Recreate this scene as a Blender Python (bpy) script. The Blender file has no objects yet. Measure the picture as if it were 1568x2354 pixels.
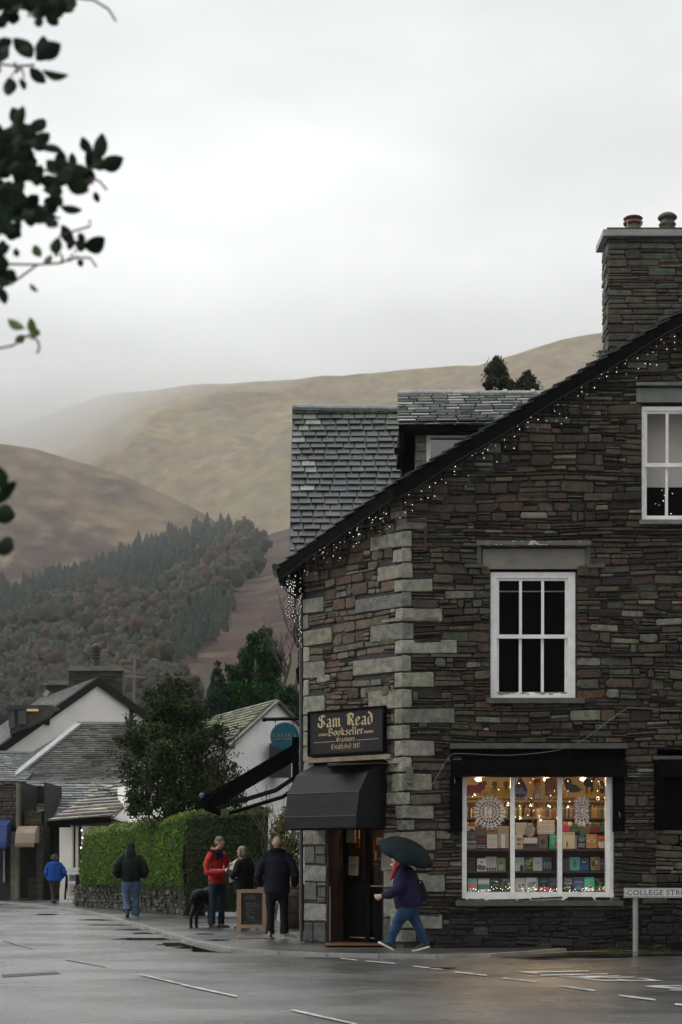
import bpy, math, random
from math import radians, sin, cos, pi, sqrt
from mathutils import Vector, Matrix, noise
R = random.Random(7)
sc = bpy.context.scene
COL = sc.collection
V = Vector

# ------------------------------------------------------------------ camera
CH = 1.42                    # eye height above the pavement
F = 4100.0                   # focal length measured on the 1568 px wide picture
cam = bpy.data.cameras.new("camera")
camo = bpy.data.objects.new("camera", cam)
COL.objects.link(camo)
camo.location = (0, 0, CH)
camo.rotation_euler = (radians(90), 0, 0)
cam.sensor_width = 36
cam.lens = F / 2353 * 36
cam.shift_y = (1972 - 1176.5) / 2353
cam.clip_start = 0.3
cam.clip_end = 20000
cam.dof.use_dof = True
cam.dof.focus_distance = 28.6
cam.dof.aperture_fstop = 2.8
sc.camera = camo

# ------------------------------------------------------------------ world
world = bpy.data.worlds.new("World")
sc.world = world
world.use_nodes = True
wn, wl = world.node_tree.nodes, world.node_tree.links
wn.clear()
def wnode(t, **k):
    n = wn.new(t)
    for a, b in k.items(): setattr(n, a, b)
    return n
sky = wnode('ShaderNodeTexSky', sky_type='NISHITA', sun_disc=False)
SUN_AZ, SUN_EL = radians(262), radians(38)
sky.sun_elevation = SUN_EL
sky.sun_rotation = SUN_AZ
tc = wnode('ShaderNodeTexCoord')
sep = wnode('ShaderNodeSeparateXYZ'); wl.new(tc.outputs['Generated'], sep.inputs[0])
mp = wnode('ShaderNodeMapping'); mp.inputs['Scale'].default_value = (1, 1, 2.6)
mp.inputs['Location'].default_value = (.35, .1, .62)
wl.new(tc.outputs['Generated'], mp.inputs[0])
nz = wnode('ShaderNodeTexNoise'); nz.inputs['Scale'].default_value = 4.2
nz.inputs['Detail'].default_value = 4; nz.inputs['Roughness'].default_value = .45
wl.new(mp.outputs[0], nz.inputs['Vector'])
ramp = wnode('ShaderNodeValToRGB')
e = ramp.color_ramp.elements
e[0].position = 0.0; e[0].color = (.56, .56, .545, 1)
e[1].position = 1.0; e[1].color = (1.95, 1.98, 1.98, 1)
for p, c in ((.20, (.62, .625, .61)), (.27, (.66, .67, .66)), (.315, (.80, .81, .80)), (.35, (.82, .83, .82)), (.43, (.72, .74, .735)), (.6, (1.30, 1.33, 1.33)), (.8, (1.75, 1.78, 1.78))):
    q = e.new(p); q.color = (*c, 1)
wl.new(sep.outputs['Z'], ramp.inputs[0])
nm = wnode('ShaderNodeMapRange'); nm.inputs['From Min'].default_value = .36; nm.inputs['From Max'].default_value = .66
nm.inputs['To Min'].default_value = .86; nm.inputs['To Max'].default_value = 1.10
wl.new(nz.outputs[0], nm.inputs[0])
mul = wnode('ShaderNodeVectorMath', operation='SCALE')
wl.new(ramp.outputs[0], mul.inputs[0]); wl.new(nm.outputs[0], mul.inputs['Scale'])
mul2 = wnode('ShaderNodeVectorMath', operation='SCALE'); mul2.inputs['Scale'].default_value = 10.6
wl.new(mul.outputs[0], mul2.inputs[0])
# the cloud is thin and bright ahead, thicker and darker behind the viewer
def wmath(op, a, b=None, clamp=False):
    q = wnode('ShaderNodeMath', operation=op); q.use_clamp = clamp
    for i, x in enumerate((a, b)):
        if x is None: continue
        if isinstance(x, (int, float)): q.inputs[i].default_value = x
        else: wl.new(x, q.inputs[i])
    return q.outputs[0]
back = wnode('ShaderNodeMapRange'); back.interpolation_type = 'SMOOTHSTEP'
back.inputs['From Min'].default_value = -.75; back.inputs['From Max'].default_value = .45; back.inputs['To Min'].default_value = .72; back.inputs['To Max'].default_value = 1.0
side = wmath('ADD', sep.outputs['Y'], wmath('MULTIPLY', sep.outputs['X'], -.55)); wl.new(side, back.inputs[0])
gd = V((600 - 784, F, 1972 - 660)).normalized()
dt = wnode('ShaderNodeVectorMath', operation='DOT_PRODUCT'); dt.inputs[1].default_value = gd; wl.new(tc.outputs['Generated'], dt.inputs[0])
gl = wnode('ShaderNodeMapRange'); gl.interpolation_type = 'SMOOTHSTEP'; gl.inputs['From Min'].default_value = .972; gl.inputs['From Max'].default_value = 1.0; gl.inputs['To Min'].default_value = 0; gl.inputs['To Max'].default_value = .11
wl.new(dt.outputs['Value'], gl.inputs[0])
fac = wmath('MULTIPLY', wmath('ADD', gl.outputs[0], 1.0), back.outputs[0])
mul3 = wnode('ShaderNodeVectorMath', operation='SCALE'); wl.new(mul2.outputs[0], mul3.inputs[0]); wl.new(fac, mul3.inputs['Scale'])
mix = wnode('ShaderNodeMix', data_type='RGBA'); mix.inputs['Factor'].default_value = .97
wl.new(sky.outputs[0], mix.inputs[6]); wl.new(mul3.outputs[0], mix.inputs[7])
bg = wnode('ShaderNodeBackground'); bg.inputs['Strength'].default_value = .105
wl.new(mix.outputs[2], bg.inputs[0])
wo = wnode('ShaderNodeOutputWorld'); wl.new(bg.outputs[0], wo.inputs[0])

sun = bpy.data.lights.new("sun", 'SUN')
sun.energy = 1.1; sun.angle = radians(25); sun.color = (1, .97, .92)
suno = bpy.data.objects.new("sun", sun); COL.objects.link(suno)
sd = V((sin(SUN_AZ) * cos(SUN_EL), cos(SUN_AZ) * cos(SUN_EL), sin(SUN_EL)))
suno.rotation_euler = sd.to_track_quat('Z', 'Y').to_euler()
suno.location = (-20, -20, 40)
sc.view_settings.view_transform = 'Standard'
sc.view_settings.look = 'None'
sc.view_settings.exposure = 0
sc.view_settings.gamma = 1
sc.cycles.volume_bounces = 2
sc.cycles.max_bounces = 8
sc.cycles.transparent_max_bounces = 12

# ------------------------------------------------------------------ helpers
def P(x, y, Y):              # picture point (1568 x 2353) at depth Y
    return V(((x - 784) * Y / F, Y, CH + (1972 - y) * Y / F))
def G(x, y, z=0.0):          # picture point on level z
    Y = F * (CH - z) / (y - 1972)
    return V(((x - 784) * Y / F, Y, z))
WY = 28.3
def wx(x): return (x - 784) * WY / F
def wz(y): return CH + (1972 - y) * WY / F

MATS = {}
def M(name, col=(.5, .5, .5), rough=.6, col2=None, ns=6, bump=.0, bs=40, spec=.5, metal=0, attr=False, emit=0, sheen=0, stretch=None, nmix=(.35, .65), trans=0):
    if name in MATS: return MATS[name]
    m = bpy.data.materials.new(name); m.use_nodes = True
    n, l = m.node_tree.nodes, m.node_tree.links
    b = n['Principled BSDF']
    b.inputs['Roughness'].default_value = rough
    b.inputs['Specular IOR Level'].default_value = spec
    b.inputs['Metallic'].default_value = metal
    if trans: b.inputs['Transmission Weight'].default_value = trans
    t = n.new('ShaderNodeTexCoord'); mpn = n.new('ShaderNodeMapping')
    l.new(t.outputs['Object'], mpn.inputs[0])
    if stretch: mpn.inputs['Scale'].default_value = stretch
    src = None
    if col2 is not None:
        a = n.new('ShaderNodeTexNoise'); a.inputs['Scale'].default_value = ns; a.inputs['Detail'].default_value = 6
        l.new(mpn.outputs[0], a.inputs['Vector'])
        mr = n.new('ShaderNodeMapRange'); mr.inputs['From Min'].default_value = nmix[0]; mr.inputs['From Max'].default_value = nmix[1]
        l.new(a.outputs[0], mr.inputs[0])
        mx = n.new('ShaderNodeMix'); mx.data_type = 'RGBA'
        mx.inputs[6].default_value = (*col, 1); mx.inputs[7].default_value = (*col2, 1)
        l.new(mr.outputs[0], mx.inputs['Factor']); src = mx.outputs[2]
    if attr:
        at = n.new('ShaderNodeVertexColor'); at.layer_name = 'Col'
        if src is not None:
            mm = n.new('ShaderNodeMix'); mm.data_type = 'RGBA'; mm.blend_type = 'MULTIPLY'; mm.inputs['Factor'].default_value = 1
            l.new(at.outputs[0], mm.inputs[6]); l.new(src, mm.inputs[7]); src = mm.outputs[2]
        else: src = at.outputs[0]
    if src is not None: l.new(src, b.inputs['Base Color'])
    else: b.inputs['Base Color'].default_value = (*col, 1)
    if emit:
        if src is not None: l.new(src, b.inputs['Emission Color'])
        else: b.inputs['Emission Color'].default_value = (*col, 1)
        b.inputs['Emission Strength'].default_value = emit
    if bump:
        c = n.new('ShaderNodeTexNoise'); c.inputs['Scale'].default_value = bs; c.inputs['Detail'].default_value = 5
        l.new(mpn.outputs[0], c.inputs['Vector'])
        bn = n.new('ShaderNodeBump'); bn.inputs['Strength'].default_value = min(1, bump); bn.inputs['Distance'].default_value = .02
        l.new(c.outputs[0], bn.inputs['Height']); l.new(bn.outputs[0], b.inputs['Normal'])
    MATS[name] = m
    return m
def glass_mat(name, refl=.05, tint=(1, 1, 1), rough=.02):
    if name in MATS: return MATS[name]
    m = bpy.data.materials.new(name); m.use_nodes = True
    n, l = m.node_tree.nodes, m.node_tree.links
    n.remove(n['Principled BSDF'])
    t = n.new('ShaderNodeBsdfTransparent'); t.inputs[0].default_value = (*tint, 1)
    g = n.new('ShaderNodeBsdfGlossy'); g.inputs['Roughness'].default_value = rough
    f = n.new('ShaderNodeMixShader'); f.inputs[0].default_value = refl
    l.new(t.outputs[0], f.inputs[1]); l.new(g.outputs[0], f.inputs[2])
    l.new(f.outputs[0], n['Material Output'].inputs[0])
    MATS[name] = m
    return m

WLOC = {}
def props(o, label=None, cat=None, group=None, kind=None):
    if label: o['label'] = label
    if cat: o['category'] = cat
    if group: o['group'] = group
    if kind: o['kind'] = kind
    return o
def thing(name, label, cat, loc=(0, 0, 0), group=None):
    o = bpy.data.objects.new(name, None); COL.objects.link(o)
    o.location = loc; WLOC[o] = V(loc); o.empty_display_size = .1
    return props(o, label, cat, group)

class MB:
    def __init__(s): s.v, s.f, s.c, s.m, s.sm = [], [], [], [], False
    def face(s, idx, col=None, mi=0): s.f.append(tuple(idx)); s.c.append(col); s.m.append(mi)
    def poly(s, pts, col=None, mi=0):
        k = len(s.v); s.v += [tuple(p) for p in pts]; s.face(range(k, k + len(pts)), col, mi)
    def hexa(s, p, col=None, mi=0):      # 8 points: bottom 4 ccw, top 4 ccw
        k = len(s.v); s.v += [tuple(q) for q in p]
        for f in ((3, 2, 1, 0), (4, 5, 6, 7), (0, 1, 5, 4), (1, 2, 6, 5), (2, 3, 7, 6), (3, 0, 4, 7)):
            s.face([k + i for i in f], col, mi)
    def box(s, a, b, col=None, mi=0, fr=None):
        x0, y0, z0 = a; x1, y1, z1 = b
        p = [(x0, y0, z0), (x1, y0, z0), (x1, y1, z0), (x0, y1, z0), (x0, y0, z1), (x1, y0, z1), (x1, y1, z1), (x0, y1, z1)]
        if fr: p = [fr(*q) for q in p]
        s.hexa(p, col, mi)
    def prism(s, pts, d, col=None, mi=0):   # planar polygon extruded by vector d
        n = len(pts); k = len(s.v)
        s.v += [tuple(p) for p in pts] + [tuple(V(p) + V(d)) for p in pts]
        s.face(range(k, k + n), col, mi); s.face([k + n + i for i in reversed(range(n))], col, mi)
        for i in range(n):
            j = (i + 1) % n; s.face((k + i, k + n + i, k + n + j, k + j), col, mi)
    def tube(s, pts, r, n=8, col=None, mi=0, side=None, cap=True, rnd=False):
        pts = [V(p) for p in pts]; m = len(pts)
        if not isinstance(r, (list, tuple)) or (isinstance(r, tuple)): r = [r] * m
        r = [(q, q) if not isinstance(q, (tuple, list)) else q for q in r]
        if rnd and m > 1:
            d0 = (pts[0] - pts[1]).normalized(); d1 = (pts[-1] - pts[-2]).normalized()
            a, b = r[0], r[-1]; ha, hb = min(a), min(b)
            pre = [(pts[0] + d0 * ha * sin(t), (a[0] * cos(t), a[1] * cos(t))) for t in (1.4, 1.0, .5)]
            post = [(pts[-1] + d1 * hb * sin(t), (b[0] * cos(t), b[1] * cos(t))) for t in (.5, 1.0, 1.4)]
            pts = [q[0] for q in pre] + pts + [q[0] for q in post]
            r = [q[1] for q in pre] + r + [q[1] for q in post]; m = len(pts)
        k = len(s.v); ref = V(side) if side is not None else None; prev = None
        for i, p in enumerate(pts):
            t = (pts[min(i + 1, m - 1)] - pts[max(i - 1, 0)])
            t = t.normalized() if t.length > 1e-9 else V((0, 0, 1))
            if ref is not None: u = ref - t * ref.dot(t)
            elif prev is not None: u = prev - t * prev.dot(t)
            else: u = V((1, 0, 0)) - t * t.x if abs(t.x) < .9 else V((0, 1, 0)) - t * t.y
            if u.length < 1e-6: u = t.orthogonal()
            u.normalize(); prev = u; w = t.cross(u)
            for j in range(n):
                a = 2 * pi * j / n
                s.v.append(tuple(p + u * cos(a) * r[i][0] + w * sin(a) * r[i][1]))
        for i in range(m - 1):
            for j in range(n):
                s.face((k + i * n + j, k + i * n + (j + 1) % n, k + (i + 1) * n + (j + 1) % n, k + (i + 1) * n + j), col, mi)
        if cap:
            s.face([k + j for j in reversed(range(n))], col, mi); s.face([k + (m - 1) * n + j for j in range(n)], col, mi)
    def ball(s, c, r, n=12, m=8, col=None, mi=0, mat=None):
        c = V(c); r = V(r) if hasattr(r, '__len__') else V((r, r, r)); k = len(s.v)
        for i in range(1, m):
            for j in range(n):
                a, b = pi * i / m, 2 * pi * j / n
                q = V((sin(a) * cos(b) * r.x, sin(a) * sin(b) * r.y, cos(a) * r.z))
                if mat: q = mat @ q
                s.v.append(tuple(c + q))
        t = V((0, 0, r.z)); t = mat @ t if mat else t
        s.v.append(tuple(c + t)); s.v.append(tuple(c - t)); T, Bq = len(s.v) - 2, len(s.v) - 1
        for j in range(n):
            s.face((T, k + j, k + (j + 1) % n), col, mi)
            s.face((Bq, k + (m - 2) * n + (j + 1) % n, k + (m - 2) * n + j), col, mi)
            for i in range(m - 2):
                s.face((k + i * n + j, k + (i + 1) * n + j, k + (i + 1) * n + (j + 1) % n, k + i * n + (j + 1) % n), col, mi)
    def lathe(s, c, prof, n=20, col=None, mi=0):
        c = V(c); k = len(s.v)
        for (r, z) in prof:
            for j in range(n):
                a = 2 * pi * j / n; s.v.append((c.x + r * cos(a), c.y + r * sin(a), c.z + z))
        for i in range(len(prof) - 1):
            for j in range(n):
                s.face((k + i * n + j, k + i * n + (j + 1) % n, k + (i + 1) * n + (j + 1) % n, k + (i + 1) * n + j), col, mi)
        s.face([k + j for j in reversed(range(n))], col, mi); s.face([k + (len(prof) - 1) * n + j for j in range(n)], col, mi)
    def obj(s, name, mats, parent=None, loc=None, smooth=None, mesh=None):
        base = WLOC[parent] if parent is not None else V(loc or (0, 0, 0))
        me = bpy.data.meshes.new(name)
        me.from_pydata([(x - base.x, y - base.y, z - base.z) for x, y, z in s.v], [], s.f)
        if not isinstance(mats, (list, tuple)): mats = [mats]
        for m in mats: me.materials.append(m)
        if any(s.m): me.polygons.foreach_set('material_index', s.m)
        if any(c is not None for c in s.c):
            ca = me.color_attributes.new('Col', 'FLOAT_COLOR', 'CORNER')
            out = []
            for p, c in zip(s.f, s.c):
                c = c or (1, 1, 1); out += [c[0], c[1], c[2], 1.0] * len(p)
            ca.data.foreach_set('color', out)
        if smooth or (smooth is None and s.sm): me.polygons.foreach_set('use_smooth', [True] * len(s.f))
        me.update()
        o = bpy.data.objects.new(name, me); COL.objects.link(o)
        if parent is not None: o.parent = parent; WLOC[o] = base
        else: o.location = base; WLOC[o] = base
        return o
def copy_tree(o, d, parent=None):
    c = o.copy(); COL.objects.link(c); c.parent = parent
    if parent is None: c.location = o.location + V(d); WLOC[c] = c.location.copy()
    for ch in o.children: copy_tree(ch, (0, 0, 0), c)
    return c
def jit(c, a=.12, r=R):
    k = 1 + r.uniform(-a, a); return tuple(max(0, x * k * (1 + r.uniform(-a, a) * .35)) for x in c)
def fbm(x, y, z=0, o=4): return noise.fractal(V((x, y, z)), 1.0, 2.0, o)
def interp(tab, x):
    if x <= tab[0][0]: return tab[0][1]
    for (a, b), (c, d) in zip(tab, tab[1:]):
        if x <= c: return b + (d - b) * (x - a) / (c - a)
    return tab[-1][1]

# text as real flat lettering, built from Blender's built-in face
_tx = {}
def text_geo(s):
    if s in _tx: return _tx[s]
    cu = bpy.data.curves.new('t', 'FONT'); cu.body = s; cu.size = 1; cu.resolution_u = 2
    o = bpy.data.objects.new('t', cu); me = o.to_mesh()
    vs = [(v.co.x, v.co.y) for v in me.vertices]; fs = [tuple(p.vertices) for p in me.polygons]
    o.to_mesh_clear(); bpy.data.objects.remove(o); bpy.data.curves.remove(cu)
    x0 = min(v[0] for v in vs); x1 = max(v[0] for v in vs); y0 = min(v[1] for v in vs); y1 = max(v[1] for v in vs)
    _tx[s] = ([((x - x0), (y - y0)) for x, y in vs], fs, x1 - x0, y1 - y0)
    return _tx[s]
def put_text(mb, s, u, z, w, h, fr, out=.003, col=None, mi=0, thick=0):
    """text filling the box w x h whose lower left corner is (u, z) in frame fr(u, out, z)"""
    vs, fs, W, H = text_geo(s); k = len(mb.v)
    if w is None: w = W / H * h
    mb.v += [tuple(fr(u + x / W * w, out, z + y / H * h)) for x, y in vs]
    for f in fs: mb.face([k + i for i in f], col, mi)

# broad-nib black letter
BL = {
 'S': (1.0, [[(.9, 1.28), (.55, 1.5), (.15, 1.3), (.2, 1.0), (.75, .68), (.88, .32), (.5, 0), (.02, .2)], [(.5, 1.45), (.5, .05)], [(.0, .55), (.12, .15)]]),
 'R': (1.05, [[(.0, 1.3), (.2, 1.45), (.2, .15), (.0, 0)], [(.1, 1.4), (.55, 1.5), (.9, 1.25), (.8, .9), (.4, .78)], [(.42, 1.4), (.42, .1)], [(.5, .8), (.75, .5), (.8, .12), (1.0, 0)]]),
 'B': (1.0, [[(.0, 1.3), (.2, 1.45), (.2, .1)], [(.05, 1.4), (.55, 1.5), (.8, 1.25), (.7, .9), (.4, .8)], [(.4, .78), (.9, .62), (.92, .25), (.55, 0), (.0, .06)], [(.0, .06), (.6, .02)]]),
 'G': (1.0, [[(.85, 1.35), (.5, 1.5), (.1, 1.1), (.1, .4), (.45, 0), (.85, .25), (.85, .75), (.6, .7)], [(.45, 1.4), (.45, .1)]]),
 'E': (.9, [[(.8, 1.3), (.45, 1.5), (.08, 1.2), (.2, .85), (.6, .8)], [(.2, .8), (.05, .4), (.35, 0), (.8, .2)], [(.4, 1.4), (.4, .1)]]),
 'a': (.72, [[(.08, .88), (.4, 1), (.52, .85), (.52, .14), (.68, 0)], [(.5, .58), (.14, .45), (.12, .15), (.3, .02), (.52, .2)]]),
 'm': (1.12, [[(.0, .85), (.12, 1), (.12, .12), (.24, .0)], [(.14, .82), (.38, 1), (.5, .85), (.5, .12), (.6, .0)], [(.52, .82), (.75, 1), (.88, .85), (.88, .12), (1.02, .0)]]),
 'e': (.62, [[(.5, .62), (.5, .85), (.3, 1), (.1, .85), (.1, .18), (.28, 0), (.55, .18)], [(.12, .48), (.5, .62)]]),
 'd': (.7, [[(.12, 1.5), (.5, 1.15), (.55, .8), (.55, .2), (.3, 0), (.1, .18), (.1, .8), (.3, 1), (.5, .9)]]),
 'o': (.66, [[(.3, 1), (.08, .82), (.08, .18), (.3, 0), (.54, .2), (.54, .82), (.3, 1)]]),
 'k': (.7, [[(.0, 1.4), (.14, 1.5), (.14, .12), (.26, 0)], [(.16, .7), (.4, 1), (.55, .85), (.3, .58), (.5, .12), (.65, 0)]]),
 's': (.6, [[(.5, .9), (.28, 1), (.1, .8), (.48, .45), (.48, .15), (.25, 0), (.04, .12)]]),
 'l': (.34, [[(.02, 1.4), (.14, 1.5), (.14, .12), (.28, 0)]]),
 'r': (.52, [[(.0, .85), (.12, 1), (.12, .12), (.24, .0)], [(.16, .8), (.36, 1), (.5, .86)]]),
 't': (.42, [[(.14, 1.3), (.14, .14), (.3, 0)], [(.0, 1), (.36, 1)]]),
 'b': (.68, [[(.0, 1.4), (.12, 1.5), (.12, .2), (.3, 0), (.54, .2), (.54, .8), (.34, 1), (.14, .8)]]),
 'i': (.34, [[(.0, .86), (.14, 1), (.14, .12), (.28, 0)], [(.1, 1.3), (.2, 1.38)]]),
 'h': (.7, [[(.0, 1.4), (.12, 1.5), (.12, .12), (.0, 0)], [(.14, .8), (.38, 1), (.52, .85), (.52, .2), (.34, -.15)]]),
 '1': (.36, [[(.04, 1.2), (.16, 1.35), (.16, .0)]]),
 '8': (.66, [[(.3, 1.35), (.1, 1.1), (.5, .6), (.5, .2), (.28, 0), (.08, .25), (.5, .95), (.5, 1.2), (.3, 1.35)]]),
 '7': (.6, [[(.02, 1.2), (.1, 1.32), (.52, 1.32), (.25, .6), (.2, .0)]]),
 ' ': (.5, [])}
def bl_width(s): return sum(BL[c][0] + .12 for c in s) - .12
def black_letter(mb, s, uc, z, h, fr, out, w=None, nib=.2, col=None):
    """x-height h, centred on uc, optional total width w"""
    sx = (w / bl_width(s)) if w else h
    u = uc - bl_width(s) * sx / 2
    na = radians(38); nx, ny = cos(na) * nib / 2, sin(na) * nib / 2
    q = 0
    for ch in s:
        adv, strokes = BL[ch]
        for st in strokes:
            for a, b in zip(st, st[1:]):
                pts = [(a[0] - nx, a[1] - ny), (a[0] + nx, a[1] + ny), (b[0] + nx, b[1] + ny), (b[0] - nx, b[1] - ny)]
                q += 1
                area = sum(pts[i][0] * pts[(i + 1) % 4][1] - pts[(i + 1) % 4][0] * pts[i][1] for i in range(4))
                if abs(area) < .03:
                    hx, hy = .02, -.03
                    pts = [(a[0] - nx, a[1] - ny - .03), (a[0] - nx, a[1] - ny + .03), (b[0] + nx, b[1] + ny + .03), (b[0] + nx, b[1] + ny - .03)]
                o = out + (q % 7) * .0004
                mb.poly([fr(u + p[0] * sx, o, z + p[1] * h) for p in pts], col)
        u += (adv + .12) * sx

# ------------------------------------------------------------------ stone, slate
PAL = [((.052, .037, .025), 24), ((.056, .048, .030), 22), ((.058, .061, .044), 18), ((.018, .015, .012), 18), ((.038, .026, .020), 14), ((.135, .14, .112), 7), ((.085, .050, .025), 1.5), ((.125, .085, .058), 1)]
PALW = [((.084, .060, .042), 24), ((.086, .071, .048), 20), ((.092, .093, .070), 18), ((.048, .033, .026), 14), ((.15, .155, .125), 6), ((.105, .068, .036), 2), ((.13, .09, .065), 1.5)]  # splay palette: the same stones paler, side light put into the colour
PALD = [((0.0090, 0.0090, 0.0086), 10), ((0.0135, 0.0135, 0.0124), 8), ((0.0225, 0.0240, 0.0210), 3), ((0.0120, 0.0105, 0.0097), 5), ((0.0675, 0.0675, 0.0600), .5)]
def pick(pal, r):
    t = r.uniform(0, sum(w for _, w in pal))
    for c, w in pal:
        t -= w
        if t <= 0: return c
    return pal[-1][0]
def one_stone(mb, fr, u0, u1, z0, z1, d, col, r, warp=None, gap=.006, cut=.3):
    u0 += gap * r.uniform(.3, 1.2); u1 -= gap * r.uniform(.3, 1.2); z0 += gap * r.uniform(.3, 1.1); z1 -= gap * r.uniform(.3, 1.1)
    if u1 - u0 < .012 or z1 - z0 < .004: return
    w, h = u1 - u0, z1 - z0
    def cc():
        big = cut > .2 and r.random() < .25
        return min(w * .35, r.uniform(.04, cut) * h * (3 if big else 1)), min(h * .45, r.uniform(.04, cut) * h * (1.3 if big else 1))
    pts = []
    (a, b), (c, d_), (e_, f_), (g, h_) = cc(), cc(), cc(), cc()
    sl = lambda: r.uniform(0, .1) * h
    s1, s2, s3, s4 = sl(), sl(), sl(), sl()
    pts = [(u0 + a, z0 + s1), (u1 - c, z0 + s2), (u1, z0 + d_), (u1 - r.uniform(0, .01), z1 - f_), (u1 - e_, z1 - s3), (u0 + g, z1 - s4), (u0 + r.uniform(0, .01), z1 - h_), (u0, z0 + b)]
    uc, zc = (u0 + u1) / 2, (z0 + z1) / 2
    ins = min(.012, h * .2)
    tilt = r.uniform(-.004, .004)
    k = len(mb.v); W = warp or (lambda u, z: z)
    for lay in range(3):
        for (u, z) in pts:
            if lay == 2:
                u += ins * (1 if u < uc else -1); z += ins * (1 if z < zc else -1) * .8
            o = (0, d - .006, d)[lay] + (tilt * (1 if z > zc else -1) if lay else 0) + (r.uniform(-.0015, .0015) if lay == 2 else 0)
            mb.v.append(tuple(fr(u, o, W(u, z))))
    n = 8
    for lay in range(2):
        for i in range(n):
            j = (i + 1) % n
            mb.face((k + lay * n + i, k + lay * n + j, k + (lay + 1) * n + j, k + (lay + 1) * n + i), col)
    mb.face([k + 2 * n + i for i in range(n)], col)
def wwarp(u, z): return z + .018 * sin(u * 1.3 + z * 2.1) + .012 * sin(u * 3.3 - z * 4.7)
def rubble(mb, fr, u0, u1, z0, z1, holes, ztop, r, pal, hs=(.05, .17), ws=(.14, .55), split=.5, palf=None, warp=wwarp, gap=.006, dep=(.012, .05)):
    z = z0
    while z < z1 - .02:
        h = r.uniform(*hs)
        if z + h > z1 - .03: h = z1 - z
        zc = z + h / 2
        iv = [(u0, u1)]
        for (a, b, c, d) in holes:
            if c < zc < d:
                nv = []
                for p, q in iv:
                    if b <= p or a >= q: nv.append((p, q)); continue
                    if a > p: nv.append((p, a))
                    if b < q: nv.append((b, q))
                iv = nv
        for p, q in iv:
            u = p
            while u < q - .01:
                w = r.uniform(*ws) * (1.0 if h > .08 else 1.25)
                if q - (u + w) < ws[0] * .8: w = q - u
                if ztop is None or ztop(u + w / 2) > z + h * .35:
                    pl = palf(u + w / 2, zc) if palf else pal
                    if h > .085 and r.random() < split:
                        n = 2 if h < .12 or r.random() < .5 else 3
                        cuts = sorted(r.uniform(.22, .78) for _ in range(n - 1)); cuts = [0] + cuts + [1]
                        for a, b in zip(cuts, cuts[1:]):
                            uu = u
                            while uu < u + w - .01:
                                w2 = r.uniform(.14, .5)
                                if u + w - uu - w2 < .1: w2 = u + w - uu
                                one_stone(mb, fr, uu, uu + w2, z + a * h, z + b * h, r.uniform(*dep), jit(pick(pl, r), .2, r), r, warp, gap)
                                uu += w2
                    else:
                        one_stone(mb, fr, u, u + w, z, z + h, r.uniform(*dep), jit(pick(pl, r), .2, r), r, warp, gap)
                u += w
        z += h
def slates(mb, A, B, C, D, rows, width, r, colf, th=.012, over=1.15, gp=.008):
    """A,B bottom left/right, C,D top right/left"""
    A, B, C, D = map(V, (A, B, C, D))
    nrm = (B - A).cross(D - A).normalized()
    if nrm.y > 0 and abs(nrm.y) > .1 or nrm.z < 0: nrm = -nrm
    mb.poly([A - nrm * .01, B - nrm * .01, C - nrm * .01, D - nrm * .01], (.02, .02, .02))
    for i in range(rows):
        v0, v1 = i / rows, min(1, (i + over) / rows)
        L0, R0 = A.lerp(D, v0), B.lerp(C, v0); L1, R1 = A.lerp(D, v1), B.lerp(C, v1)
        wd = (R0 - L0).length
        if wd < .05: continue
        x = -r.uniform(0, 1) * width
        while x < wd:
            w = width * r.uniform(.75, 1.25)
            a, b = max(0, x) / wd, min(wd, x + w) / wd
            x += w
            if b - a < .01: continue
            g = gp / wd; a += g; b -= g
            t = th * r.uniform(.7, 1.5); dz = r.uniform(-.012, .012) / max(.1, (L1 - L0).length)
            sk = r.uniform(-.006, .006)
            lo = (L1 - L0) * (dz * .6)
            p0 = L0.lerp(R0, a) + lo + nrm * (t + th * .9); p1 = L0.lerp(R0, b) + lo + (L1 - L0) * sk * 3 + nrm * (t + th * .9)
            p2 = L1.lerp(R1, b) + nrm * th * .25; p3 = L1.lerp(R1, a) + nrm * th * .25
            c = colf(r, (a + b) / 2, v0)
            k = len(mb.v)
            mb.v += [tuple(p0), tuple(p1), tuple(p2), tuple(p3), tuple(p0 - nrm * t), tuple(p1 - nrm * t), tuple(p2 - nrm * t * .5), tuple(p3 - nrm * t * .5)]
            mb.face((k, k + 1, k + 2, k + 3), c); mb.face((k + 4, k + 5, k + 1, k), c)
            mb.face((k + 5, k + 6, k + 2, k + 1), c); mb.face((k + 7, k + 4, k, k + 3), c)
def leaf_quad(mb, p, size, r, col, nrm=None, asp=.55):
    n = V((r.gauss(0, 1), r.gauss(0, 1), r.gauss(0, 1)))
    if nrm is not None: n = n * .55 + V(nrm)
    n.normalize(); t = n.orthogonal().normalized(); t = Matrix.Rotation(r.uniform(0, 6.28), 3, n) @ t; b = n.cross(t)
    p = V(p); s = size * r.uniform(.6, 1.3)
    mb.poly([p - t * s * .5, p + b * s * asp * .5 + n * s * .08, p + t * s * .5, p - b * s * asp * .5 + n * s * .08], col)
M_STONE = M('rubble_stone', (.70, .70, .70), .55, (1.35, 1.28, 1.2), ns=10, bump=.9, bs=34, attr=True, spec=.3)
M_SLATE = M('slate', (.75, .76, .78), .5, (1.25, 1.22, 1.2), ns=5, bump=.3, bs=30, attr=True, spec=.55)
M_DARK = M('dark_mortar', (.022, .021, .02), .9, (.04, .038, .035), ns=20)
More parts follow.
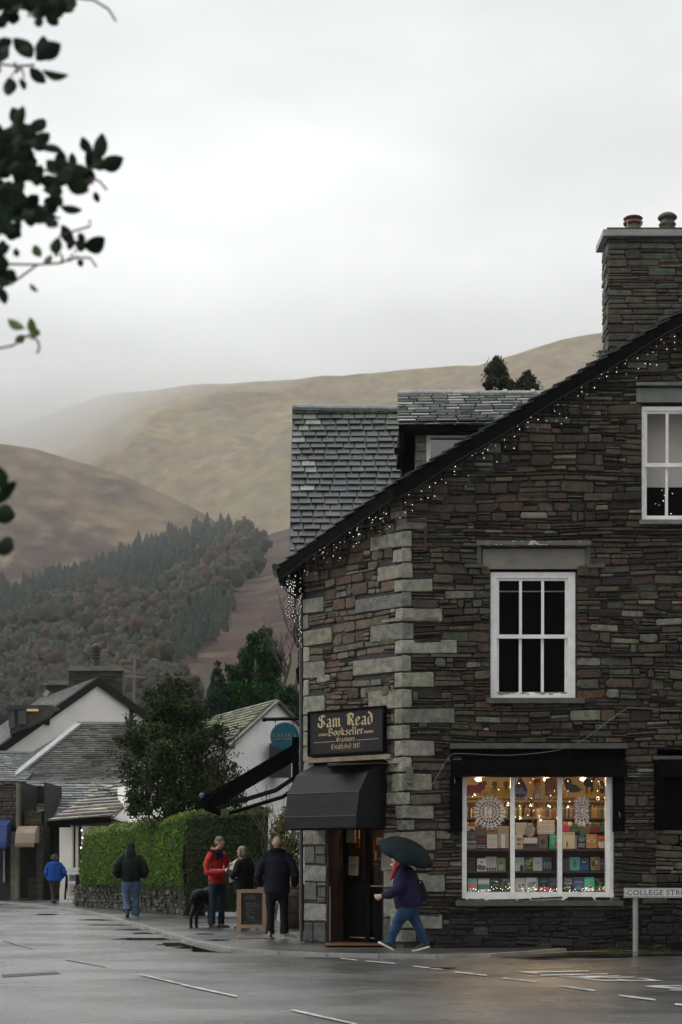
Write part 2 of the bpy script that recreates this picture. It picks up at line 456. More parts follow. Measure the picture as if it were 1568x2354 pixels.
# ================================================================== the land
def struct(o, **k): return props(o, kind='structure', **k)
def asphalt(name, base, base2, rough, rough2, wet=.5, bump=.35):
    m = bpy.data.materials.new(name); m.use_nodes = True
    n, l = m.node_tree.nodes, m.node_tree.links; b = n['Principled BSDF']
    t = n.new('ShaderNodeTexCoord')
    def nz(scale, det=5, st=(1, 1, 1)):
        mp = n.new('ShaderNodeMapping'); mp.inputs['Scale'].default_value = st; l.new(t.outputs['Object'], mp.inputs[0])
        a = n.new('ShaderNodeTexNoise'); a.inputs['Scale'].default_value = scale; a.inputs['Detail'].default_value = det
        l.new(mp.outputs[0], a.inputs['Vector']); return a.outputs[0]
    def mr(s, a, b_, c, d):
        q = n.new('ShaderNodeMapRange'); q.inputs['From Min'].default_value = a; q.inputs['From Max'].default_value = b_
        q.inputs['To Min'].default_value = c; q.inputs['To Max'].default_value = d; l.new(s, q.inputs[0]); return q.outputs[0]
    big = nz(.35, 4); mid = nz(2.2, 6); fine = nz(55, 3)
    mx = n.new('ShaderNodeMix'); mx.data_type = 'RGBA'; mx.inputs[6].default_value = (*base, 1); mx.inputs[7].default_value = (*base2, 1)
    l.new(mr(mid, .35, .65, 0, 1), mx.inputs['Factor'])
    m2 = n.new('ShaderNodeMix'); m2.data_type = 'RGBA'; m2.blend_type = 'MULTIPLY'; m2.inputs['Factor'].default_value = 1
    cr = n.new('ShaderNodeValToRGB'); cr.color_ramp.elements[0].position = .38; cr.color_ramp.elements[0].color = (.22, .22, .22, 1)
    cr.color_ramp.elements[1].position = .64; cr.color_ramp.elements[1].color = (1.25, 1.25, 1.22, 1)
    l.new(fine, cr.inputs[0]); l.new(mx.outputs[2], m2.inputs[6]); l.new(cr.outputs[0], m2.inputs[7]); l.new(m2.outputs[2], b.inputs['Base Color'])
    ad = n.new('ShaderNodeMath'); ad.operation = 'ADD'
    l.new(mr(big, .3, .7, -.1, .1), ad.inputs[0]); l.new(mr(mid, .3, .72, rough, rough2), ad.inputs[1]); ad.use_clamp = True
    l.new(ad.outputs[0], b.inputs['Roughness'])
    bn = n.new('ShaderNodeBump'); bn.inputs['Distance'].default_value = .006
    l.new(mr(mid, .4, .7, bump * .5, bump), bn.inputs['Strength']); l.new(fine, bn.inputs['Height']); l.new(bn.outputs[0], b.inputs['Normal'])
    b.inputs['Specular IOR Level'].default_value = .8
    b.inputs['Coat Weight'].default_value = 1.0; b.inputs['Coat IOR'].default_value = 2.1
    l.new(mr(nz(.55, 5, (.7, 1, 1)), .34, .66, wet - .10, wet + .08), b.inputs['Coat Roughness'])
    b2 = n.new('ShaderNodeBump'); b2.inputs['Distance'].default_value = .012; b2.inputs['Strength'].default_value = 1
    f2 = nz(38, 4); l.new(f2, b2.inputs['Height']); l.new(b2.outputs[0], b.inputs['Coat Normal'])
    MATS[name] = m; return m
RZ = -.05
road_m = asphalt('wet_asphalt', (.045, .044, .042), (.065, .062, .058), .33, .46, wet=.27, bump=.6)
pave_m = asphalt('wet_pavement', (.040, .040, .039), (.06, .058, .055), .36, .5, wet=.3, bump=.3)
kerb_m = M('kerb_stone', (.17, .165, .155), .45, (.26, .25, .235), ns=3, bump=.4, bs=60)
g = MB(); g.poly([(-1490, -50, RZ), (1490, -50, RZ), (1490, 1690, RZ), (-1490, 1690, RZ)])
struct(g.obj('road', road_m))
KP = [(1302, 2179.5), (1200, 2188), (1129, 2193), (1003, 2194.5), (870, 2193.5), (750, 2190.5), (640, 2186.5), (531, 2180), (460, 2166), (397, 2149), (320, 2125.6), (211, 2097), (120, 2084), (32, 2074), (-80, 2068)]
KW = [G(x, y) for x, y in KP]
inner = []
for i, p in enumerate(KW):
    t = (KW[min(i + 1, len(KW) - 1)] - KW[max(i - 1, 0)]).normalized(); nrm = V((t.y, -t.x, 0))
    inner.append(p + nrm * .13)
k = MB()
for i in range(len(KW) - 1):
    L = (KW[i + 1] - KW[i]).length; n = max(1, round(L / .9))
    for j in range(n):
        a, b = j / n, (j + 1) / n - .012 / L
        q = [KW[i].lerp(KW[i + 1], a), KW[i].lerp(KW[i + 1], b), inner[i].lerp(inner[i + 1], b), inner[i].lerp(inner[i + 1], a)]
        h = R.uniform(-.003, .004)
        k.hexa([V((p.x, p.y, RZ - .05)) for p in q] + [V((p.x, p.y, .004 + h)) for p in q])
struct(k.obj('kerb', kerb_m))
g = MB()
pp = [p for p in inner] + [V((-30, 60, 0)), V((-30, 110, 0)), V((30, 110, 0)), V((30, 28.32, 0)), V((3.6, 28.32, 0))]
g.poly([(p.x, p.y, 0) for p in pp]); struct(g.obj('pavement', pave_m))
# puddles: shallow standing water, thin sheets on the road
water = M('puddle_water', (.012, .013, .012), .03, spec=.5)
def puddle(cx, cy, w, h, seed, z):
    r = random.Random(seed); pts = []
    c0 = F * (CH - z)
    for i in range(36):
        a = 2 * pi * i / 36
        rr = 1 + .35 * noise.noise(V((cos(a) * 2, sin(a) * 2, seed))) + .2 * noise.noise(V((cos(a) * 5, sin(a) * 5, seed)))
        pts.append(G(cx + cos(a) * w * rr, cy + sin(a) * h * rr, z))
    m = MB(); m.poly(pts); return struct(m.obj('puddle', water))
PUD = [(440, 2170, 75, 5.2, 1), (380, 2157.5, 120, 2.6, 2), (505, 2183.5, 70, 4.4, 3), (470, 2177, 70, 3.4, 4), (330, 2136, 60, 1.4, 31), (420, 2150, 50, 1.6, 32), (108, 2101, 24, 1.3, 5), (240, 2113.5, 60, 1.4, 6), (352, 2144, 48, 1.5, 7), (265, 2125, 70, .8, 8),
       (180, 2090.5, 40, .9, 9), (1290, 2197.5, 180, 2.6, 14), (1455, 2193.5, 150, 2.0, 15), (1250, 2203, 60, .8, 16), (1020, 2224, 30, 1.2, 17)]
for i, p in enumerate(PUD): puddle(*p, RZ + .004 + i * .0006)
puddle(500, 2160, 30, 1.3, 21, .004); puddle(470, 2146, 24, 1.1, 22, .0046)
# painted markings, worn
paint = M('road_paint', (.22, .22, .21), .5, (.50, .50, .48), ns=5, bump=.3, bs=50)
paintf = M('faded_paint', (.10, .10, .096), .5, (.28, .28, .27), ns=12, bump=.3, bs=50)
yell = M('yellow_paint', (.20, .14, .04), .5, (.36, .26, .07), ns=5, bump=.3, bs=50)
def mark(name, polys, m, z=RZ + .012):
    o = MB()
    for q in polys: o.poly([G(x, y, z) for x, y in q])
    return struct(o.obj(name, m))
def dash(x0, y0, x1, y1, t0=1.6, t1=2.2):
    return [(x0, y0 - t0 / 2), (x1, y1 - t1 / 2), (x1 + 2, y1 + t1 / 2), (x0 - 2, y0 + t0 / 2)]
c2 = lambda x, y: ((1600 + x * .574) * .6272, (3200 + y * .574) * .6272)
c3 = lambda x, y: (x * 1.0204 * .6272, (3200 + y * 1.0204) * .6272)
def dd(f, a, b, c, d, t0=1.7, t1=2.4): return dash(*f(a, b), *f(c, d), t0 * 1.2, t1 * 1.2)
mark('lane_dashes', [dd(c2, 115, 627, 318, 650), dd(c2, 425, 666, 640, 691), dd(c2, 780, 715, 1010, 747), dd(c2, 1168, 777, 1395, 806, 2.6, 2.8), dd(c2, 1525, 832, 1700, 856, 2.8, 3),
                     dd(c3, 1225, 304, 1282, 311, 1.3, 1.6), dd(c3, 1315, 314, 1418, 323, 1.5, 1.9), dd(c3, 1485, 332, 1590, 345, 1.6, 2)], paint)
mark('centre_line', [dd(c3, 505, 362, 650, 396, 2.4, 3), dd(c3, 650, 397, 850, 441, 3, 3.2), dd(c3, 1050, 489, 1280, 541, 2.8, 3.6)], paint)
mark('faded_line', [dd(c3, 15, 240, 118, 270, 1.4, 1.8), dd(c3, 240, 308, 380, 334, 1.6, 1.6)], paintf)
c4 = lambda x, y: ((1850 + x * .4145) * .6272, (3380 + y * .4145) * .6272)
def c4p(*pts): return [c4(x, y) for x, y in pts]
mark('road_lettering', [c4p((130, 433), (738, 423), (742, 430), (280, 441), (298, 450), (230, 448)), c4p((305, 460), (905, 448), (914, 453), (420, 467), (320, 468)),
      c4p((440, 473), (1020, 466), (1028, 470), (760, 483), (660, 477)), c4p((575, 484), (920, 479), (1140, 479), (1152, 485), (900, 486), (640, 488)),
      c4p((650, 490), (730, 490), (860, 506), (1010, 507), (965, 497), (1020, 497), (1090, 507), (1300, 508), (1170, 488), (1225, 489), (1340, 507), (1397, 511), (1360, 515), (840, 515))], paint)
mark('road_arrow', [c4p((1240, 560), (1270, 556), (1700, 551), (1700, 558), (1340, 566), (1700, 580), (1700, 588), (1440, 580), (1280, 570)), c4p((1450, 592), (1700, 592), (1700, 600), (1460, 597))], paint)
mark('yellow_line', [[(1040, 2195.8), (1130, 2197), (1205, 2193), (1300, 2186.5), (1420, 2183.5), (1600, 2182.5), (1600, 2184), (1420, 2185.1), (1300, 2188), (1205, 2194.6), (1130, 2198.2), (1040, 2197)]], yell, RZ + .008)
iron = M('cast_iron', (.05, .048, .045), .45, (.09, .085, .08), ns=14, bump=.5, bs=60)
def cover(pts, z, rows, cols, label):
    q = [G(x, y, z) for x, y in pts]; o = MB()
    o.poly(q, (.6, .6, .6))
    for i in range(rows):
        for j in range(cols):
            a, b, c, d = (j + .12) / cols, (j + .88) / cols, (i + .15) / rows, (i + .85) / rows
            f = lambda s, t: q[0].lerp(q[1], s).lerp(q[3].lerp(q[2], s), t) + V((0, 0, .006))
            o.poly([f(a, c), f(b, c), f(b, d), f(a, d)])
    return props(o.obj('drain_cover', iron, loc=tuple(q[0])), label, 'drain cover')
cover([c3(5, 363), c3(205, 353), c3(218, 361), c3(10, 374)], RZ + .003, 2, 12, 'long rusty drain cover set in the open road')
cover([c3(1110, 300), c3(1240, 302), c3(1230, 306), c3(1085, 305)], RZ + .003, 1, 14, 'thin iron gully grating in the gutter before the shop door')
cover([c3(850, 231), c3(985, 229), c3(990, 234), c3(860, 236)], .003, 1, 6, 'dark cracked manhole cover on the pavement by the chalkboard')

# ---------------------------------------------------------------- hills
hill_m = M('bracken_and_grass', (.68, .66, .64), .95, (1.26, 1.24, 1.16), ns=.05, attr=True, nmix=(.32, .68), bump=.5, bs=.035, spec=.1, stretch=(1, .5, 1.6))
for n_ in hill_m.node_tree.nodes:
    if n_.type == 'BUMP': n_.inputs['Distance'].default_value = 9.0
    if n_.type == 'TEX_NOISE': n_.inputs['Detail'].default_value = 9; n_.inputs['Roughness'].default_value = .62
def hill(name, crest, base, nx, ny, x0, x1, colf, rough, back=900, seed=0):
    """crest(x)->(y,Y)  base(x)->(y,Y) in picture points; a real slope between them and a back slope behind"""
    o = MB(); o.sm = True; cols = {}
    rows = ny + 8; vc = []
    for i in range(nx + 1):
        x = x0 + (x1 - x0) * i / nx
        yc, Yc = crest(x); yb, Yb = base(x)
        a, b = P(x, yb, Yb), P(x, yc, Yc)
        for j in range(rows + 1):
            if j <= ny:
                t = j / ny
                p = a.lerp(b, t); p.z = a.z + (b.z - a.z) * (t ** 1.08)
                w = min(1, 4 * t) * min(1, 3.0 * (1 - t) + .08)
            else:
                t = (j - ny) / 8; p = b + V((b.x / b.y, 1, 0)) * back * t; p.z = b.z - (b.z - RZ + 5) * t ** 1.5; w = .1
            h = rough * (fbm(p.x / 260 + seed, p.y / 420, seed) + .4 * fbm(p.x / 70, p.y / 120, seed + 5))
            gl = 1 - abs(noise.noise(V((p.x / 190 + p.y / 600 + seed, p.y / 900, seed))))
            p.z += w * (h - rough * .9 * max(0, gl - .82) * 5)
            o.v.append(tuple(p)); vc.append(colf(x, min(1, j / ny), p))
    for i in range(nx):
        for j in range(rows):
            q = (i * (rows + 1) + j, (i + 1) * (rows + 1) + j, (i + 1) * (rows + 1) + j + 1, i * (rows + 1) + j + 1)
            c = vc[q[0]]; o.face(q, c)
    return struct(o.obj(name, hill_m))
def mixc(a, b, t): t = max(0, min(1, t)); return tuple(x + (y - x) * t for x, y in zip(a, b))
TAN, GOLD, RED, GREY, GRN = (.205, .162, .098), (.235, .18, .100), (.058, .036, .032), (.17, .16, .14), (.13, .125, .08)
crA = [(-900, 1250), (-300, 1060), (0, 985), (60, 968), (150, 938), (250, 906), (350, 896), (470, 880), (600, 872), (680, 870), (760, 862), (850, 857), (950, 850), (1100, 838), (1180, 815), (1290, 780), (1390, 760), (1568, 728), (1900, 690), (2600, 760)]
def colA(x, t, p):
    n = fbm(p.x / 110, p.y / 60 + p.z / 40, 3); n2 = fbm(p.x / 30, p.z / 14, 9)
    c = mixc(TAN, GOLD, .5 + n * 1.0 + n2 * .3)
    c = mixc(c, GRN, .15 + n2 * .4)
    c = mixc(c, (.17, .12, .085), (fbm(p.x / 160 + 4, p.z / 60, 2) * 1.0 + .12))
    c = mixc(c, GREY, max(0, fbm(p.x / 40 + 7, p.z / 18, 1)) * .7)
    return c
hill('far_hill', lambda x: (interp(crA, x), 2500), lambda x: (1420, 1850), 300, 130, -900, 2400, colA, 30, seed=2)
crS = [(-300, 900), (200, 1300), (430, 1215), (500, 1175), (560, 1090), (650, 985), (760, 940), (900, 915), (1200, 930), (1700, 950)]
hill('valley_spur', lambda x: (interp(crS, x) + 0, 2050), lambda x: (1420, 1760), 170, 60, 300, 1900, lambda x, t, p: mixc(colA(x, t, p), GRN, .25), 16, seed=8)
crB = [(-900, 1120), (-300, 1010), (0, 1018), (80, 1030), (150, 1050), (230, 1072), (300, 1096), (400, 1142), (470, 1178), (520, 1215), (600, 1265), (760, 1350), (900, 1400)]
def colB(x, t, p):
    n = fbm(p.x / 60, p.y / 50, 5); n2 = fbm(p.x / 14, p.z / 9, 1)
    c = mixc(RED, (.15, .11, .07), (t - .42) * 1.8 + n * .9 + n2 * .4)
    return mixc(c, (.16, .13, .08), max(0, n2 - .12) * 1.2)
hill('heather_hill', lambda x: (interp(crB, x), 1400), lambda x: (1440, 1120), 220, 110, -900, 900, colB, 16, back=200, seed=4)
crC = [(-900, 1400), (-200, 1345), (0, 1335), (170, 1312), (300, 1288), (450, 1240), (590, 1236), (668, 1212), (760, 1190), (1200, 1150), (1900, 1200)]
def ybase(x): return 1968
def colC(x, t, p):
    n = fbm(p.x / 40, p.y / 60, 5); n2 = fbm(p.x / 9, p.y / 14, 1)
    c = mixc((.052, .031, .030), (.072, .055, .042), .25 + n * 1.1 + n2 * .4)
    c = mixc(c, (.06, .06, .035), (.28 - t) * 4 + n)
    return mixc(c, (.10, .085, .06), max(0, n2 - .15) * 1)
hill('near_slope', lambda x: (interp(crC, x), 1080), lambda x: (ybase(x), 150), 260, 110, -900, 1900, colC, 5, back=300, seed=6)
def slopeC(x, y):            # ground point of the near slope under a picture point
    yc = interp(crC, x); a, b = P(x, ybase(x), 150), P(x, yc, 1080)
    lo, hi = 0, 1
    for _ in range(24):
        t = (lo + hi) / 2; p = a.lerp(b, t); p.z = a.z + (b.z - a.z) * t ** 1.08
        if 1972 - (p.z - CH) * F / p.y > y: lo = t
        else: hi = t
    w = min(1, 4 * t) * min(1, 3 * (1 - t) + .08)
    p.z += w * 5 * (fbm(p.x / 260 + 6, p.y / 420, 6) + .4 * fbm(p.x / 70, p.y / 120, 11))
    return p
# ---------------------------------------------------------------- woods on the slope
def in_poly(x, y, pl):
    c = False
    for (a, b), (d, e) in zip(pl, pl[1:] + pl[:1]):
        if (b > y) != (e > y) and x < (d - a) * (y - b) / (e - b) + a: c = not c
    return c
def conifer(o, p, h, r, w=.2):
    base = mixc((.014, .030, .022), (.030, .043, .028), r.random()); c = jit(base, .15, r)
    n = 7; lv = 6
    for i in range(lv):
        t0 = i / lv; z0 = h * (.12 + .88 * t0); z1 = h * min(1.02, .12 + .88 * (t0 + 1.9 / lv)); rr = h * w * (1 - t0) ** .8 + .2
        k = len(o.v); a0 = r.random() * 6
        for j in range(n * 2):
            a = a0 + pi * j / n; q = rr * (r.uniform(.85, 1.2) if j % 2 else r.uniform(.45, .7))
            o.v.append((p.x + cos(a) * q, p.y + sin(a) * q, p.z + z0 - (r.uniform(0, .05) * h if j % 2 else -.03 * h)))
        o.v.append((p.x, p.y, p.z + z1))
        cc = jit(c, .25, r)
        for j in range(n * 2): o.face((k + j, k + (j + 1) % (2 * n), k + 2 * n), cc)
def broadleaf(o, p, h, r, pal, n=46, w=.42, ls=.34):
    c = jit(pick(pal, r), .3, r); o.sm = True; k = len(o.v); n1, n2 = 16, 9; sd = r.uniform(0, 99)
    for i in range(1, n2):
        for j in range(n1):
            a, b = pi * i / n2, 2 * pi * j / n1; q = V((sin(a) * cos(b), sin(a) * sin(b), cos(a))); k_ = 1 + .6 * noise.noise(q * 2.4 + V((sd, 0, 0))) + .35 * noise.noise(q * 6 + V((sd, 3, 0)))
            o.v.append(tuple(p + V((q.x * w * h * k_ * .95, q.y * w * h * k_ * .95, h * (.56 + .42 * q.z * k_)))))
    for i in range(n2 - 2):
        for j in range(n1): o.face((k + i * n1 + j, k + (i + 1) * n1 + j, k + (i + 1) * n1 + (j + 1) % n1, k + i * n1 + (j + 1) % n1), jit(c, .12, r))
    o.face([k + j for j in range(n1)], c)
    for i in range(n):
        a, b = r.uniform(0, 6.28), r.uniform(-.5, 1)
        d = r.uniform(.85, 1.22)
        q = V((cos(a) * sqrt(max(0, 1 - b * b)) * w * h * d, sin(a) * sqrt(max(0, 1 - b * b)) * w * h * d, h * (.58 + .42 * b * d)))
        leaf_quad(o, p + q, h * ls * r.uniform(.5, 1), r, jit(c, .22, r), nrm=q.normalized() * 1.2, asp=.8)
CON = [(-40, 1360), (60, 1345), (170, 1318), (230, 1290), (300, 1262), (390, 1225), (450, 1205), (520, 1205), (545, 1225), (520, 1262), (480, 1300), (440, 1340), (390, 1375), (350, 1400), (300, 1405), (280, 1372), (205, 1380), (120, 1400), (60, 1430), (-40, 1460)]
CON2 = [(400, 1392), (480, 1372), (540, 1392), (520, 1440), (450, 1490), (400, 1500), (370, 1460)]
DEC = [(-40, 1440), (60, 1430), (120, 1400), (280, 1372), (350, 1400), (440, 1345), (530, 1262), (560, 1235), (592, 1240), (600, 1290), (590, 1330), (520, 1382), (440, 1402), (400, 1450), (380, 1500), (330, 1530), (270, 1560), (-40, 1600)]
LOW = [(-40, 1560), (200, 1540), (330, 1535), (420, 1560), (470, 1600), (440, 1660), (-40, 1680)]
rw = random.Random(31)
def scatter(n, poly, md, r):
    xs = [p[0] for p in poly]; ys = [p[1] for p in poly]; out = []; tries = 0
    while len(out) < n and tries < n * 30:
        tries += 1; x, y = r.uniform(min(xs), max(xs)), r.uniform(min(ys), max(ys))
        if in_poly(x, y, poly) and all((x - a) ** 2 + 4 * (y - b) ** 2 > md * md for a, b in out[-400:]): out.append((x, y))
    return sorted(out, key=lambda q: q[1])
o = MB()
for x, y in scatter(620, CON, 9, rw) + scatter(120, CON2, 10, rw):
    p = slopeC(x, y + 22); conifer(o, p, rw.uniform(7, 15) * p.y / 950, rw, rw.uniform(.2, .3))
props(o.obj('conifer_wood', M('conifer_needles', (.8, .8, .8), .9, (1.2, 1.2, 1.2), ns=.3, attr=True)), 'dark green conifer plantation climbing the hillside', 'wood', kind='stuff')
DP = [((.034, .025, .014), 3), ((.027, .027, .014), 4), ((.018, .024, .013), 4), ((.042, .024, .013), 1.6), ((.026, .022, .014), 2)]
o = MB()
for x, y in scatter(250, DEC, 19, rw):
    p = slopeC(x, y + 18); broadleaf(o, p, rw.uniform(9, 14) * p.y / 850, rw, DP, 170, .40, .085)
for x, y in scatter(170, LOW, 16, rw):
    p = slopeC(x, y + 16); broadleaf(o, p, rw.uniform(6, 9) * p.y / 600, rw, [((.022, .021, .014), 3), ((.028, .024, .016), 3), ((.018, .019, .014), 2)], 130, .42, .09)
props(o.obj('autumn_wood', M('autumn_leaves', (.8, .8, .8), .9, (1.2, 1.2, 1.2), ns=.3, attr=True)), 'brown and olive autumn woodland below the conifers', 'wood', kind='stuff')
# haze: one even box of air round everything
hz = MB(); hz.box((-1500, -55, -1.2), (1500, 1700, 420))
hm = bpy.data.materials.new('haze_air'); hm.use_nodes = True
n_, l_ = hm.node_tree.nodes, hm.node_tree.links; n_.remove(n_['Principled BSDF'])
pv = n_.new('ShaderNodeVolumePrincipled'); pv.inputs['Color'].default_value = (.97, .98, 1.0, 1); pv.inputs['Density'].default_value = .00017; pv.inputs['Anisotropy'].default_value = .8
l_.new(pv.outputs[0], n_['Material Output'].inputs['Volume'])
props(hz.obj('haze', hm), kind='stuff')

# low cloud lying on the fell top, in the air beyond the haze: three loose shells of thin vapour
ctex = bpy.data.textures.new('vapour', 'CLOUDS'); ctex.noise_scale = 70; ctex.noise_depth = 3
cm = bpy.data.materials.new('cloud_air'); cm.use_nodes = True
n_, l_ = cm.node_tree.nodes, cm.node_tree.links; n_.remove(n_['Principled BSDF'])
pv = n_.new('ShaderNodeVolumePrincipled'); pv.inputs['Color'].default_value = (1, 1, 1, 1); pv.inputs['Density'].default_value = .0030; pv.inputs['Anisotropy'].default_value = .88
l_.new(pv.outputs[0], n_['Material Output'].inputs['Volume'])
for sh_, (gr, lab) in enumerate(((.55, 'dense heart of the low cloud on the far fell'), (1.0, 'soft low cloud lying along the top of the far fell'), (1.5, 'thin outer veil of the low cloud on the far fell'))):
    cl = MB(); rc = random.Random(12 + sh_)
    for i in range(30):
        x = -420 + i * 36 + rc.uniform(-14, 14); w_ = interp([(-400, 1.35), (0, 1.15), (150, .8), (300, .42), (450, .26), (620, .15)], x)
        y = interp(crA, x) - 6 - 14 * w_ + rc.uniform(-8, 8)
        cl.ball(P(x, y, 2140 + rc.uniform(-30, 30)), (85 * max(w_, .5) * gr, 150 * w_ * gr, 44 * w_ * gr * rc.uniform(.8, 1.2)), 16, 10)
    co_ = cl.obj('low_cloud', cm, smooth=True); rm_ = co_.modifiers.new('merge', 'REMESH'); rm_.mode = 'VOXEL'; rm_.voxel_size = 9
    dm_ = co_.modifiers.new('billow', 'DISPLACE'); dm_.texture = ctex; dm_.strength = 22; dm_.texture_coords = 'GLOBAL'; sm2 = co_.modifiers.new('soft', 'SMOOTH'); sm2.iterations = 6
    props(co_, lab, 'cloud', kind='stuff')
# ================================================================== the corner bookshop
AX, BX = .987, -.613
LC = 1.6 * sqrt(2)
def ff(u, o, z): return (u, WY - o, z)
def fc(u, o, z):
    t = 1.6 - u / sqrt(2); return (AX - t - .70711 * o, WY + t - .70711 * o, z)
def cu(xd):
    k = (xd - 784) / F; t = (AX - WY * k) / (1 + k); return (1.6 - t) * sqrt(2)
def cz(xd, yd):
    k = (xd - 784) / F; t = (AX - WY * k) / (1 + k); return CH + (1972 - yd) * (WY + t) / F
def rz(x):
    if x > 5.45: return rz(10.9 - x)
    return 7.29 + (.612 if x > .83 else .545) * (x - .83)
shop = thing('stone_shop', 'dark rubble stone corner bookshop with pale quoins and a steep slate gable', 'building', (3.0, 29, 0))
black = M('black_paint', (.0025, .0025, .0025), .6, (.005, .005, .005), ns=8, bump=.2, bs=30, spec=.03)
slab_m = M('slate_slab', (.10, .105, .10), .55, (.17, .17, .155), ns=7, bump=.5, bs=30)
dark_slab = M('dark_slab', (.045, .046, .043), .5, (.08, .08, .07), ns=7, bump=.5, bs=30)
white = M('white_paint', (.70, .70, .67), .4, (.82, .82, .80), ns=7, bump=.25, bs=50)
# --- openings
SW = (wx(1062), wx(1411), wz(2069), wz(1722))
U1 = (wx(1127), wx(1325), wz(1607), wz(1308))
U2 = (wx(1475), wx(1665), wz(1198), wz(926))
SW2 = (wx(1510), wx(1870), wz(2069), wz(1722))
DR = (cu(752), cu(882))
DZ = cz(820, 1752)
def wall_cols(mb, fr, u0, u1, z0, ztop, holes, depth, extra=()):
    us = sorted(set([u0, u1] + [h[0] for h in holes] + [h[1] for h in holes] + list(extra))); us = [u for u in us if u0 <= u <= u1]
    for a, b in zip(us, us[1:]):
        m = (a + b) / 2; segs = sorted([(h[2], h[3]) for h in holes if h[0] < m < h[1]]); z = z0
        for c, d in segs + [(None, None)]:
            if c is None: za, zb = ztop(a), ztop(b)
            else: za = zb = c
            if min(za, zb) > z + .01:
                mb.hexa([fr(a, -depth, z), fr(b, -depth, z), fr(b, 0, z), fr(a, 0, z), fr(a, -depth, za), fr(b, -depth, zb), fr(b, 0, zb), fr(a, 0, za)], (.9, .9, .9))
            if c is not None: z = d
w = MB()
wall_cols(w, ff, AX, 10.9, -.2, lambda x: rz(x) - .12, [SW, U1, U2, SW2], .4, [5.45])
wall_cols(w, fc, 0, LC, -.2, lambda u: rz(fc(u, 0, 0)[0]) - .12, [(DR[0], DR[1], 0.0, DZ)], .35, [])
w.box((BX, 30.05, -.2), (BX + .35, 44, 6.25)); w.box((10.5, 28.75, -.2), (10.9, 44, 6)); w.box((BX, 44, -.2), (10.9, 44.4, 6))
backing = w
for f in range(len(backing.c)): backing.c[f] = (.028, .026, .025)
# --- quoins at the corner: (y top, y bottom, width on gable, width on splay) in picture px
r = random.Random(11)
QU = [(1174, 1190, 8, 22), (1190, 1220, 54, 12), (1220, 1259, 20, 62), (1259, 1293, 20, 17), (1293, 1331, 22, 48), (1331, 1361, 68, 14), (1361, 1396, 20, 92), (1396, 1430, 90, 12), (1430, 1470, 24, 62),
      (1470, 1504, 124, 13), (1504, 1544, 18, 97), (1544, 1582, 70, 14), (1582, 1627, 20, 66), (1627, 1664, 118, 14), (1664, 1700, 16, 46), (1700, 1739, 72, 14), (1739, 1776, 20, 26), (1776, 1820, 66, 20),
      (1820, 1850, 16, 30), (1850, 1883, 70, 12), (1883, 1909, 26, 10), (1909, 1956, 74, 14), (1956, 2003, 30, 40), (2003, 2050, 96, 20), (2050, 2100, 30, 20), (2100, 2135, 90, 22), (2135, 2166, 30, 22)]
# quoins at the splay's other edge: (y top, y bottom, width)
QL = [(1375, 1412, 47), (1412, 1448, 13), (1448, 1486, 66), (1486, 1522, 15), (1522, 1562, 50), (1562, 1600, 13), (1600, 1644, 50), (1644, 1682, 22), (1682, 1716, 30), (1716, 1752, 25), (1752, 1795, 31)]
QC = [((0.1751, 0.1832, 0.1532), 4), ((0.2037, 0.2076, 0.1751), 3), ((0.1345, 0.1401, 0.1206), 3), ((0.1792, 0.1630, 0.1303), 1.2)]
holes_f, holes_c = [SW, U1, U2, SW2], [(DR[0], DR[1], -1, DZ)]
stone = MB()
for (a, b, wg, ws_) in QU:
    z1, z0 = wz(a), wz(b)
    col = jit(pick(QC, r), .12, r)
    wg_, wl_ = wg / (F / WY), min(1.2, ws_ * .0112)
    one_stone(stone, ff, AX - .032, AX + wg_, z0, z1, .045, col, r, None, .004, .10)
    one_stone(stone, fc, LC - wl_, LC + .030, z0, z1, .045, jit(col, .06, r), r, None, .004, .10)
    holes_f.append((AX - .1, AX + wg_, z0, z1)); holes_c.append((LC - wl_, LC + .1, z0, z1))
for (a, b, wq) in QL:
    z1, z0 = cz(705, a), cz(705, b); wl_ = cu(700 + wq) - cu(700)
    one_stone(stone, fc, 0, wl_, z0, z1, .04, jit(pick(QC, r), .12, r), r, None, .004, .1); holes_c.append((-.1, wl_, z0, z1))
# big blocks either side of the door
for (x0, x1, a, b, cc_) in [(701, 751, 1903, 1944, 1), (701, 726, 1944, 1985, 0), (727, 751, 1944, 1964, 0), (727, 751, 1964, 1986, 0), (701, 752, 1987, 2026, 1), (701, 730, 2026, 2072, 0), (731, 751, 2027, 2036, 0),
                       (733, 751, 2037, 2062, 0), (731, 751, 2062, 2074, 2), (701, 752, 2074, 2118, 1), (701, 722, 2118, 2166, 3), (723, 752, 2118, 2166, 3), (701, 718, 1797, 1850, 0), (701, 718, 1850, 1903, 1),
                       (884, 926, 1909, 1950, 1), (884, 912, 1952, 1995, 1), (884, 908, 1995, 2042, 1), (884, 905, 2042, 2060, 2), (905, 926, 2042, 2060, 4), (884, 922, 2061, 2108, 1), (884, 926, 2110, 2166, 3)]:
    col = jit((.085, .088, .076) if cc_ == 0 else (.16, .168, .142) if cc_ == 1 else (.085, .06, .05) if cc_ == 2 else (.05, .05, .047) if cc_ == 3 else (.2, .13, .07), .15, r)
    u0, u1 = cu(x0), cu(x1)
    if x0 > 860 and x1 > 905: u1 = LC - .04
    one_stone(stone, fc, u0, u1, cz(x0, b), cz(x0, a), .03, col, r, None, .004, .1); holes_c.append((u0, u1 + .02, cz(x0, b), cz(x0, a)))
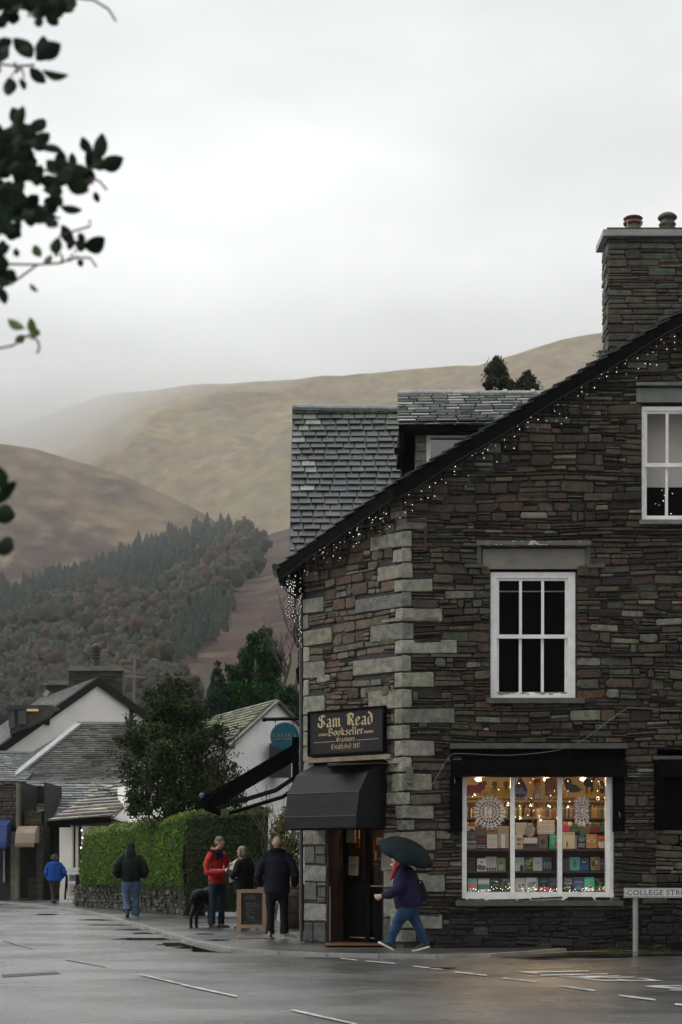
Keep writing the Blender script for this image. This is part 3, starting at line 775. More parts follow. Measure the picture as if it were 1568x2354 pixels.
# lintels etc. block the rubble
holes_f += [(wx(1108), wx(1347), wz(1310), wz(1250)), (wx(1463), wx(1680), wz(930), wz(890)), (wx(1033), wx(1440), wz(1722), wz(1710)), (wx(1500), wx(1900), wz(1750), wz(1738))]
holes_c += [(cu(712), cu(906), cz(800, 1756), cz(800, 1738))]
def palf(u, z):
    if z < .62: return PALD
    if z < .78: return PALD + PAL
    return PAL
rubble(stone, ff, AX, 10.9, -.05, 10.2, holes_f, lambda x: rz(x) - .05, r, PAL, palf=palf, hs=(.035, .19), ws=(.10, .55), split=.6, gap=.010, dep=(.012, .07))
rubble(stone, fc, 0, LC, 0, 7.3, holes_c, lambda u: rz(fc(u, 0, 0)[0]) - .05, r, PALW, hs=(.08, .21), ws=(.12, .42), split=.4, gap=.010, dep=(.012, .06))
k0 = len(stone.v); stone.v += backing.v; stone.f += [tuple(i + k0 for i in f) for f in backing.f]; stone.c += backing.c; stone.m += backing.m
stone.obj('wall', M_STONE, shop)
# --- roof
r = random.Random(3)
rf = MB(); T = .07
def plan(pts, th=T, drop=0):
    a = [V((x, y, rz(x) - drop)) for x, y in pts]; rf.prism(a, (0, 0, -th))
plan([(.83, 28.03), (5.45, 28.03), (5.45, 44.3), (.83, 44.3)]); plan([(-1.045, 29.76), (.83, 28.03), (.83, 44.3), (-.75, 44.3), (-.75, 30.6), (-1.045, 30.6)])
plan([(5.45, 28.03), (11.6, 28.03), (11.6, 44.3), (5.45, 44.3)])
rf.obj('roof', M_DARK if False else black, shop)
# slate edges along the verge, lifted a little one over another
ve = MB()
def verge(a, b, out, n):
    a, b = V(a), V(b); L = (b - a); d = L.normalized(); up = V((0, 0, 1)); nn = (up - d * d.z).normalized(); o = V(out)
    for i in range(n):
        p = a + L * (i / n); q = a + L * ((i + 1.25) / n); h0, h1 = .050 + r.uniform(0, .012), .012
        e = o * r.uniform(.02, .05)
        s0, s1 = p + nn * h0, q + nn * h1
        ve.hexa([p + nn * (h0 - .02) - o * .5, q + nn * (h1 - .02) - o * .5, q + nn * (h1 - .02) + e, p + nn * (h0 - .02) + e, s0 - o * .5, s1 - o * .5, s1 + e, s0 + e], jit((.03, .032, .03), .25, r))
verge((.83, 28.03, rz(.83)), (5.5, 28.03, rz(5.5)), (0, -1, 0), 24)
verge((-1.06, 29.78, rz(-1.045)), (.83, 28.03, rz(.83)), (-.68, -.73, 0), 12)
ve.obj('slate_edge', M_SLATE, shop)
bb = MB()
def barge(a, b, out, h=.26, t=.035):
    a, b, o = V(a), V(b), V(out)
    bb.hexa([a - V((0, 0, h)), b - V((0, 0, h)), b - V((0, 0, h)) - o * t, a - V((0, 0, h)) - o * t, a, b, b - o * t, a - o * t])
barge((.83, 28.02, rz(.83) - .02), (5.45, 28.02, rz(5.45) - .02), (0, -1, 0)); barge((5.45, 28.02, rz(5.45) - .02), (11.6, 28.02, rz(11.6) - .02), (0, -1, 0))
barge((-1.045, 29.75, rz(-1.045) - .02), (.83, 28.02, rz(.83) - .02), (-.68, -.73, 0), .22)
# soffit boards under the overhang
bb.prism([V((.83, 28.05, rz(.83) - .12)), V((10, 28.05, rz(5.45) - .12)), V((5.45, 28.29, rz(5.45) - .12)), V((.98, 28.29, rz(.9) - .12))][:1] + [V((5.45, 28.05, rz(5.45) - .12)), V((5.45, 28.29, rz(5.45) - .12)), V((.98, 28.29, rz(.98) - .12))], (0, 0, -.03))
prof = [(-1.05, 6.24), (-1.05, 6.17), (-1.02, 6.12), (-1.0, 6.03), (-.95, 5.98), (-.90, 5.90), (-.82, 5.84), (-.72, 5.82), (-.63, 5.80), (-.63, 6.45)]
bb.prism([V((x, 29.8, z)) for x, z in prof], (0, .5, 0))
bb.prism([V((x, 30.3, z)) for x, z in [(-1.05, 6.24), (-1.05, 6.1), (-.63, 6.1), (-.63, 6.45)]], (0, .3, 0)); bb.prism([V((x, 30.6, z)) for x, z in [(-.75, 6.35), (-.75, 6.1), (-.63, 6.1), (-.63, 6.45)]], (0, 13.4, 0))
bb.obj('barge_board', black, shop)
gt = MB(); gt.tube([(-1.10, 29.74, 6.28), (-1.10, 30.6, 6.28)], .055, 10); gt.obj('gutter', M('gutter_paint', (.02, .021, .02), .3), shop)
dp = MB(); dp.tube([(-.70, 29.93, 5.95), (-.665, 29.93, 5.75), (-.665, 29.93, .02)], .036, 12)
for z in (4.65, 3.18, 2.98, 4.9, 1.6, .5): dp.tube([(-.665, 29.93, z), (-.665, 29.93, z + .05)], .045, 12)
for z in (4.67, 3.2, 1.62): dp.box((-.665, 29.9, z), (-.60, 29.96, z + .02))
dp.obj('downpipe', M('pipe_paint', (.03, .031, .031), .4, (.045, .045, .043), ns=5), shop)
# bracket on the side wall behind the pipe
bk = MB(); bk.prism([V((-.62, 31, 5.6)), V((-.74, 31, 5.6)), V((-.74, 31, 4.75)), V((-.79, 31, 4.7)), V((-.76, 31, 4.5)), V((-.62, 31, 4.2))], (0, .25, 0)); bk.obj('side_bracket', black, shop)
# --- slates of the wing behind, and the dormer
r = random.Random(21)
def wingcol(r, u, v):
    c = (.027, .031, .034) if r.random() < .85 else (.038, .042, .041)
    if v > .84 and r.random() < .5: c = mixc(c, (.085, .10, .05), r.uniform(.2, .8))
    if u < .10 and r.random() < .4 and v > .45: c = mixc(c, (.20, .22, .19), r.uniform(.2, 1))
    return jit(c, .22, r)
wg = MB()
A_, B_, C_, D_ = P(664, 1330, 34.4), P(1250, 1330, 34.4), P(1250, 936, 38.5), P(672, 940, 38.5)
slates(wg, A_, B_, C_, D_, 27, .29, r, wingcol, .024, gp=.013)
for x0, x1 in ((672, 716), (716, 762), (762, 810), (810, 858), (858, 916)):
    a, b = P(x0, 937 + (x0 - 672) * .016, 38.4), P(x1 - 1, 938 + (x0 - 672) * .016, 38.4)
    wg.tube([a, b], .075, 8, (.20, .22, .215)); wg.tube([b - V((.05, 0, 0)), b], .095, 8, (.23, .25, .24))
# rafters slab beneath, so the wing has thickness
wg.prism([A_ + V((.0, .1, -.08)), B_ + V((0, .1, -.08)), C_ + V((0, .1, -.1)), D_ + V((0, .1, -.1))], (0, .1, -.15), (.03, .03, .03))
wg.box((A_.x + .35, 35, 3), (5, 42, A_.z - .05), (.1, .1, .09))
wg.obj('wing_roof', M_SLATE, shop)
dm = MB()
def dcol(r, u, v): return jit((.30, .315, .30) if r.random() < .7 else (.20, .21, .20), .25, r)
A_, B_, C_, D_ = P(914, 971, 31.6), P(1330, 967, 31.6), P(1330, 903, 33.3), P(914, 908, 33.3)
slates(dm, A_, B_, C_, D_, 10, .34, r, dcol, .028, gp=.012)
for x0, x1 in ((914, 972), (972, 1037), (1037, 1102), (1102, 1166), (1166, 1230), (1230, 1300)):
    a, b = P(x0, 904, 33.3), P(x1 - 1, 903.4, 33.3)
    dm.tube([a, b], .05, 8, (.30, .315, .30)); dm.tube([b - V((.07, 0, 0)), b], .075, 8, (.33, .34, .33))
dmo = dm.obj('dormer', M_SLATE, shop)
d2 = MB()
a = P(914, 973, 31.65); b = P(1330, 973, 31.65); d2.box((a.x + .02, 31.66, a.z - .12), (b.x, 31.72, a.z - .02)); d2.box((a.x + .04, 31.7, a.z - .14), (b.x, 33.2, a.z - .1))
q = P(917, 1040, 31.7); d2.box((q.x, 31.7, q.z), (q.x + .08, 33.1, a.z - .1)); d2.box((P(907, 1032, 31.7).x, 31.66, q.z - .02), (P(926, 0, 31.7).x, 31.72, q.z + .08))
d2.box((q.x + .08, 32.4, q.z - .6), (P(956, 0, 32).x, 33.4, a.z - .1))
d2.obj('soffit', black, dmo)
d3 = MB()
for i, (y0, y1) in enumerate(((998, 1017), (1018, 1037), (1038, 1060), (1061, 1085))):
    a, b = P(955, y1, 32), P(980, y0, 32); d3.box((a.x, 31.98, a.z + .005), (b.x, 32.5, b.z), jit((.2, .21, .18), .1, r))
d3.obj('cheek', M_STONE, dmo)
fr_ = MB(); a, b = P(980, 1095, 32), P(1130, 997, 32)
fr_.box((a.x, 31.95, a.z), (a.x + .075, 32.05, b.z)); fr_.box((a.x + .075, 31.952, b.z - .08), (b.x, 32.05, b.z)); fr_.obj('window_frame', white, dmo)
gm = MB(); gm.poly([(a.x + .07, 32.0, a.z), (b.x, 32.0, a.z), (b.x, 32.0, b.z - .07), (a.x + .07, 32.0, b.z - .07)]); gm.obj('glass', glass_mat('sky_glass', .30, (.5, .5, .5)), dmo)
gb = MB(); gb.box((a.x + .0, 32.6, a.z - .3), (b.x, 32.7, b.z)); gb.obj('curtain', M('grey_curtain', (.20, .185, .17), .9, (.25, .23, .21), ns=3), dmo)
# --- chimney
r = random.Random(17)
cx0, cy0 = P(1400, 600, 28.75).x, 28.75
ch = MB()
def fl(u, o, z): return (cx0 - o, cy0 + .62 - u, z)
def fch(u, o, z): return (u, cy0 - o, z)
ch.box((cx0 + .01, cy0 + .01, 8.6), (6.6, cy0 + .6, 11.42), (.03, .03, .03))
PC = [((0.0633, 0.0507, 0.0372), 5), ((0.0744, 0.0707, 0.0536), 5), ((0.0633, 0.0729, 0.0558), 2.5), ((0.0781, 0.0520, 0.0372), 2), ((0.0410, 0.0342, 0.0284), 4)]
rubble(ch, fch, cx0 - .02, 6.6, 9.3, 11.42, [], None, r, PC, hs=(.07, .17), ws=(.2, .6), warp=None, dep=(.012, .035))
rubble(ch, fl, 0, .64, 9.2, 11.42, [], None, r, PC, hs=(.08, .18), ws=(.2, .4), warp=None, dep=(.012, .04))
cho = ch.obj('chimney', M_STONE, shop)
sb = MB(); z1 = 11.42
sb.box((cx0 - .11, cy0 - .10, z1), (6.75, cy0 + .72, z1 + .10)); sb.obj('coping_slab', M('coping', (.22, .235, .23), .45, (.31, .32, .31), ns=4, bump=.3, bs=20), cho)
sb = MB(); sb.box((cx0 - .03, cy0 - .0, z1 + .101), (6.7, cy0 + .62, z1 + .165)); sb.obj('mossy_flaunching', M('moss', (.03, .035, .015), .95, (.08, .09, .03), ns=18, bump=.8, bs=50), cho)
p1 = P(1455, 523, 29.05); p1.z = z1 + .16
pt = MB(); pt.sm = True; pt.lathe(p1, [(.135, 0), (.12, .08), (.115, .13), (.125, .15)], 24); pt.obj('chimney_pot', M('buff_clay', (.12, .11, .085), .7, (.2, .18, .13), ns=8), cho)
pt = MB(); pt.sm = True; pt.lathe(p1 + V((0, 0, .14)), [(.12, 0), (.155, .015), (.16, .05), (.13, .06), (.11, .065), (.105, .09), (.13, .095), (.16, .11), (.13, .135), (.06, .155), (.01, .16)], 24); pt.obj('pot_cowl', M('red_cowl', (.16, .06, .055), .5, (.10, .04, .04), ns=8), cho)
st_ = MB(); st_.tube([p1 + V((-.125, -.02, .02)), p1 + V((-.06, -.135, .02)), p1 + V((.06, -.135, .02)), p1 + V((.125, -.02, .02))], .008, 6)
for dx in (-.1, .1): st_.tube([p1 + V((dx, -.11, .02)), p1 + V((dx * 1.15, -.13, .17))], .006, 6)
st_.obj('strap', M('bare_metal', (.5, .5, .48), .4, metal=.7), cho)
p2 = P(1534, 523, 29.05); p2.z = z1 + .16
pt = MB(); pt.sm = True; pt.lathe(p2, [(.13, 0), (.125, .05), (.12, .12), (.138, .14), (.138, .165), (.115, .18), (.115, .24), (.15, .245), (.158, .27), (.14, .30), (.09, .335), (.02, .35)], 24)
pt.obj('chimney_pot', M('mossy_pot', (.045, .05, .045), .7, (.12, .13, .05), ns=9, nmix=(.5, .7)), cho)
# --- lintels, sills
def slab(name, xa, xb, ya, yb, out, m, parent, back=-.05):
    o = MB(); o.box((wx(xa), back, wz(yb)), (wx(xb), out, wz(ya)), fr=ff); return o.obj(name, m, parent)
lichen = M('lichen_slab', (.10, .10, .095), .7, (.42, .42, .38), ns=11, nmix=(.56, .6), bump=.6, bs=30)
lint = M('lintel_stone', (.20, .18, .15), .7, (.15, .14, .12), ns=4, bump=.5, bs=25)
lintg = M('green_lintel', (.13, .15, .135), .7, (.17, .185, .165), ns=4, bump=.5, bs=25)
def sash(name, xa, xb, ya, yb, gx0, gx1, gy0, gy1, munt, meet, peel):
    """box sash in the gable: outer frame and glass limits in picture px"""
    root = MB(); o1 = -.03
    def b(a, bq, c, d, oa, ob): root.box((wx(a), oa, wz(d)), (wx(bq), ob, wz(c)), fr=ff)
    b(xa, gx0 - 6, ya, yb, -.16, -.03); b(gx1 + 6, xb, ya, yb, -.16, -.03); b(gx0 - 6, gx1 + 6, ya, gy0 - 6, -.16, -.032); b(gx0 - 6, gx1 + 6, gy1 + 8, yb, -.16, -.025)
    fo = root.obj(name, white, shop)
    s = MB()
    def c(a, bq, cq, d, oa, ob): s.box((wx(a), oa, wz(d)), (wx(bq), ob, wz(cq)), fr=ff)
    c(gx0 - 6, gx0, gy0 - 6, meet + 4, -.10, -.06); c(gx1, gx1 + 6, gy0 - 6, meet + 4, -.10, -.06); c(gx0, gx1, gy0 - 6, gy0, -.10, -.062); c(gx0, gx1, meet - 4, meet + 5, -.10, -.058)
    c(gx0 - 6, gx0, meet + 4, gy1 + 8, -.15, -.105); c(gx1, gx1 + 6, meet + 4, gy1 + 8, -.15, -.105); c(gx0, gx1, gy1, gy1 + 8, -.15, -.103)
    for m_ in munt:
        c(m_ - 3.2, m_ + 3.2, gy0, meet - 4, -.095, -.064); c(m_ - 3.2, m_ + 3.2, meet + 5, gy1, -.145, -.107)
    s.obj('sash', white, fo)
    gl = MB(); gl.poly([ff(wx(gx0), -.08, wz(meet)), ff(wx(gx1), -.08, wz(meet)), ff(wx(gx1), -.08, wz(gy0)), ff(wx(gx0), -.08, wz(gy0))])
    gl.poly([ff(wx(gx0), -.125, wz(gy1)), ff(wx(gx1), -.125, wz(gy1)), ff(wx(gx1), -.125, wz(meet)), ff(wx(gx0), -.125, wz(meet))])
    gl.obj('glass', glass_mat('window_glass', .006), fo)
    # peeling paint patches on the bottom rail and stiles
    pe = MB(); rr = random.Random(peel)
    for i in range(peel):
        x = rr.uniform(gx0 - 2, gx1 + 2); y = gy1 + rr.uniform(1, 6); ww, hh = rr.uniform(3, 18), rr.uniform(.8, 2.6); o_ = -.1005 + i * .0001
        pts = [(x + cos(t) * ww * rr.uniform(.6, 1), y + sin(t) * hh * rr.uniform(.6, 1)) for t in [j * .7 for j in range(9)]]
        pe.poly([ff(wx(p), o_, wz(q)) for p, q in pts])
    if peel: pe.obj('bare_wood', M('weathered_wood', (.22, .21, .18), .8, (.14, .13, .11), ns=30), fo)
    return fo
w1 = sash('window', 1128, 1323, 1314, 1605, 1148, 1300, 1333, 1589, (1197.5, 1248.5), 1461, 16)
w2 = sash('window', 1475, 1665, 933, 1197, 1489, 1651, 948, 1182, (1535, 1605), 1066, 0)
slab('sill', 1117, 1342, 1605, 1617, .12, dark_slab, w1); slab('lintel', 1109, 1346, 1262, 1308, .03, lint, w1)
slab('drip_slab', 1096, 1356, 1246, 1256, .15, lichen, w1); slab('drip_slab', 1096, 1106, 1257, 1297, .06, dark_slab, w1); slab('drip_slab', 1346, 1356, 1257, 1297, .06, dark_slab, w1)
slab('drip_slab', 1068, 1110, 1298, 1306, .10, dark_slab, w1); slab('drip_slab', 1347, 1389, 1298, 1306, .10, dark_slab, w1)
slab('sill', 1468, 1680, 1197, 1207, .12, slab_m, w2); slab('lintel', 1462, 1680, 893, 925, .03, lintg, w2); slab('drip_slab', 1460, 1690, 882, 889, .11, slab_m, w2)
# dark rooms behind
room = M('dim_plaster', (.10, .09, .08), .9, (.13, .12, .10), ns=2)
rm = MB()
def roomshell(mb, x0, x1, y0, y1, z0, z1):
    mb.poly([(x0, y1, z0), (x1, y1, z0), (x1, y1, z1), (x0, y1, z1)]); mb.poly([(x0, y0, z0), (x0, y1, z0), (x0, y1, z1), (x0, y0, z1)])
    mb.poly([(x1, y0, z0), (x1, y1, z0), (x1, y1, z1), (x1, y0, z1)]); mb.poly([(x0, y0, z0), (x1, y0, z0), (x1, y1, z0), (x0, y1, z0)]); mb.poly([(x0, y0, z1), (x1, y0, z1), (x1, y1, z1), (x0, y1, z1)])
roomshell(rm, 1.4, 5.2, 28.71, 32.5, 3.3, 6.3)
rm.obj('bedroom', M('dark_room', (.012, .012, .011), .95, spec=.1), shop)
rm = MB(); roomshell(rm, 4.2, 6.6, 28.71, 31.5, 6.4, 9.0); rm.obj('attic_room', room, shop)
ra = MB(); ra.tube([ff(wx(1140), -.28, wz(1353)), ff(wx(1308), -.28, wz(1353))], .009, 8); ra.obj('curtain_rail', M('pale_rail', (.5, .52, .48), .4), w1)
bl = MB(); bl.box((wx(1478), -.5, wz(1105)), (wx(1680), -.49, wz(930)), fr=ff); bl.obj('ceiling_panel', M('lit_ceiling_grey', (.50, .46, .43), .9, (.58, .53, .5), ns=2), w2)  # added pale panel standing in for the ceiling lit through the window
# iron wall tie, rusted strap, little lamp box
it = MB(); iy = wz(1241)
it.box((wx(957), .03, wz(1221)), (wx(1000), .06, wz(1216)), fr=ff); it.box((wx(957), .03, wz(1259)), (wx(1001), .06, wz(1253)), fr=ff); it.box((wx(975), .045, wz(1266)), (wx(981), .075, wz(1212)), fr=ff)
it.obj('wall_tie', M('rusty_iron', (.035, .02, .015), .8, (.06, .03, .02), ns=20), shop)
it = MB(); it.box((LC - .42, .046, 0), (LC + .02, .056, .045), fr=lambda u, o, z: fc(u, o, z + wz(1426))); it.box((AX - .0, .046, 0), (AX + .56, .058, .045), fr=lambda u, o, z: ff(u, o, z + wz(1426)))
it.obj('iron_strap', M('orange_rust', (.13, .085, .05), .8, (.22, .20, .17), ns=6), shop)
# ================================================================== the village street on the left
render_w = M('white_render', (.80, .76, .71), .85, (.88, .84, .79), ns=1.2, bump=.6, bs=45)
render_w2 = M('white_roughcast', (.80, .79, .77), .85, (.88, .87, .85), ns=2, bump=.9, bs=22)
lead = M('lead_flashing', (.22, .23, .235), .45, (.32, .33, .33), ns=5)
rustone = M('old_stone', (.10, .088, .07), .8, (.17, .15, .12), ns=3.5, bump=.9, bs=9)
def pl(pts, Y=None): return [P(*q) if Y is None else P(q[0], q[1], Y) for q in pts]
def beam(mb, a, b, w, h, col=None):
    a, b = V(a), V(b); d = (b - a).normalized(); s = d.cross(V((0, 0, 1))).normalized() * w / 2; u = s.cross(d).normalized() * h / 2
    if u.z < 0: u = -u
    mb.hexa([a - s - u, b - s - u, b + s - u, a + s - u, a - s + u, b - s + u, b + s + u, a + s + u], col)
def scol(base, alt=None, pa=.3, am=.34):
    return lambda r, u, v: jit(alt if alt and r.random() < pa else base, am, r)
r = random.Random(77)
# ---- white gabled house
wh = thing('white_house', 'white rendered gabled house with two stone chimneys behind the low slate roofs', 'house', tuple(G(180, 2040)))
apx, lf, rt = P(222, 1557, 78), P(-60, 1754, 72), P(352, 1652, 81.5)
rd = V((-4.1, 10, 0)) * 1.0
m = MB()
def down(p, z): return V((p.x, p.y, z))
g0 = V((.16, .1, -.28))
m.poly([down(lf, 0), down(rt, 0), rt + g0 * 1.2, apx + g0, lf + g0]); m.poly([down(lf, 0), lf + g0, lf + rd + g0, down(lf + rd, 0)])
m.obj('wall', render_w, wh)
m = MB()
eL = lf + V((0, 0, -.05)); slates(m, lf + rd, lf, apx, apx + rd, 34, .38, r, scol((.16, .165, .155), (.11, .115, .11)), .02)
slates(m, rt, rt + rd, apx + rd, apx, 26, .38, r, scol((.2, .2, .19), (.15, .15, .15)), .02)
m.obj('roof', M_SLATE, wh)
m = MB(); out = V((.14, -.25, 0))
for a, b in ((lf, apx), (apx, rt)):
    a, b = a + out, b + out
    m.hexa([a + V((0, 0, -.36)), b + V((0, 0, -.36)), b - out + V((0, 0, -.36)), a - out + V((0, 0, -.36)), a, b, b - out, a - out])
for t, (a, b) in ((.22, (lf, apx)), (.58, (lf, apx)), (.6, (apx, rt))):
    p = a.lerp(b, t); m.box((p.x - .11, p.y - .25, p.z - .56), (p.x + .11, p.y + .2, p.z - .3))
m.obj('barge_board', M('brown_board', (.014, .013, .011), .8, (.022, .02, .017), ns=3, spec=.1), wh)
def stack(x0, x1, y0, y1, Y, dep, parent, pots=()):
    a, b = P(x0, y1, Y), P(x1, y0, Y); m = MB(); rr = random.Random(int(x0))
    m.box((a.x + .03, Y + .03, a.z - 2), (b.x - .03, Y + dep, b.z), (.04, .036, .03))
    PCH = [((.048, .042, .030), 4), ((.034, .03, .022), 4), ((.07, .064, .048), 2)]
    rubble(m, lambda u, o, z: (u, Y - o, z), a.x, b.x, a.z - 2, b.z, [], None, rr, PCH, hs=(.1, .26), ws=(.25, .8), warp=None, gap=.01)
    rubble(m, lambda u, o, z: (a.x - o, Y + dep - u, z), 0, dep, a.z - 2, b.z, [], None, rr, [((.10, .09, .065), 4), ((.07, .06, .045), 3)], hs=(.12, .26), ws=(.25, .5), warp=None, gap=.01)
    c = m.obj('chimney', M_STONE, parent)
    m = MB(); m.box((a.x - .12, Y - .12, b.z), (b.x + .08, Y + dep + .1, b.z + .1)); m.box((a.x + .1, Y + .02, b.z + .1), (b.x - .05, Y + dep - .1, b.z + .22)); m.obj('coping', M('old_coping', (.10, .10, .085), .7, (.17, .17, .15), ns=3), c)
    return c
cw = stack(158, 283, 1542, 1600, 82, 1.0, wh); stack(106, 158, 1574, 1608, 86, .9, wh)
q = P(221, 1530, 82.5); m = MB(); m.lathe(q - V((0, 0, .25)), [(.2, 0), (.19, .55)] + sum([[(.17, .56 + i * .14), (.23, .60 + i * .14), (.23, .65 + i * .14), (.17, .67 + i * .14)] for i in range(4)], []) + [(.2, 1.14), (.12, 1.26), (.03, 1.3)], 14)
m.obj('flue', M('flue_metal', (.02, .02, .02), .5), cw)
for p_, q_ in (((104, 1600, 85.6), (112, 1588, 85.6)), ((158, 1590, 81.6), (150, 1597, 81.6))): fb = MB(); beam(fb, P(*p_), P(*q_), .3, .2); fb.obj('flashing', lead, wh)
dz_ = MB(); a, b = P(8, 1680, 73.4), P(118, 1620, 73.4)
dz_.prism([P(6, 1631, 73), P(25, 1620, 73), P(122, 1620, 73.6), P(112, 1627, 73.6)], (0, 3, 0), (.5, .5, .5))
do = dz_.obj('dormer', M('felt_roof', (.08, .08, .075), .6, (.12, .12, .115), ns=4), wh)
m = MB(); m.prism([P(20, 1630, 73.4), P(108, 1627, 73.4), P(98, 1642, 73.4), P(60, 1670, 73.4), P(24, 1690, 73.4)], (0, 2.2, 0)); m.obj('cheek', M('dormer_wood', (.03, .028, .025), .6), do)
m = MB(); m.box((P(20, 0, 73.3).x, 73.3, P(0, 1672, 73.3).z), (P(34, 0, 73.3).x, 73.38, P(0, 1632, 73.3).z)); m.box((P(42, 0, 73.3).x, 73.3, P(0, 1665, 73.3).z), (P(60, 0, 73.3).x, 73.38, P(0, 1632, 73.3).z)); m.obj('glass', M('dim_glass', (.06, .06, .065), .2), do)
m = MB(); m.box((P(62, 0, 73.35).x, 73.32, P(0, 1634, 73.3).z), (P(88, 0, 73.3).x, 73.39, P(0, 1629, 73.3).z)); m.obj('lit_gap', M('lamp_glow', (.9, .62, .3), .5, emit=.08), do)
# aerial
ae = thing('aerial', 'rusty television aerial on a tall pole beside the white house chimney', 'aerial', tuple(P(310, 1605, 80)))
m = MB(); m.tube([P(308, 1620, 80), P(310, 1502, 80)], .045, 6); m.obj('pole', M('galvanised', (.16, .14, .12), .5), ae)
m = MB()
for y, x0, x1 in ((1532, 286, 313), (1545, 288, 322), (1556, 286, 335), (1508, 300, 320)): m.tube([P(x0, y, 80), P(x1, y + (5 if y == 1508 else 0), 80)], .03, 5)
for y in (1532, 1556, 1545):
    for i in range(7): m.tube([P(287 + i * 4, y - 4, 80), P(287 + i * 4, y + 4, 80)], .015, 4)
m.obj('array', M('galvanised', ()), ae)
for x in (302, 319): m = MB(); m.tube([P(x, 1498 + (x - 302) * .3, 80), P(x, 1516, 80)], .03, 5); m.obj('loop_end', M('galvanised', ()), ae)
# ---- long low range with hipped slate roofs
lr = thing('slate_roofed_cottage', 'low cottage range under broad hipped slate roofs with pale lead hips', 'house', tuple(G(200, 2060)))
r = random.Random(88)
m = MB()
def mossy(r, u, v):
    c = (.07, .074, .062) if r.random() < .6 else (.05, .053, .047)
    if u < .35 or v < .25: c = mixc(c, (.14, .145, .125), r.uniform(.2, 1))
    return jit(c, .34, r)
slates(m, P(24, 1794, 67.0), P(420, 1794, 67.0), P(420, 1663, 71), P(182, 1663, 71), 30, .42, r, mossy, .03)
slates(m, P(-50, 1800, 66.5), P(22, 1796, 67.0), P(176, 1667, 71.1), P(100, 1733, 71.4), 16, .4, r, scol((.08, .08, .07)), .02)
slates(m, P(-60, 1797, 66.4), P(60, 1797, 66.5), P(110, 1731, 69.5), P(-60, 1727, 69.5), 14, .4, r, scol((.13, .135, .132), (.17, .175, .172)), .024)
m.obj('roof', M_SLATE, lr)
m = MB(); beam(m, P(20, 1793, 66.9), P(181, 1664, 70.9), .3, .10); beam(m, P(-60, 1726, 69.4), P(108, 1731, 69.4), .25, .08); beam(m, P(180, 1662, 71), P(420, 1662, 71), .2, .12); m.obj('lead_hip', lead, lr)
m = MB(); beam(m, P(-60, 1799, 66.8), P(420, 1799, 66.8), .3, .22); m.obj('gutter', M('dark_gutter', (.025, .025, .025), .5), lr)
m = MB()
slates(m, P(98, 1898, 62), P(420, 1898, 62), P(420, 1797, 66.0), P(62, 1797, 66.0), 17, .44, r, scol((.22, .23, .22), (.14, .145, .14), .4), .026)
m.obj('lower_roof', M_SLATE, lr)
m = MB(); beam(m, P(62, 1797, 65.95), P(420, 1796, 65.95), .2, .12); m.obj('lead_strip', lead, lr)
m = MB(); m.box((P(98, 0, 62.6).x, 62.6, -.1), (P(420, 0, 62.6).x, 63, P(0, 1900, 62.6).z)); m.box((-22, 67.3, 0), (-5, 67.8, P(0, 1800, 67.3).z)); m.obj('wall', M('grey_wall', (.010, .011, .011), .8, (.018, .018, .016), ns=3, bump=.6, bs=10), lr)
# ---- dark stone shops at the edge of the picture
sh = thing('dark_stone_shop', 'dark stone shop front with a deep shadowed entrance at the road bend', 'shop', tuple(G(40, 2068)))
r = random.Random(99)
m = MB(); Yf = 60.5
PS = [((.075, .062, .045), 4), ((.05, .044, .034), 4), ((.095, .085, .065), 2)]
def fsh(u, o, z): return (u, Yf - o, z)
X = lambda xd: (xd - 784) * Yf / F
Z = lambda yd: CH + (1972 - yd) * Yf / F
rubble(m, fsh, X(-70), X(48), Z(1900), Z(1797), [], None, r, PS, hs=(.12, .3), ws=(.2, .6), warp=None, gap=.012)
m.box((X(-70), Yf, Z(1900)), (X(48), Yf + 5, Z(1797)), (.03, .03, .03))
rubble(m, fsh, X(83), X(99), -.1, Z(1900), [], None, r, [((.075, .066, .055), 3), ((.05, .045, .038), 3)], hs=(.12, .25), ws=(.2, .5), warp=None, gap=.012)
m.box((X(83), Yf, -.1), (X(99), Yf + 3, Z(1898)), (.03, .03, .03))
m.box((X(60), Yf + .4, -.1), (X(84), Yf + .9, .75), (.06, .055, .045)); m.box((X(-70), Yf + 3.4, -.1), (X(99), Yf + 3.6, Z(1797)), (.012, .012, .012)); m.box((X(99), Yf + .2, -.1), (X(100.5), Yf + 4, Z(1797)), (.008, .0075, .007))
rubble(m, lambda u, o, z: (u, Yf + .4 - o, z), X(50), X(92), Z(1895), Z(1862), [], None, r, [((.10, .095, .06), 3), ((.06, .075, .03), 2)], hs=(.12, .3), ws=(.2, .6), warp=None)
m.box((X(50), Yf + .41, Z(1900)), (X(92), Yf + .8, Z(1862)), (.03, .03, .03))
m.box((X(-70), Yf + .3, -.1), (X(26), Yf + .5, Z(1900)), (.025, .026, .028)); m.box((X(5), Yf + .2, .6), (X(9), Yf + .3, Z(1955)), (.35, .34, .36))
m.obj('wall', M_STONE, sh)
m = MB(); m.tube([P(43, 1800, 60.1), P(40, 2066, 60.1)], .07, 8); m.obj('downpipe', M('mossy_pipe', (.08, .075, .055), .7, (.13, .12, .085), ns=2), sh)
m = MB(); m.box((X(28), Yf - .25, 0), (X(45), Yf + .1, Z(1912))); m.obj('pier', rustone, sh)
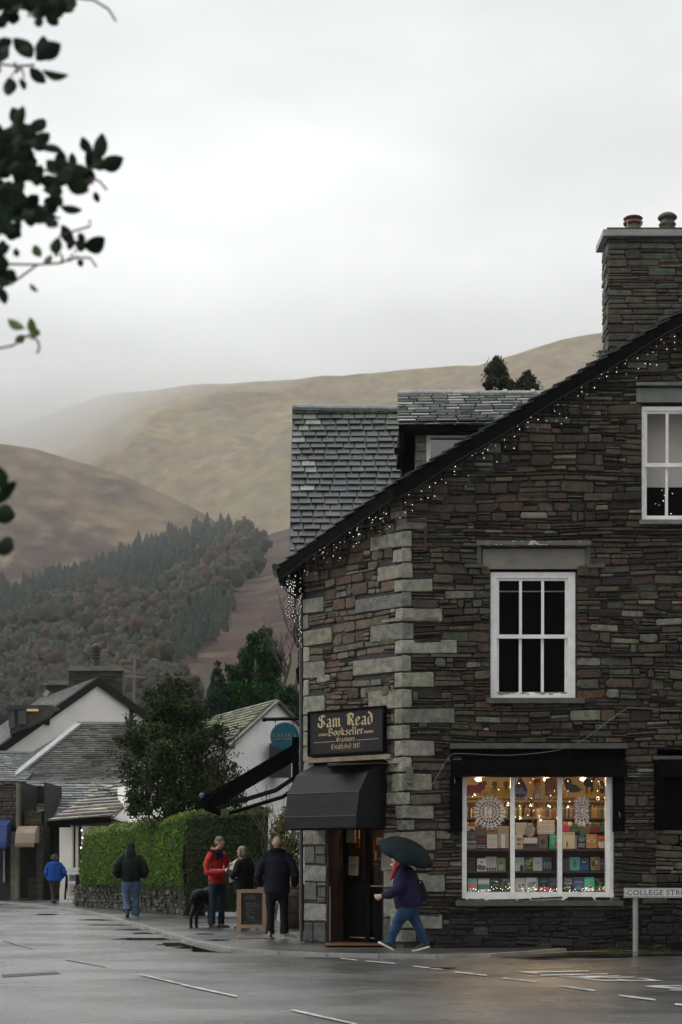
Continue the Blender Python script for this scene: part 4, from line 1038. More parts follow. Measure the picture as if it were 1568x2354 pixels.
# awnings of these shops
def awning(name, label, x0, x1, Yw, prof, mat, colr=None, scallop=0, valance=None, group=None, cheek=True):
    """prof: (out, z) from the wall down to the front hem; along the world x axis"""
    t = thing(name, label, 'awning', (x0, Yw, prof[0][1]), group)
    m = MB()
    n = 10
    for i in range(n):
        a, b = x0 + (x1 - x0) * i / n, x0 + (x1 - x0) * (i + 1) / n
        for (o0, z0), (o1, z1) in zip(prof, prof[1:]):
            m.poly([(a, Yw - o0, z0), (b, Yw - o0, z0), (b, Yw - o1, z1), (a, Yw - o1, z1)]); m.poly([(a, Yw - o0 + .01, z0 - .02), (b, Yw - o0 + .01, z0 - .02), (b, Yw - o1 + .01, z1 - .02), (a, Yw - o1 + .01, z1 - .02)])
    for x in (x0, x1): m.poly([(x, Yw, prof[0][1])] + [(x, Yw - o, z) for o, z in prof[1:]] + [(x, Yw, prof[-1][1])])
    m.obj('canopy', mat, t)
    if valance:
        m = MB(); k = 14; o, z = prof[-1]
        for i in range(k):
            a, b = x0 + (x1 - x0) * i / k, x0 + (x1 - x0) * (i + 1) / k
            m.prism([(a, Yw - o, z), (b, Yw - o, z), (b - (b - a) * .1, Yw - o, z - valance * .8), ((a + b) / 2, Yw - o, z - valance), (a + (b - a) * .1, Yw - o, z - valance * .8)], (0, .01, 0))
        m.obj('valance', mat, t)
    return t
canvas = M('tan_canvas', (.19, .145, .105), .8, (.25, .195, .145), ns=3, bump=.3, bs=20)
awning('shop_awning', 'faded tan dutch awning over the dark shop entrance', X(47), X(91), Yf - .02, [(0, Z(1898)), (.45, Z(1900)), (.85, Z(1915)), (1.0, Z(1937))], canvas, valance=.16)
awning('shop_awning', 'navy blue awning cut off by the picture edge above the litter bin', X(-60), X(27), Yf - .02, [(0, Z(1884)), (.8, Z(1896)), (1.0, Z(1935)), (1.02, Z(1945))], M('blue_canvas', (.012, .03, .12), .7, (.016, .04, .16), ns=3), valance=.1)
# litter bin
t = thing('litter_bin', 'dark green round litter bin with a small white crest by the shop', 'bin', tuple(G(8, 2063)))
b0 = V(t.location); m = MB(); m.sm = True; m.lathe(b0, [(.30, 0), (.30, .08), (.27, .1), (.27, .38), (.29, .4), (.29, .44), (.27, .46), (.27, .92), (.3, .95), (.3, 1.0), (.24, 1.08), (.1, 1.13), (.02, 1.14)], 24); m.obj('body', M('bin_green', (.018, .035, .03), .4, (.025, .045, .04), ns=4), t)
m = MB(); m.box((b0.x - .2, b0.y - .31, .78), (b0.x + .1, b0.y - .22, .90)); m.obj('opening', black, t)
m = MB(); m.lathe(b0 + V((.1, -.28, .6)), [(.001, 0), (.07, .0), (.07, .01), (.001, .012)], 14)
m.v = [(x, b0.y - .28 - (z - .6 - b0.z) * 1, .6 + (y - (b0.y - .28))) for x, y, z in m.v]; m.obj('emblem', M('dull_white', (.4, .4, .4), .6), t)
# ---- white pillared gallery
pg = thing('white_gallery', 'white pillared gallery with a pale slate porch roof behind the hedge', 'building', tuple(G(150, 2070)))
r = random.Random(12)
m = MB(); Yg = 57.0; XG = lambda xd: (xd - 784) * Yg / F; ZG = lambda yd: CH + (1972 - yd) * Yg / F
m.box((XG(137), Yg, -.1), (XG(165), Yg + .5, ZG(1894))); m.box((XG(170), Yg + .35, -.1), (XG(176), Yg + .6, ZG(1890)))
m.prism([P(188, 2068, 57.3), P(340, 2068, 57.3), P(340, 1830, 57.3), P(308, 1838, 57.3), P(262, 1880, 57.3), P(188, 1890, 57.3)], (0, .4, 0))
m.poly([P(300, 1900, 58.2), P(306, 1838, 58.2), P(420, 1800, 60.2), P(420, 1900, 60.2)])
m.obj('wall', render_w, pg)
m = MB(); m.box((XG(165), Yg + .5, -.1), (XG(190), Yg + .7, ZG(1888))); m.box((XG(137), Yg + .05, ZG(1898)), (XG(270), Yg + .5, ZG(1885))); m.obj('dark_glazing', M('brown_glazing', (.03, .022, .02), .4), pg)
m = MB()
slates(m, P(110, 1889, 56.0), P(253, 1878, 57.0), P(385, 1787, 61.5), P(264, 1797, 61.2), 11, .62, r, scol((.30, .29, .255), (.21, .20, .18), .35), .045)
m.obj('porch_roof', M_SLATE, pg)
m = MB(); beam(m, P(110, 1893, 55.95), P(254, 1884, 56.95), .16, .16)
for i in range(13): a = P(120 + i * 3.2, 1896, 56.1); m.box((a.x, a.y, a.z - .07), (a.x + .03, a.y + .3, a.z + .05))
m.prism([P(252, 1884, 57.05), P(310, 1840, 60.1), P(306, 1850, 60.1), P(270, 1890, 57.05)], (.2, .2, 0)); m.obj('eaves', black, pg)
lampm = M('fairy_bulb', (1.0, .97, .9), .4, emit=2.6); lampm.cycles.emission_sampling = 'NONE'
bulbm = bpy.data.meshes.new('bulb')
_b = MB(); _b.ball((0, 0, 0), .0125, 8, 5); bulbm.from_pydata(_b.v, [], _b.f); bulbm.materials.append(lampm); bulbm.update()
def bulbs(parent, pts, sc_=1.0):
    for p in pts:
        o = bpy.data.objects.new('bulb', bulbm); COL.objects.link(o); o.parent = parent; o.location = V(p) - WLOC[parent]; s = sc_ * R.uniform(.6, 1.25); o.scale = (s, s, s * 1.2)
wirem = M('dark_wire', (.015, .02, .015), .6)
t = thing('fairy_light_string', 'single drop of white fairy lights hanging down the white gallery window', 'fairy lights', tuple(P(184, 1905, 56.9)))
ys = [1908, 1925, 1937, 1948, 1958, 1968, 1979, 1990, 2000, 2011, 2022]
pts = [P(188 + R.uniform(-2.5, 2.5), y, 56.8) for y in ys]
m = MB(); m.tube([P(187, y, 56.8) for y in (1900, 1960, 2026)], .008, 5); m.obj('wire', wirem, t); bulbs(t, pts, 1.9)
# boards outside the gallery
t = thing('poster_board', 'white poster A-board with a photo standing outside the gallery', 'sign board', tuple(P(160, 2068, 56.2)))
m = MB()
def Q(x, y, Y): return tuple(P(x, y, Y))
fr1 = lambda u, o, z: (P(156, 2066, 56.0).x + u, 56.0 - o + z * .12, z)
m.box((0, 0, .05), (.62, .02, 1.12), fr=fr1); m.obj('poster', M('poster_paper', (.5, .5, .48), .5), t)
m = MB(); m.box((.03, .021, .70), (.50, .026, .90), fr=fr1, col=(.10, .11, .12)); m.box((.10, .027, .76), (.34, .029, .88), fr=fr1, col=(.05, .06, .07)); m.box((.03, .021, .22), (.56, .025, .62), fr=fr1, col=(.34, .29, .21))
put_text(m, 'The Gallery', .12, .98, .4, .07, fr1, .024, (.1, .1, .1))
for i in range(7): m.box((.07, .026, .27 + i * .045), (.07 + R.uniform(.3, .45), .027, .285 + i * .045), fr=fr1, col=(.12, .1, .08))
m.box((.1, .021, .13), (.5, .024, .16), fr=fr1, col=(.1, .1, .1)); m.obj('printing', M('print', (.9, .9, .9), .5, (1, 1, 1), attr=True), t)
m = MB()
for x in (150, 159): beam(m, P(x, 2068 - (159 - x) * .2, 56.0), P(153.5, 2010, 56.6), .06, .04)
m.obj('leg', black, t)
t = thing('rack_board', 'black slatted board half hidden by the end of the hedge', 'sign board', tuple(P(184, 2072, 54.6)))
m = MB(); beam(m, P(174, 2070, 54.4), P(177, 2010, 55), .06, .05); beam(m, P(182, 2071, 54.2), P(178, 2010, 55), .06, .05); beam(m, P(201, 2071, 54.2), P(200, 2012, 55), .06, .05)
m.prism([P(180, 2068, 54.5), P(202, 2068, 54.5), P(202, 2014, 54.9), P(179, 2014, 54.9)], (0, .03, 0)); m.obj('frame', black, t)
m = MB()
for y in (2033, 2043, 2053, 2062): beam(m, P(183, y, 54.3), P(199, y, 54.3), .03, .035)
m.obj('white_slat', M('dull_white', ()), t)
# ---- white barn gable behind Lucia's
bn = thing('white_barn', 'whitewashed barn gable with a mossy slate slope behind the holly tree', 'building', tuple(G(620, 2080)))
r = random.Random(14)
ap, le, re_ = P(637, 1607, 52), P(452, 1770, 49.6), P(760, 1735, 53.5); bd = V((-3.4, 9.2, 0))
m = MB(); gg = V((.05, .06, -.1)); m.poly([down(le, 0), down(re_, 0), re_ + gg, ap + gg, le + gg]); m.poly([down(le, 0), le + gg, le + gg + bd, down(le + bd, 0)]); m.obj('wall', render_w2, bn)
m = MB()
def mossc(r, u, v):
    c = (.21, .205, .18) if r.random() < .6 else (.15, .148, .13)
    if .55 < v < .97 and r.random() < .75: c = mixc(c, (.14, .16, .045), r.uniform(.3, 1))
    return jit(c, .34, r)
slates(m, le + bd, le, ap, ap + bd, 19, .36, r, mossc, .03); slates(m, re_, re_ + bd, ap + bd, ap, 14, .36, r, mossc, .03)
beam(m, le + V((.1, -.03, -.06)), ap + V((.02, -.05, -.06)), .16, .07, (.10, .09, .075)); beam(m, ap + V((.02, -.05, -.06)), re_ + V((.0, -.05, -.06)), .16, .08, (.06, .05, .045))
m.obj('roof', M_SLATE, bn)
m = MB(); a, b = P(623, 1790, 52.5), P(652, 1713, 52.5); m.box((a.x, 51.4, a.z), (a.x + .62, 51.9, b.z)); m.obj('window', M('dark_board', (.03, .03, .03), .7), bn)
m = MB(); m.poly([P(640, 1800, 51.0), P(690, 1800, 51.0), P(690, 1830, 51.0), P(640, 1838, 51.0)]) if False else None
# ---- the cafe's sign, bar and folding awning on the side wall
blk2 = M('bar_metal', (.006, .006, .006), .5, spec=.15)
t = thing('cafe_sign', 'round teal hanging cafe sign on a black bar with gold lettering', 'sign', tuple(P(690, 1653, 33)))
m = MB(); m.tube([P(612, 1653, 33), P(706, 1650.5, 33)], .036, 6); m.ball(P(607.5, 1653.5, 33), .045); m.obj('bar', blk2, t)
c = P(654.5, 1693, 33); m = MB(); m.lathe((0, 0, 0), [(.001, -.02), (.245, -.02), (.265, -.012), (.268, 0), (.265, .012), (.245, .02), (.001, .02)], 56)
m.v = [(c.x + x, c.y + z, c.z + y) for x, y, z in m.v]; m.obj('disc', M('teal_paint', (.0, .085, .14), .45, (.0, .11, .17), ns=3), t)
for x in (633, 674): m = MB(); m.tube([P(x, 1654, 33), P(x, 1670, 33)], .006, 5); m.tube([P(x - 2, 1656.5, 33), P(x + 3, 1655, 33)], .012, 5); m.obj('hanger', blk2, t)
fs = lambda u, o, z: (c.x + u, c.y - .022 - o, c.z + z)
m = MB(); put_text(m, "L U C I A ' S", -.205, -.005, .41, .062, fs, .002); put_text(m, 'COFFEE + BAKEHOUSE', -.20, -.055, .40, .025, fs, .002); m.obj('lettering', M('gold_paint', (.42, .36, .2), .4), t)
t = thing('cafe_awning', 'long black folding-arm awning sloping out over the cafe doorway', 'awning', tuple(P(690, 1750, 33)))
cv = M('black_canvas', (.0025, .003, .003), .8, (.005, .005, .006), ns=5, bump=.3, bs=20, spec=.04)
m = MB()
for Ya, Yb in ((31.4, 35.2),):
    a0, a1 = (-.62, Ya), (-.62, Yb)
    zt, zf = 3.55, 2.50; xf = -2.42
    A0, A1, B0, B1 = V((-.62, Ya, zt)), V((-.62, Yb, zt)), V((xf, Ya, zf)), V((xf, Yb, zf))
    m.prism([A0, B0, B1, A1], (0, 0, -.05)); m.prism([B0, B0 + V((.02, 0, -.24)), B1 + V((.02, 0, -.24)), B1], (.03, 0, 0))
m.box((-2.46, 31.35, 2.40), (-2.36, 35.25, 2.52)); m.obj('canopy', cv, t)
for Ya in (31.5, 35.0): m = MB(); m.tube([V((-.66, Ya, 2.95)), V((-1.15, Ya, 2.62)), V((-2.2, Ya, 2.3))], .04, 6); m.obj('folding_arm', blk2, t)
m = MB(); m.box((-.86, 31.38, 2.35), (-.60, 35.22, 3.55)); m.obj('cassette', cv, t)
m = MB(); m.ball((-2.44, 31.33, 2.52), .05); m.obj('end_cap', M('blue_cap', (.03, .08, .16), .4), t)

# ================================================================== planting
leafm = M('green_leaves', (.85, .85, .85), .6, (1.15, 1.15, 1.1), ns=9, attr=True, spec=.1)
barkm = M('bark', (.06, .05, .04), .9, (.10, .085, .065), ns=8, bump=.7, bs=30)
def crown(o, blobs, n, size, r, cols, asp=.55, shell=.55, am=.3, lumps=5):
    nb = []
    for (x, y, z, rad, *e_) in blobs:
        nb.append((x, y, z, rad * .85, *e_))
        for _ in range(lumps):
            d = V((r.gauss(0, 1), r.gauss(0, 1), r.gauss(0, 1) + .2)).normalized() * rad * r.uniform(.6, .95); nb.append((x + d.x, y + d.y, z + d.z, rad * r.uniform(.25, .5), *e_))
    blobs = nb
    tot = sum(b[3] ** 2 for b in blobs)
    for (x, y, z, rad, *e_) in blobs:
        k = int(n * rad ** 2 / tot); sq = e_[0] if e_ else 1
        cb = jit(pick(cols, r), .2, r)
        for _ in range(k):
            d = V((r.gauss(0, 1), r.gauss(0, 1), r.gauss(0, 1))).normalized()
            q = rad * (shell + (1 - shell) * r.random() ** .5) * (1 + .35 * noise.noise(d * 2.2 + V((x, y, z))))
            p = V((x + d.x * q, y + d.y * q, z + d.z * q * sq))
            leaf_quad(o, p, size, r, jit(pick(cols, r) if r.random() < .4 else cb, am, r), nrm=d, asp=asp)
def twigs(o, p, d, L, rad, lev, r, spread=.5, up=.15, out=None, n=5):
    p = V(p); pts = [p]; q = V(d).normalized()
    for i in range(n):
        q = (q + V((r.gauss(0, .14), r.gauss(0, .14), r.gauss(0, .1) + up * .3))).normalized(); p = p + q * L / n; pts.append(p)
    o.tube(pts, [rad * (1 - .6 * i / n) for i in range(n + 1)], 5 if lev > 1 else 4)
    if out is not None and lev <= 1: out += pts[2:]
    if lev > 0:
        for _ in range(r.choice((3, 4))):
            i = r.randint(2, n); a = V((r.gauss(0, 1), r.gauss(0, 1), r.gauss(0, .5))).normalized()
            twigs(o, pts[i], (q + a * spread * 1.3), L * r.uniform(.5, .75), rad * .5, lev - 1, r, spread, up, out, n)
# holly tree behind the hedge
r = random.Random(41); HY = 46.5
t = thing('holly_tree', 'dense dark round-headed tree with sparse outer sprays behind the clipped hedge', 'tree', tuple(G(400, 2097)))
m = MB(); tips = []
b0 = V(t.location); m.tube([b0, b0 + V((.1, 0, 1.2)), b0 + V((-.1, 0, 2.6))], [.16, .13, .1], 8)
for a in range(9):
    an = a * .7; twigs(m, b0 + V((0, 0, 1.2 + a * .2)), V((cos(an), sin(an) * .6, .9)), 1.45, .05, 2, r, .6, .25, tips)
m.obj('trunk', barkm, t)
m = MB()
HC = [((.016, .032, .009), 5), ((.028, .048, .013), 3), ((.055, .07, .024), 1.8), ((.05, .036, .02), .6)]
bl_ = [(400, 1600, 30), (380, 1640, 48), (350, 1690, 55), (420, 1660, 55), (460, 1640, 34), (330, 1740, 62), (400, 1740, 75), (470, 1720, 58), (500, 1690, 34), (340, 1810, 62), (420, 1820, 70), (490, 1800, 62), (300, 1780, 36), (385, 1570, 24), (440, 1580, 24), (290, 1705, 26), (520, 1770, 34), (350, 1600, 24), (510, 1840, 40), (310, 1845, 34), (300, 1660, 22), (545, 1850, 22), (420, 1600, 40), (400, 1650, 50), (360, 1770, 60), (440, 1780, 60), (395, 1850, 60), (455, 1850, 55), (330, 1860, 45), (430, 1700, 50), (372, 1590, 26)]
bb_ = []
for x, y, q in bl_:
    p = P(x, y, HY + r.uniform(-.6, .6)); bb_.append((p.x, p.y, p.z, q * HY / F))
crown(m, bb_, 42000, .085, r, HC, shell=.05)
for _ in range(60):      # outer sprays
    x, y = r.choice([(530, 1700), (555, 1690), (560, 1740), (540, 1760), (520, 1660), (250, 1770), (262, 1720), (300, 1640), (560, 1800), (390, 1555), (340, 1590), (270, 1800), (548, 1830), (470, 1610)]); x += r.gauss(0, 14); y += r.gauss(0, 12)
    c0 = P(400, 1740, HY); p = P(x, y, HY + r.uniform(-.5, .5)); d = (p - c0).normalized()
    for k in range(16): leaf_quad(m, p - d * k * .035 + V((r.gauss(0, .04), r.gauss(0, .04), r.gauss(0, .04))), .085, r, jit(pick(HC, r), .3, r))
m.obj('crown', leafm, t)
# clipped hedge
r = random.Random(52)
Cn, Ln, Rn = V((-3.80, 44.0, 0)), V((-7.9, 53.2, 0)), V((-1.78, 43.6, 0))
hed = MB(); solid = MB()
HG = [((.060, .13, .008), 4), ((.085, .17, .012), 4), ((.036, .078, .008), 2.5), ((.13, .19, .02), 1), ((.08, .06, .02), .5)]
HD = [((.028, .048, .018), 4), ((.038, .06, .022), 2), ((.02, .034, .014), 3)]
def hedge_face(A, B, z0, z1A, z1B, nrm, depth, n, cols, topcols, solidcol, endround=0):
    A, B = V(A), V(B); L = (B - A).length; d = (B - A).normalized(); nrm = V(nrm).normalized(); up = V((0, 0, 1))
    def prof(t, s):      # s 0..1 up the face then over the top
        z1 = z1A + (z1B - z1A) * t + .05 * sin(t * L * 2.2) + .03 * sin(t * L * 5); rr = .22; bulge = .16 * sin(min(1, s / .7) * pi) + .05 * noise.noise(V((t * L * 1.3, s * 3, 1)))
        er = 0
        if endround and t > 1 - endround: er = (1 - sqrt(max(0, 1 - ((t - 1 + endround) / endround) ** 2))) * .9
        if s < .7:
            q = s / .7; z = z0 + (z1 - rr - z0) * q; o = bulge; n_ = nrm
        elif s < .82:
            a = (s - .7) / .12 * pi / 2; z = z1 - rr + rr * sin(a); o = -(rr - rr * cos(a)); n_ = nrm * cos(a) + up * sin(a)
        else:
            q = (s - .82) / .18; z = z1 + .02 * sin(q * 6); o = -rr - q * (depth - rr); n_ = up
        p = A + d * L * t + nrm * (o - er); p.z = z - er * .5; return p, n_
    nu, nv = 40, 24; k = len(solid.v)
    for i in range(nu + 1):
        for j in range(nv + 1):
            p, n_ = prof(i / nu, j / nv); solid.v.append(tuple(p - n_ * .05))
    for i in range(nu):
        for j in range(nv): solid.face((k + i * (nv + 1) + j, k + (i + 1) * (nv + 1) + j, k + (i + 1) * (nv + 1) + j + 1, k + i * (nv + 1) + j + 1), solidcol)
    for _ in range(n):
        t_, s_ = r.random(), r.random() ** .9; p, n_ = prof(t_, s_)
        if fbm(p.x * 1.1, p.z * 1.6, p.y * .8) > .30 and s_ < .6 and r.random() < .5: continue
        c = pick(topcols if s_ > .72 else cols, r)  # paler leaves on top, sky light put into their colour
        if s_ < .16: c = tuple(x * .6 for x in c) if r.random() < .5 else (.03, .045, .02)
        if .88 < t_ < .95 and r.random() < .3: c = (.09, .055, .03)
        leaf_quad(hed, p + n_ * r.uniform(-.03, .045), .058, r, jit(c, .35, r), nrm=n_ * 1.2, asp=.6)
n1 = (Ln - Cn).cross(V((0, 0, 1))).normalized(); n1 = n1 if n1.x < 0 or n1.y < 0 else -n1
n1 = V((-.91, -.41, 0))
t = thing('clipped_hedge', 'tall clipped green privet hedge turning the corner beside the pavement', 'hedge', tuple(Cn))
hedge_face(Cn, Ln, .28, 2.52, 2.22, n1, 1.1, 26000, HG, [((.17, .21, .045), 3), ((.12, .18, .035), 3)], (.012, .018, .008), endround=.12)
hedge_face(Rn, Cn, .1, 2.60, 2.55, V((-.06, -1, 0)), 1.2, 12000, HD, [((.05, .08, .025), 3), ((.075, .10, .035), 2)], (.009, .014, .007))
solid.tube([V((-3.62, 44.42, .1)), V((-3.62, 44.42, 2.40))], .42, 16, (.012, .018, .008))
for _ in range(2600):
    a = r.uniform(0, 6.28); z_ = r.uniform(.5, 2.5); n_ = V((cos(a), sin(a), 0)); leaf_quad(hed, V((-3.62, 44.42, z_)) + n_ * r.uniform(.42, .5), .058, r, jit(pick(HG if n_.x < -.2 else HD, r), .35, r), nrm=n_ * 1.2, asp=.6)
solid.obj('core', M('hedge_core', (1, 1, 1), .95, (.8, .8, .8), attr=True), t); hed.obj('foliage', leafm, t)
# stone footing under the hedge
t = thing('garden_wall', 'low mossy rubble wall carrying the clipped hedge', 'wall', tuple(Cn))
r = random.Random(53); m = MB(); d = (Ln - Cn); L = d.length; d.normalize()
fw = lambda u, o, z: tuple(Cn + n1 * .02 + d * u + n1 * o + V((0, 0, z)))
rubble(m, fw, 0, L + .1, 0, .62, [], None, r, [((.045, .040, .030), 4), ((.028, .026, .020), 4), ((.075, .07, .058), 2), ((.03, .036, .016), 3)], hs=(.08, .2), ws=(.1, .34), split=.25, warp=wwarp, gap=.014, dep=(.02, .09))
m.hexa([fw(0, -.5, 0), fw(L, -.5, 0), fw(L, .01, 0), fw(0, .01, 0), fw(0, -.5, .58), fw(L, -.5, .58), fw(L, .01, .58), fw(0, .01, .58)], (.03, .028, .024))
m.obj('stones', M_STONE, t)
# variegated shrub by the cafe door
r = random.Random(61)
t = thing('variegated_shrub', 'upright yellow-green variegated shrub growing between hedge and shop', 'shrub', tuple(G(648, 2115)))
m = MB(); bx = V(t.location)
for i in range(14): twigs(m, bx + V((r.uniform(-.3, .3), r.uniform(-.2, .2), 0)), V((r.gauss(0, .2), r.gauss(0, .2), 1)), 2.0, .02, 1, r, .4, .5)
m.obj('stem', barkm, t)
m = MB(); SY = bx.y; SCc = [((.16, .16, .04), 3), ((.20, .17, .05), 2), ((.07, .10, .03), 3), ((.12, .09, .03), 1)]
bb_ = []
for x, y, q in [(652, 1885, 22), (640, 1905, 26), (665, 1920, 30), (640, 1945, 30), (668, 1960, 34), (650, 1985, 34), (672, 2010, 34), (645, 2030, 30), (660, 1865, 14)]:
    p = P(x, y, SY); bb_.append((p.x, p.y, p.z, q * SY / F))
crown(m, bb_, 3800, .075, r, SCc, shell=.3); m.obj('foliage', leafm, t)
# evergreens beyond
r = random.Random(71)
def evergreen(label, blobs, Y, n, size, cols, gx, gy=2040):
    t = thing('evergreen_tree', label, 'tree', (P(gx, 0, Y).x, Y, 0))
    m = MB(); m.tube([V((P(gx, 0, Y).x, Y, 0)), V((P(gx, 0, Y).x, Y, P(0, blobs[0][1], Y).z))], [.35, .06], 8); m.obj('trunk', barkm, t)
    m = MB(); bb_ = []
    for x, y, q in blobs: p = P(x, y, Y + r.uniform(-1, 1)); bb_.append((p.x, p.y, p.z, q * Y / F, 1.15))
    crown(m, bb_, n, size, r, cols, asp=.32, shell=.45); m.obj('crown', leafm, t); return t
EC = [((.009, .042, .008), 4), ((.015, .062, .010), 2), ((.006, .022, .008), 4), ((.05, .06, .02), .5)]
evergreen('large bushy dark green evergreen rising above the white barn', [(606, 1462, 20), (588, 1478, 28), (612, 1500, 34), (580, 1515, 38), (612, 1545, 42), (568, 1560, 46), (540, 1550, 24), (612, 1590, 44), (560, 1610, 46), (520, 1600, 40), (630, 1520, 22), (480, 1640, 40), (530, 1650, 40), (600, 1640, 40)], 76, 13000, .26, EC, 590)
evergreen('small pointed blue-green conifer left of the large evergreen', [(500, 1528, 7), (499, 1545, 12), (500, 1565, 18), (498, 1590, 26), (495, 1620, 32)], 72, 2600, .22, [((.02, .042, .028), 4), ((.014, .03, .02), 3)], 498)
evergreen('low green bushy conifer behind the barn ridge', [(655, 1598, 22), (680, 1610, 26), (640, 1620, 24), (665, 1640, 30), (700, 1630, 26)], 66, 3400, .2, [((.018, .05, .016), 4), ((.03, .065, .02), 2)], 668)
CYB = [(1141, 826, 7), (1134, 838, 10), (1150, 843, 11), (1122, 852, 9), (1140, 858, 16), (1160, 862, 11), (1128, 878, 16), (1152, 882, 18), (1172, 884, 10), (1214, 858, 7), (1207, 870, 10), (1222, 872, 9), (1196, 884, 11), (1216, 888, 14), (1233, 888, 8)]
t = evergreen('drooping cypress tops showing above the dormer ridge', CYB, 62, 3200, .16, [((.03, .042, .022), 4), ((.045, .055, .028), 2), ((.02, .03, .016), 2)], 1150)
m = MB()
for _ in range(330):
    x, y, q = r.choice(CYB); p0 = P(x + r.gauss(0, q * .6), y + r.gauss(0, q * .55), 62 + r.uniform(-.3, .3)); dx = r.uniform(-.035, .035); cc = jit(r.choice([(.03, .042, .022), (.05, .062, .028), (.018, .03, .014)]), .2, r)
    for k in range(7): leaf_quad(m, p0 + V((dx * k, 0, .05 - .045 * k)), .085, r, cc)
m.obj('sprays', leafm, t)
# bare birches
def bare(label, x, y, Y, h, lean, seed, Lr=1):
    rr = random.Random(seed); p = P(x, y, Y); t = thing('bare_tree', label, 'tree', (p.x, Y, 0)); m = MB()
    m.tube([V((p.x, Y, 0)), p], .12, 6); twigs(m, p, V((lean, 0, 1)), h, .10, 3, rr, .42, .4, None, 7)
    m.obj('branches', M('dark_bark', (.045, .035, .032), .9), t)
bare('thin bare winter tree leaning left of the downpipe', 655, 1630, 70, 2.3, -.25, 3); bare('taller bare winter tree close beside the downpipe', 672, 1640, 69, 2.9, .12, 9)
# little fern by the chimney, weeds at the foot of the wall
t = thing('fern', 'small green fern sprouting at the foot of the shop chimney', 'fern', (cx0 - .12, 28.75, rz(cx0) + .05)); m = MB(); r = random.Random(5)
for i in range(11):
    d = V((r.uniform(-1, .5), r.uniform(-.8, .3), r.uniform(.5, 1.2))).normalized(); p = V(t.location)
    for k in range(7): leaf_quad(m, p + d * k * .03 - V((0, 0, k * k * .0016)), .05, r, jit((.06, .10, .03), .3, r))
m.obj('fronds', leafm, t)
for k_, (a, b, lb) in enumerate(((1215, 1262, 'low green weeds along the wall foot beneath the shop window'), (1385, 1425, 'dark weeds in the gutter left of the street name post'), (1490, 1530, 'small green weeds in the gutter right of the street name post'))):
    p0 = P((a + b) / 2, 2182, 28.2); t = thing('weeds', lb, 'weeds', (p0.x, 28.2, RZ)); m = MB()
    for i in range(160):
        x = P(r.gauss((a + b) / 2, (b - a) / 3.2), 0, 28.2).x; leaf_quad(m, V((x, 28.2 - abs(r.gauss(0, .03)), RZ + abs(r.gauss(0, .035)))), .035, r, jit((.05, .085, .02), .4, r))
    m.obj('leaves', leafm, t)
# ================================================================== shop front and display
def k2(cx, cy): return ((1640 + cx * .4464) * .6272, (2750 + cy * .4464) * .6272)
def K(cx, cy, Y): return P(*k2(cx, cy), Y)
front = []
# window joinery
def fb(mb, x0, x1, y0, y1, o0, o1, col=None): mb.box((wx(x0), o0, wz(y1)), (wx(x1), o1, wz(y0)), col, fr=ff)
m = MB()
fb(m, 1062, 1073, 1750, 2050, -.16, -.02); fb(m, 1393.5, 1410.5, 1750, 2050, -.16, -.02); fb(m, 1174.5, 1184, 1750, 2050, -.15, -.04); fb(m, 1283, 1293, 1750, 2050, -.15, -.04); fb(m, 1062, 1411, 2050, 2069, -.16, -.01); fb(m, 1062, 1411, 1745, 1752, -.16, -.03)
fb(m, 1400, 1404, 1790, 2048, -.02, -.005)
swo = m.obj('shop_window', white, shop)
pe = MB(); rr = random.Random(4)
for i in range(15):
    x = rr.choice([1066, 1100, 1340, 1360, 1385, 1395]) + rr.uniform(-14, 14); y = 2067 + rr.uniform(-3, 1); w_, h_ = rr.uniform(1.5, 7), rr.uniform(.5, 1.3)
    pe.poly([ff(wx(x + cos(t * .7) * w_ * rr.uniform(.6, 1)), -.0085 + i * .0001, wz(y + sin(t * .7) * h_)) for t in range(9)])
pe.poly([ff(wx(k2(773, 1200)[0] + cos(t) * 3.2), -.006, wz(k2(773, 1203)[1] + sin(t) * 1.1)) for t in [j * .7 for j in range(9)]])
pe.obj('bare_wood', MATS['weathered_wood'], swo)
m = MB(); fb(m, 1047, 1430, 2069, 2081, -.05, .13); m.obj('sill', dark_slab, swo)
for a, b in ((1073, 1174.5), (1184, 1283), (1293, 1393.5)):
    m = MB(); m.poly([ff(wx(a), -.10, wz(2050)), ff(wx(b), -.10, wz(2050)), ff(wx(b), -.10, wz(1752)), ff(wx(a), -.10, wz(1752))]); m.obj('glass', glass_mat('shop_glass', .012), swo)
m = MB(); fb(m, 1033, 1440, 1709, 1721, -.05, .13); m.obj('drip_slab', dark_slab, swo)
m = MB(); fb(m, 1037, 1436, 1721.5, 1748, -.05, .05); fb(m, 1036, 1436, 1748, 1786, -.05, .20); fb(m, 1034, 1062, 1786, 1911, -.02, .09); fb(m, 1408, 1434, 1786, 1911, -.02, .09); fb(m, 1034, 1040, 1721, 1748, .05, .08); fb(m, 1430, 1436, 1721, 1748, .05, .08)
m.obj('fascia', black, swo)
for (a, b, c, d) in ((48, 62, 218, 280), (1398, 1412, 500, 556)):
    m = MB(); m.poly([ff(wx(k2(a, 0)[0]), .092, wz(k2(0, c)[1])), ff(wx(k2(b, 0)[0]), .092, wz(k2(0, d)[1])), ff(wx(k2(b - 4, 0)[0]), .092, wz(k2(0, c + 20)[1]))])
    m.obj('pale_tear', MATS['dull_white'], swo)
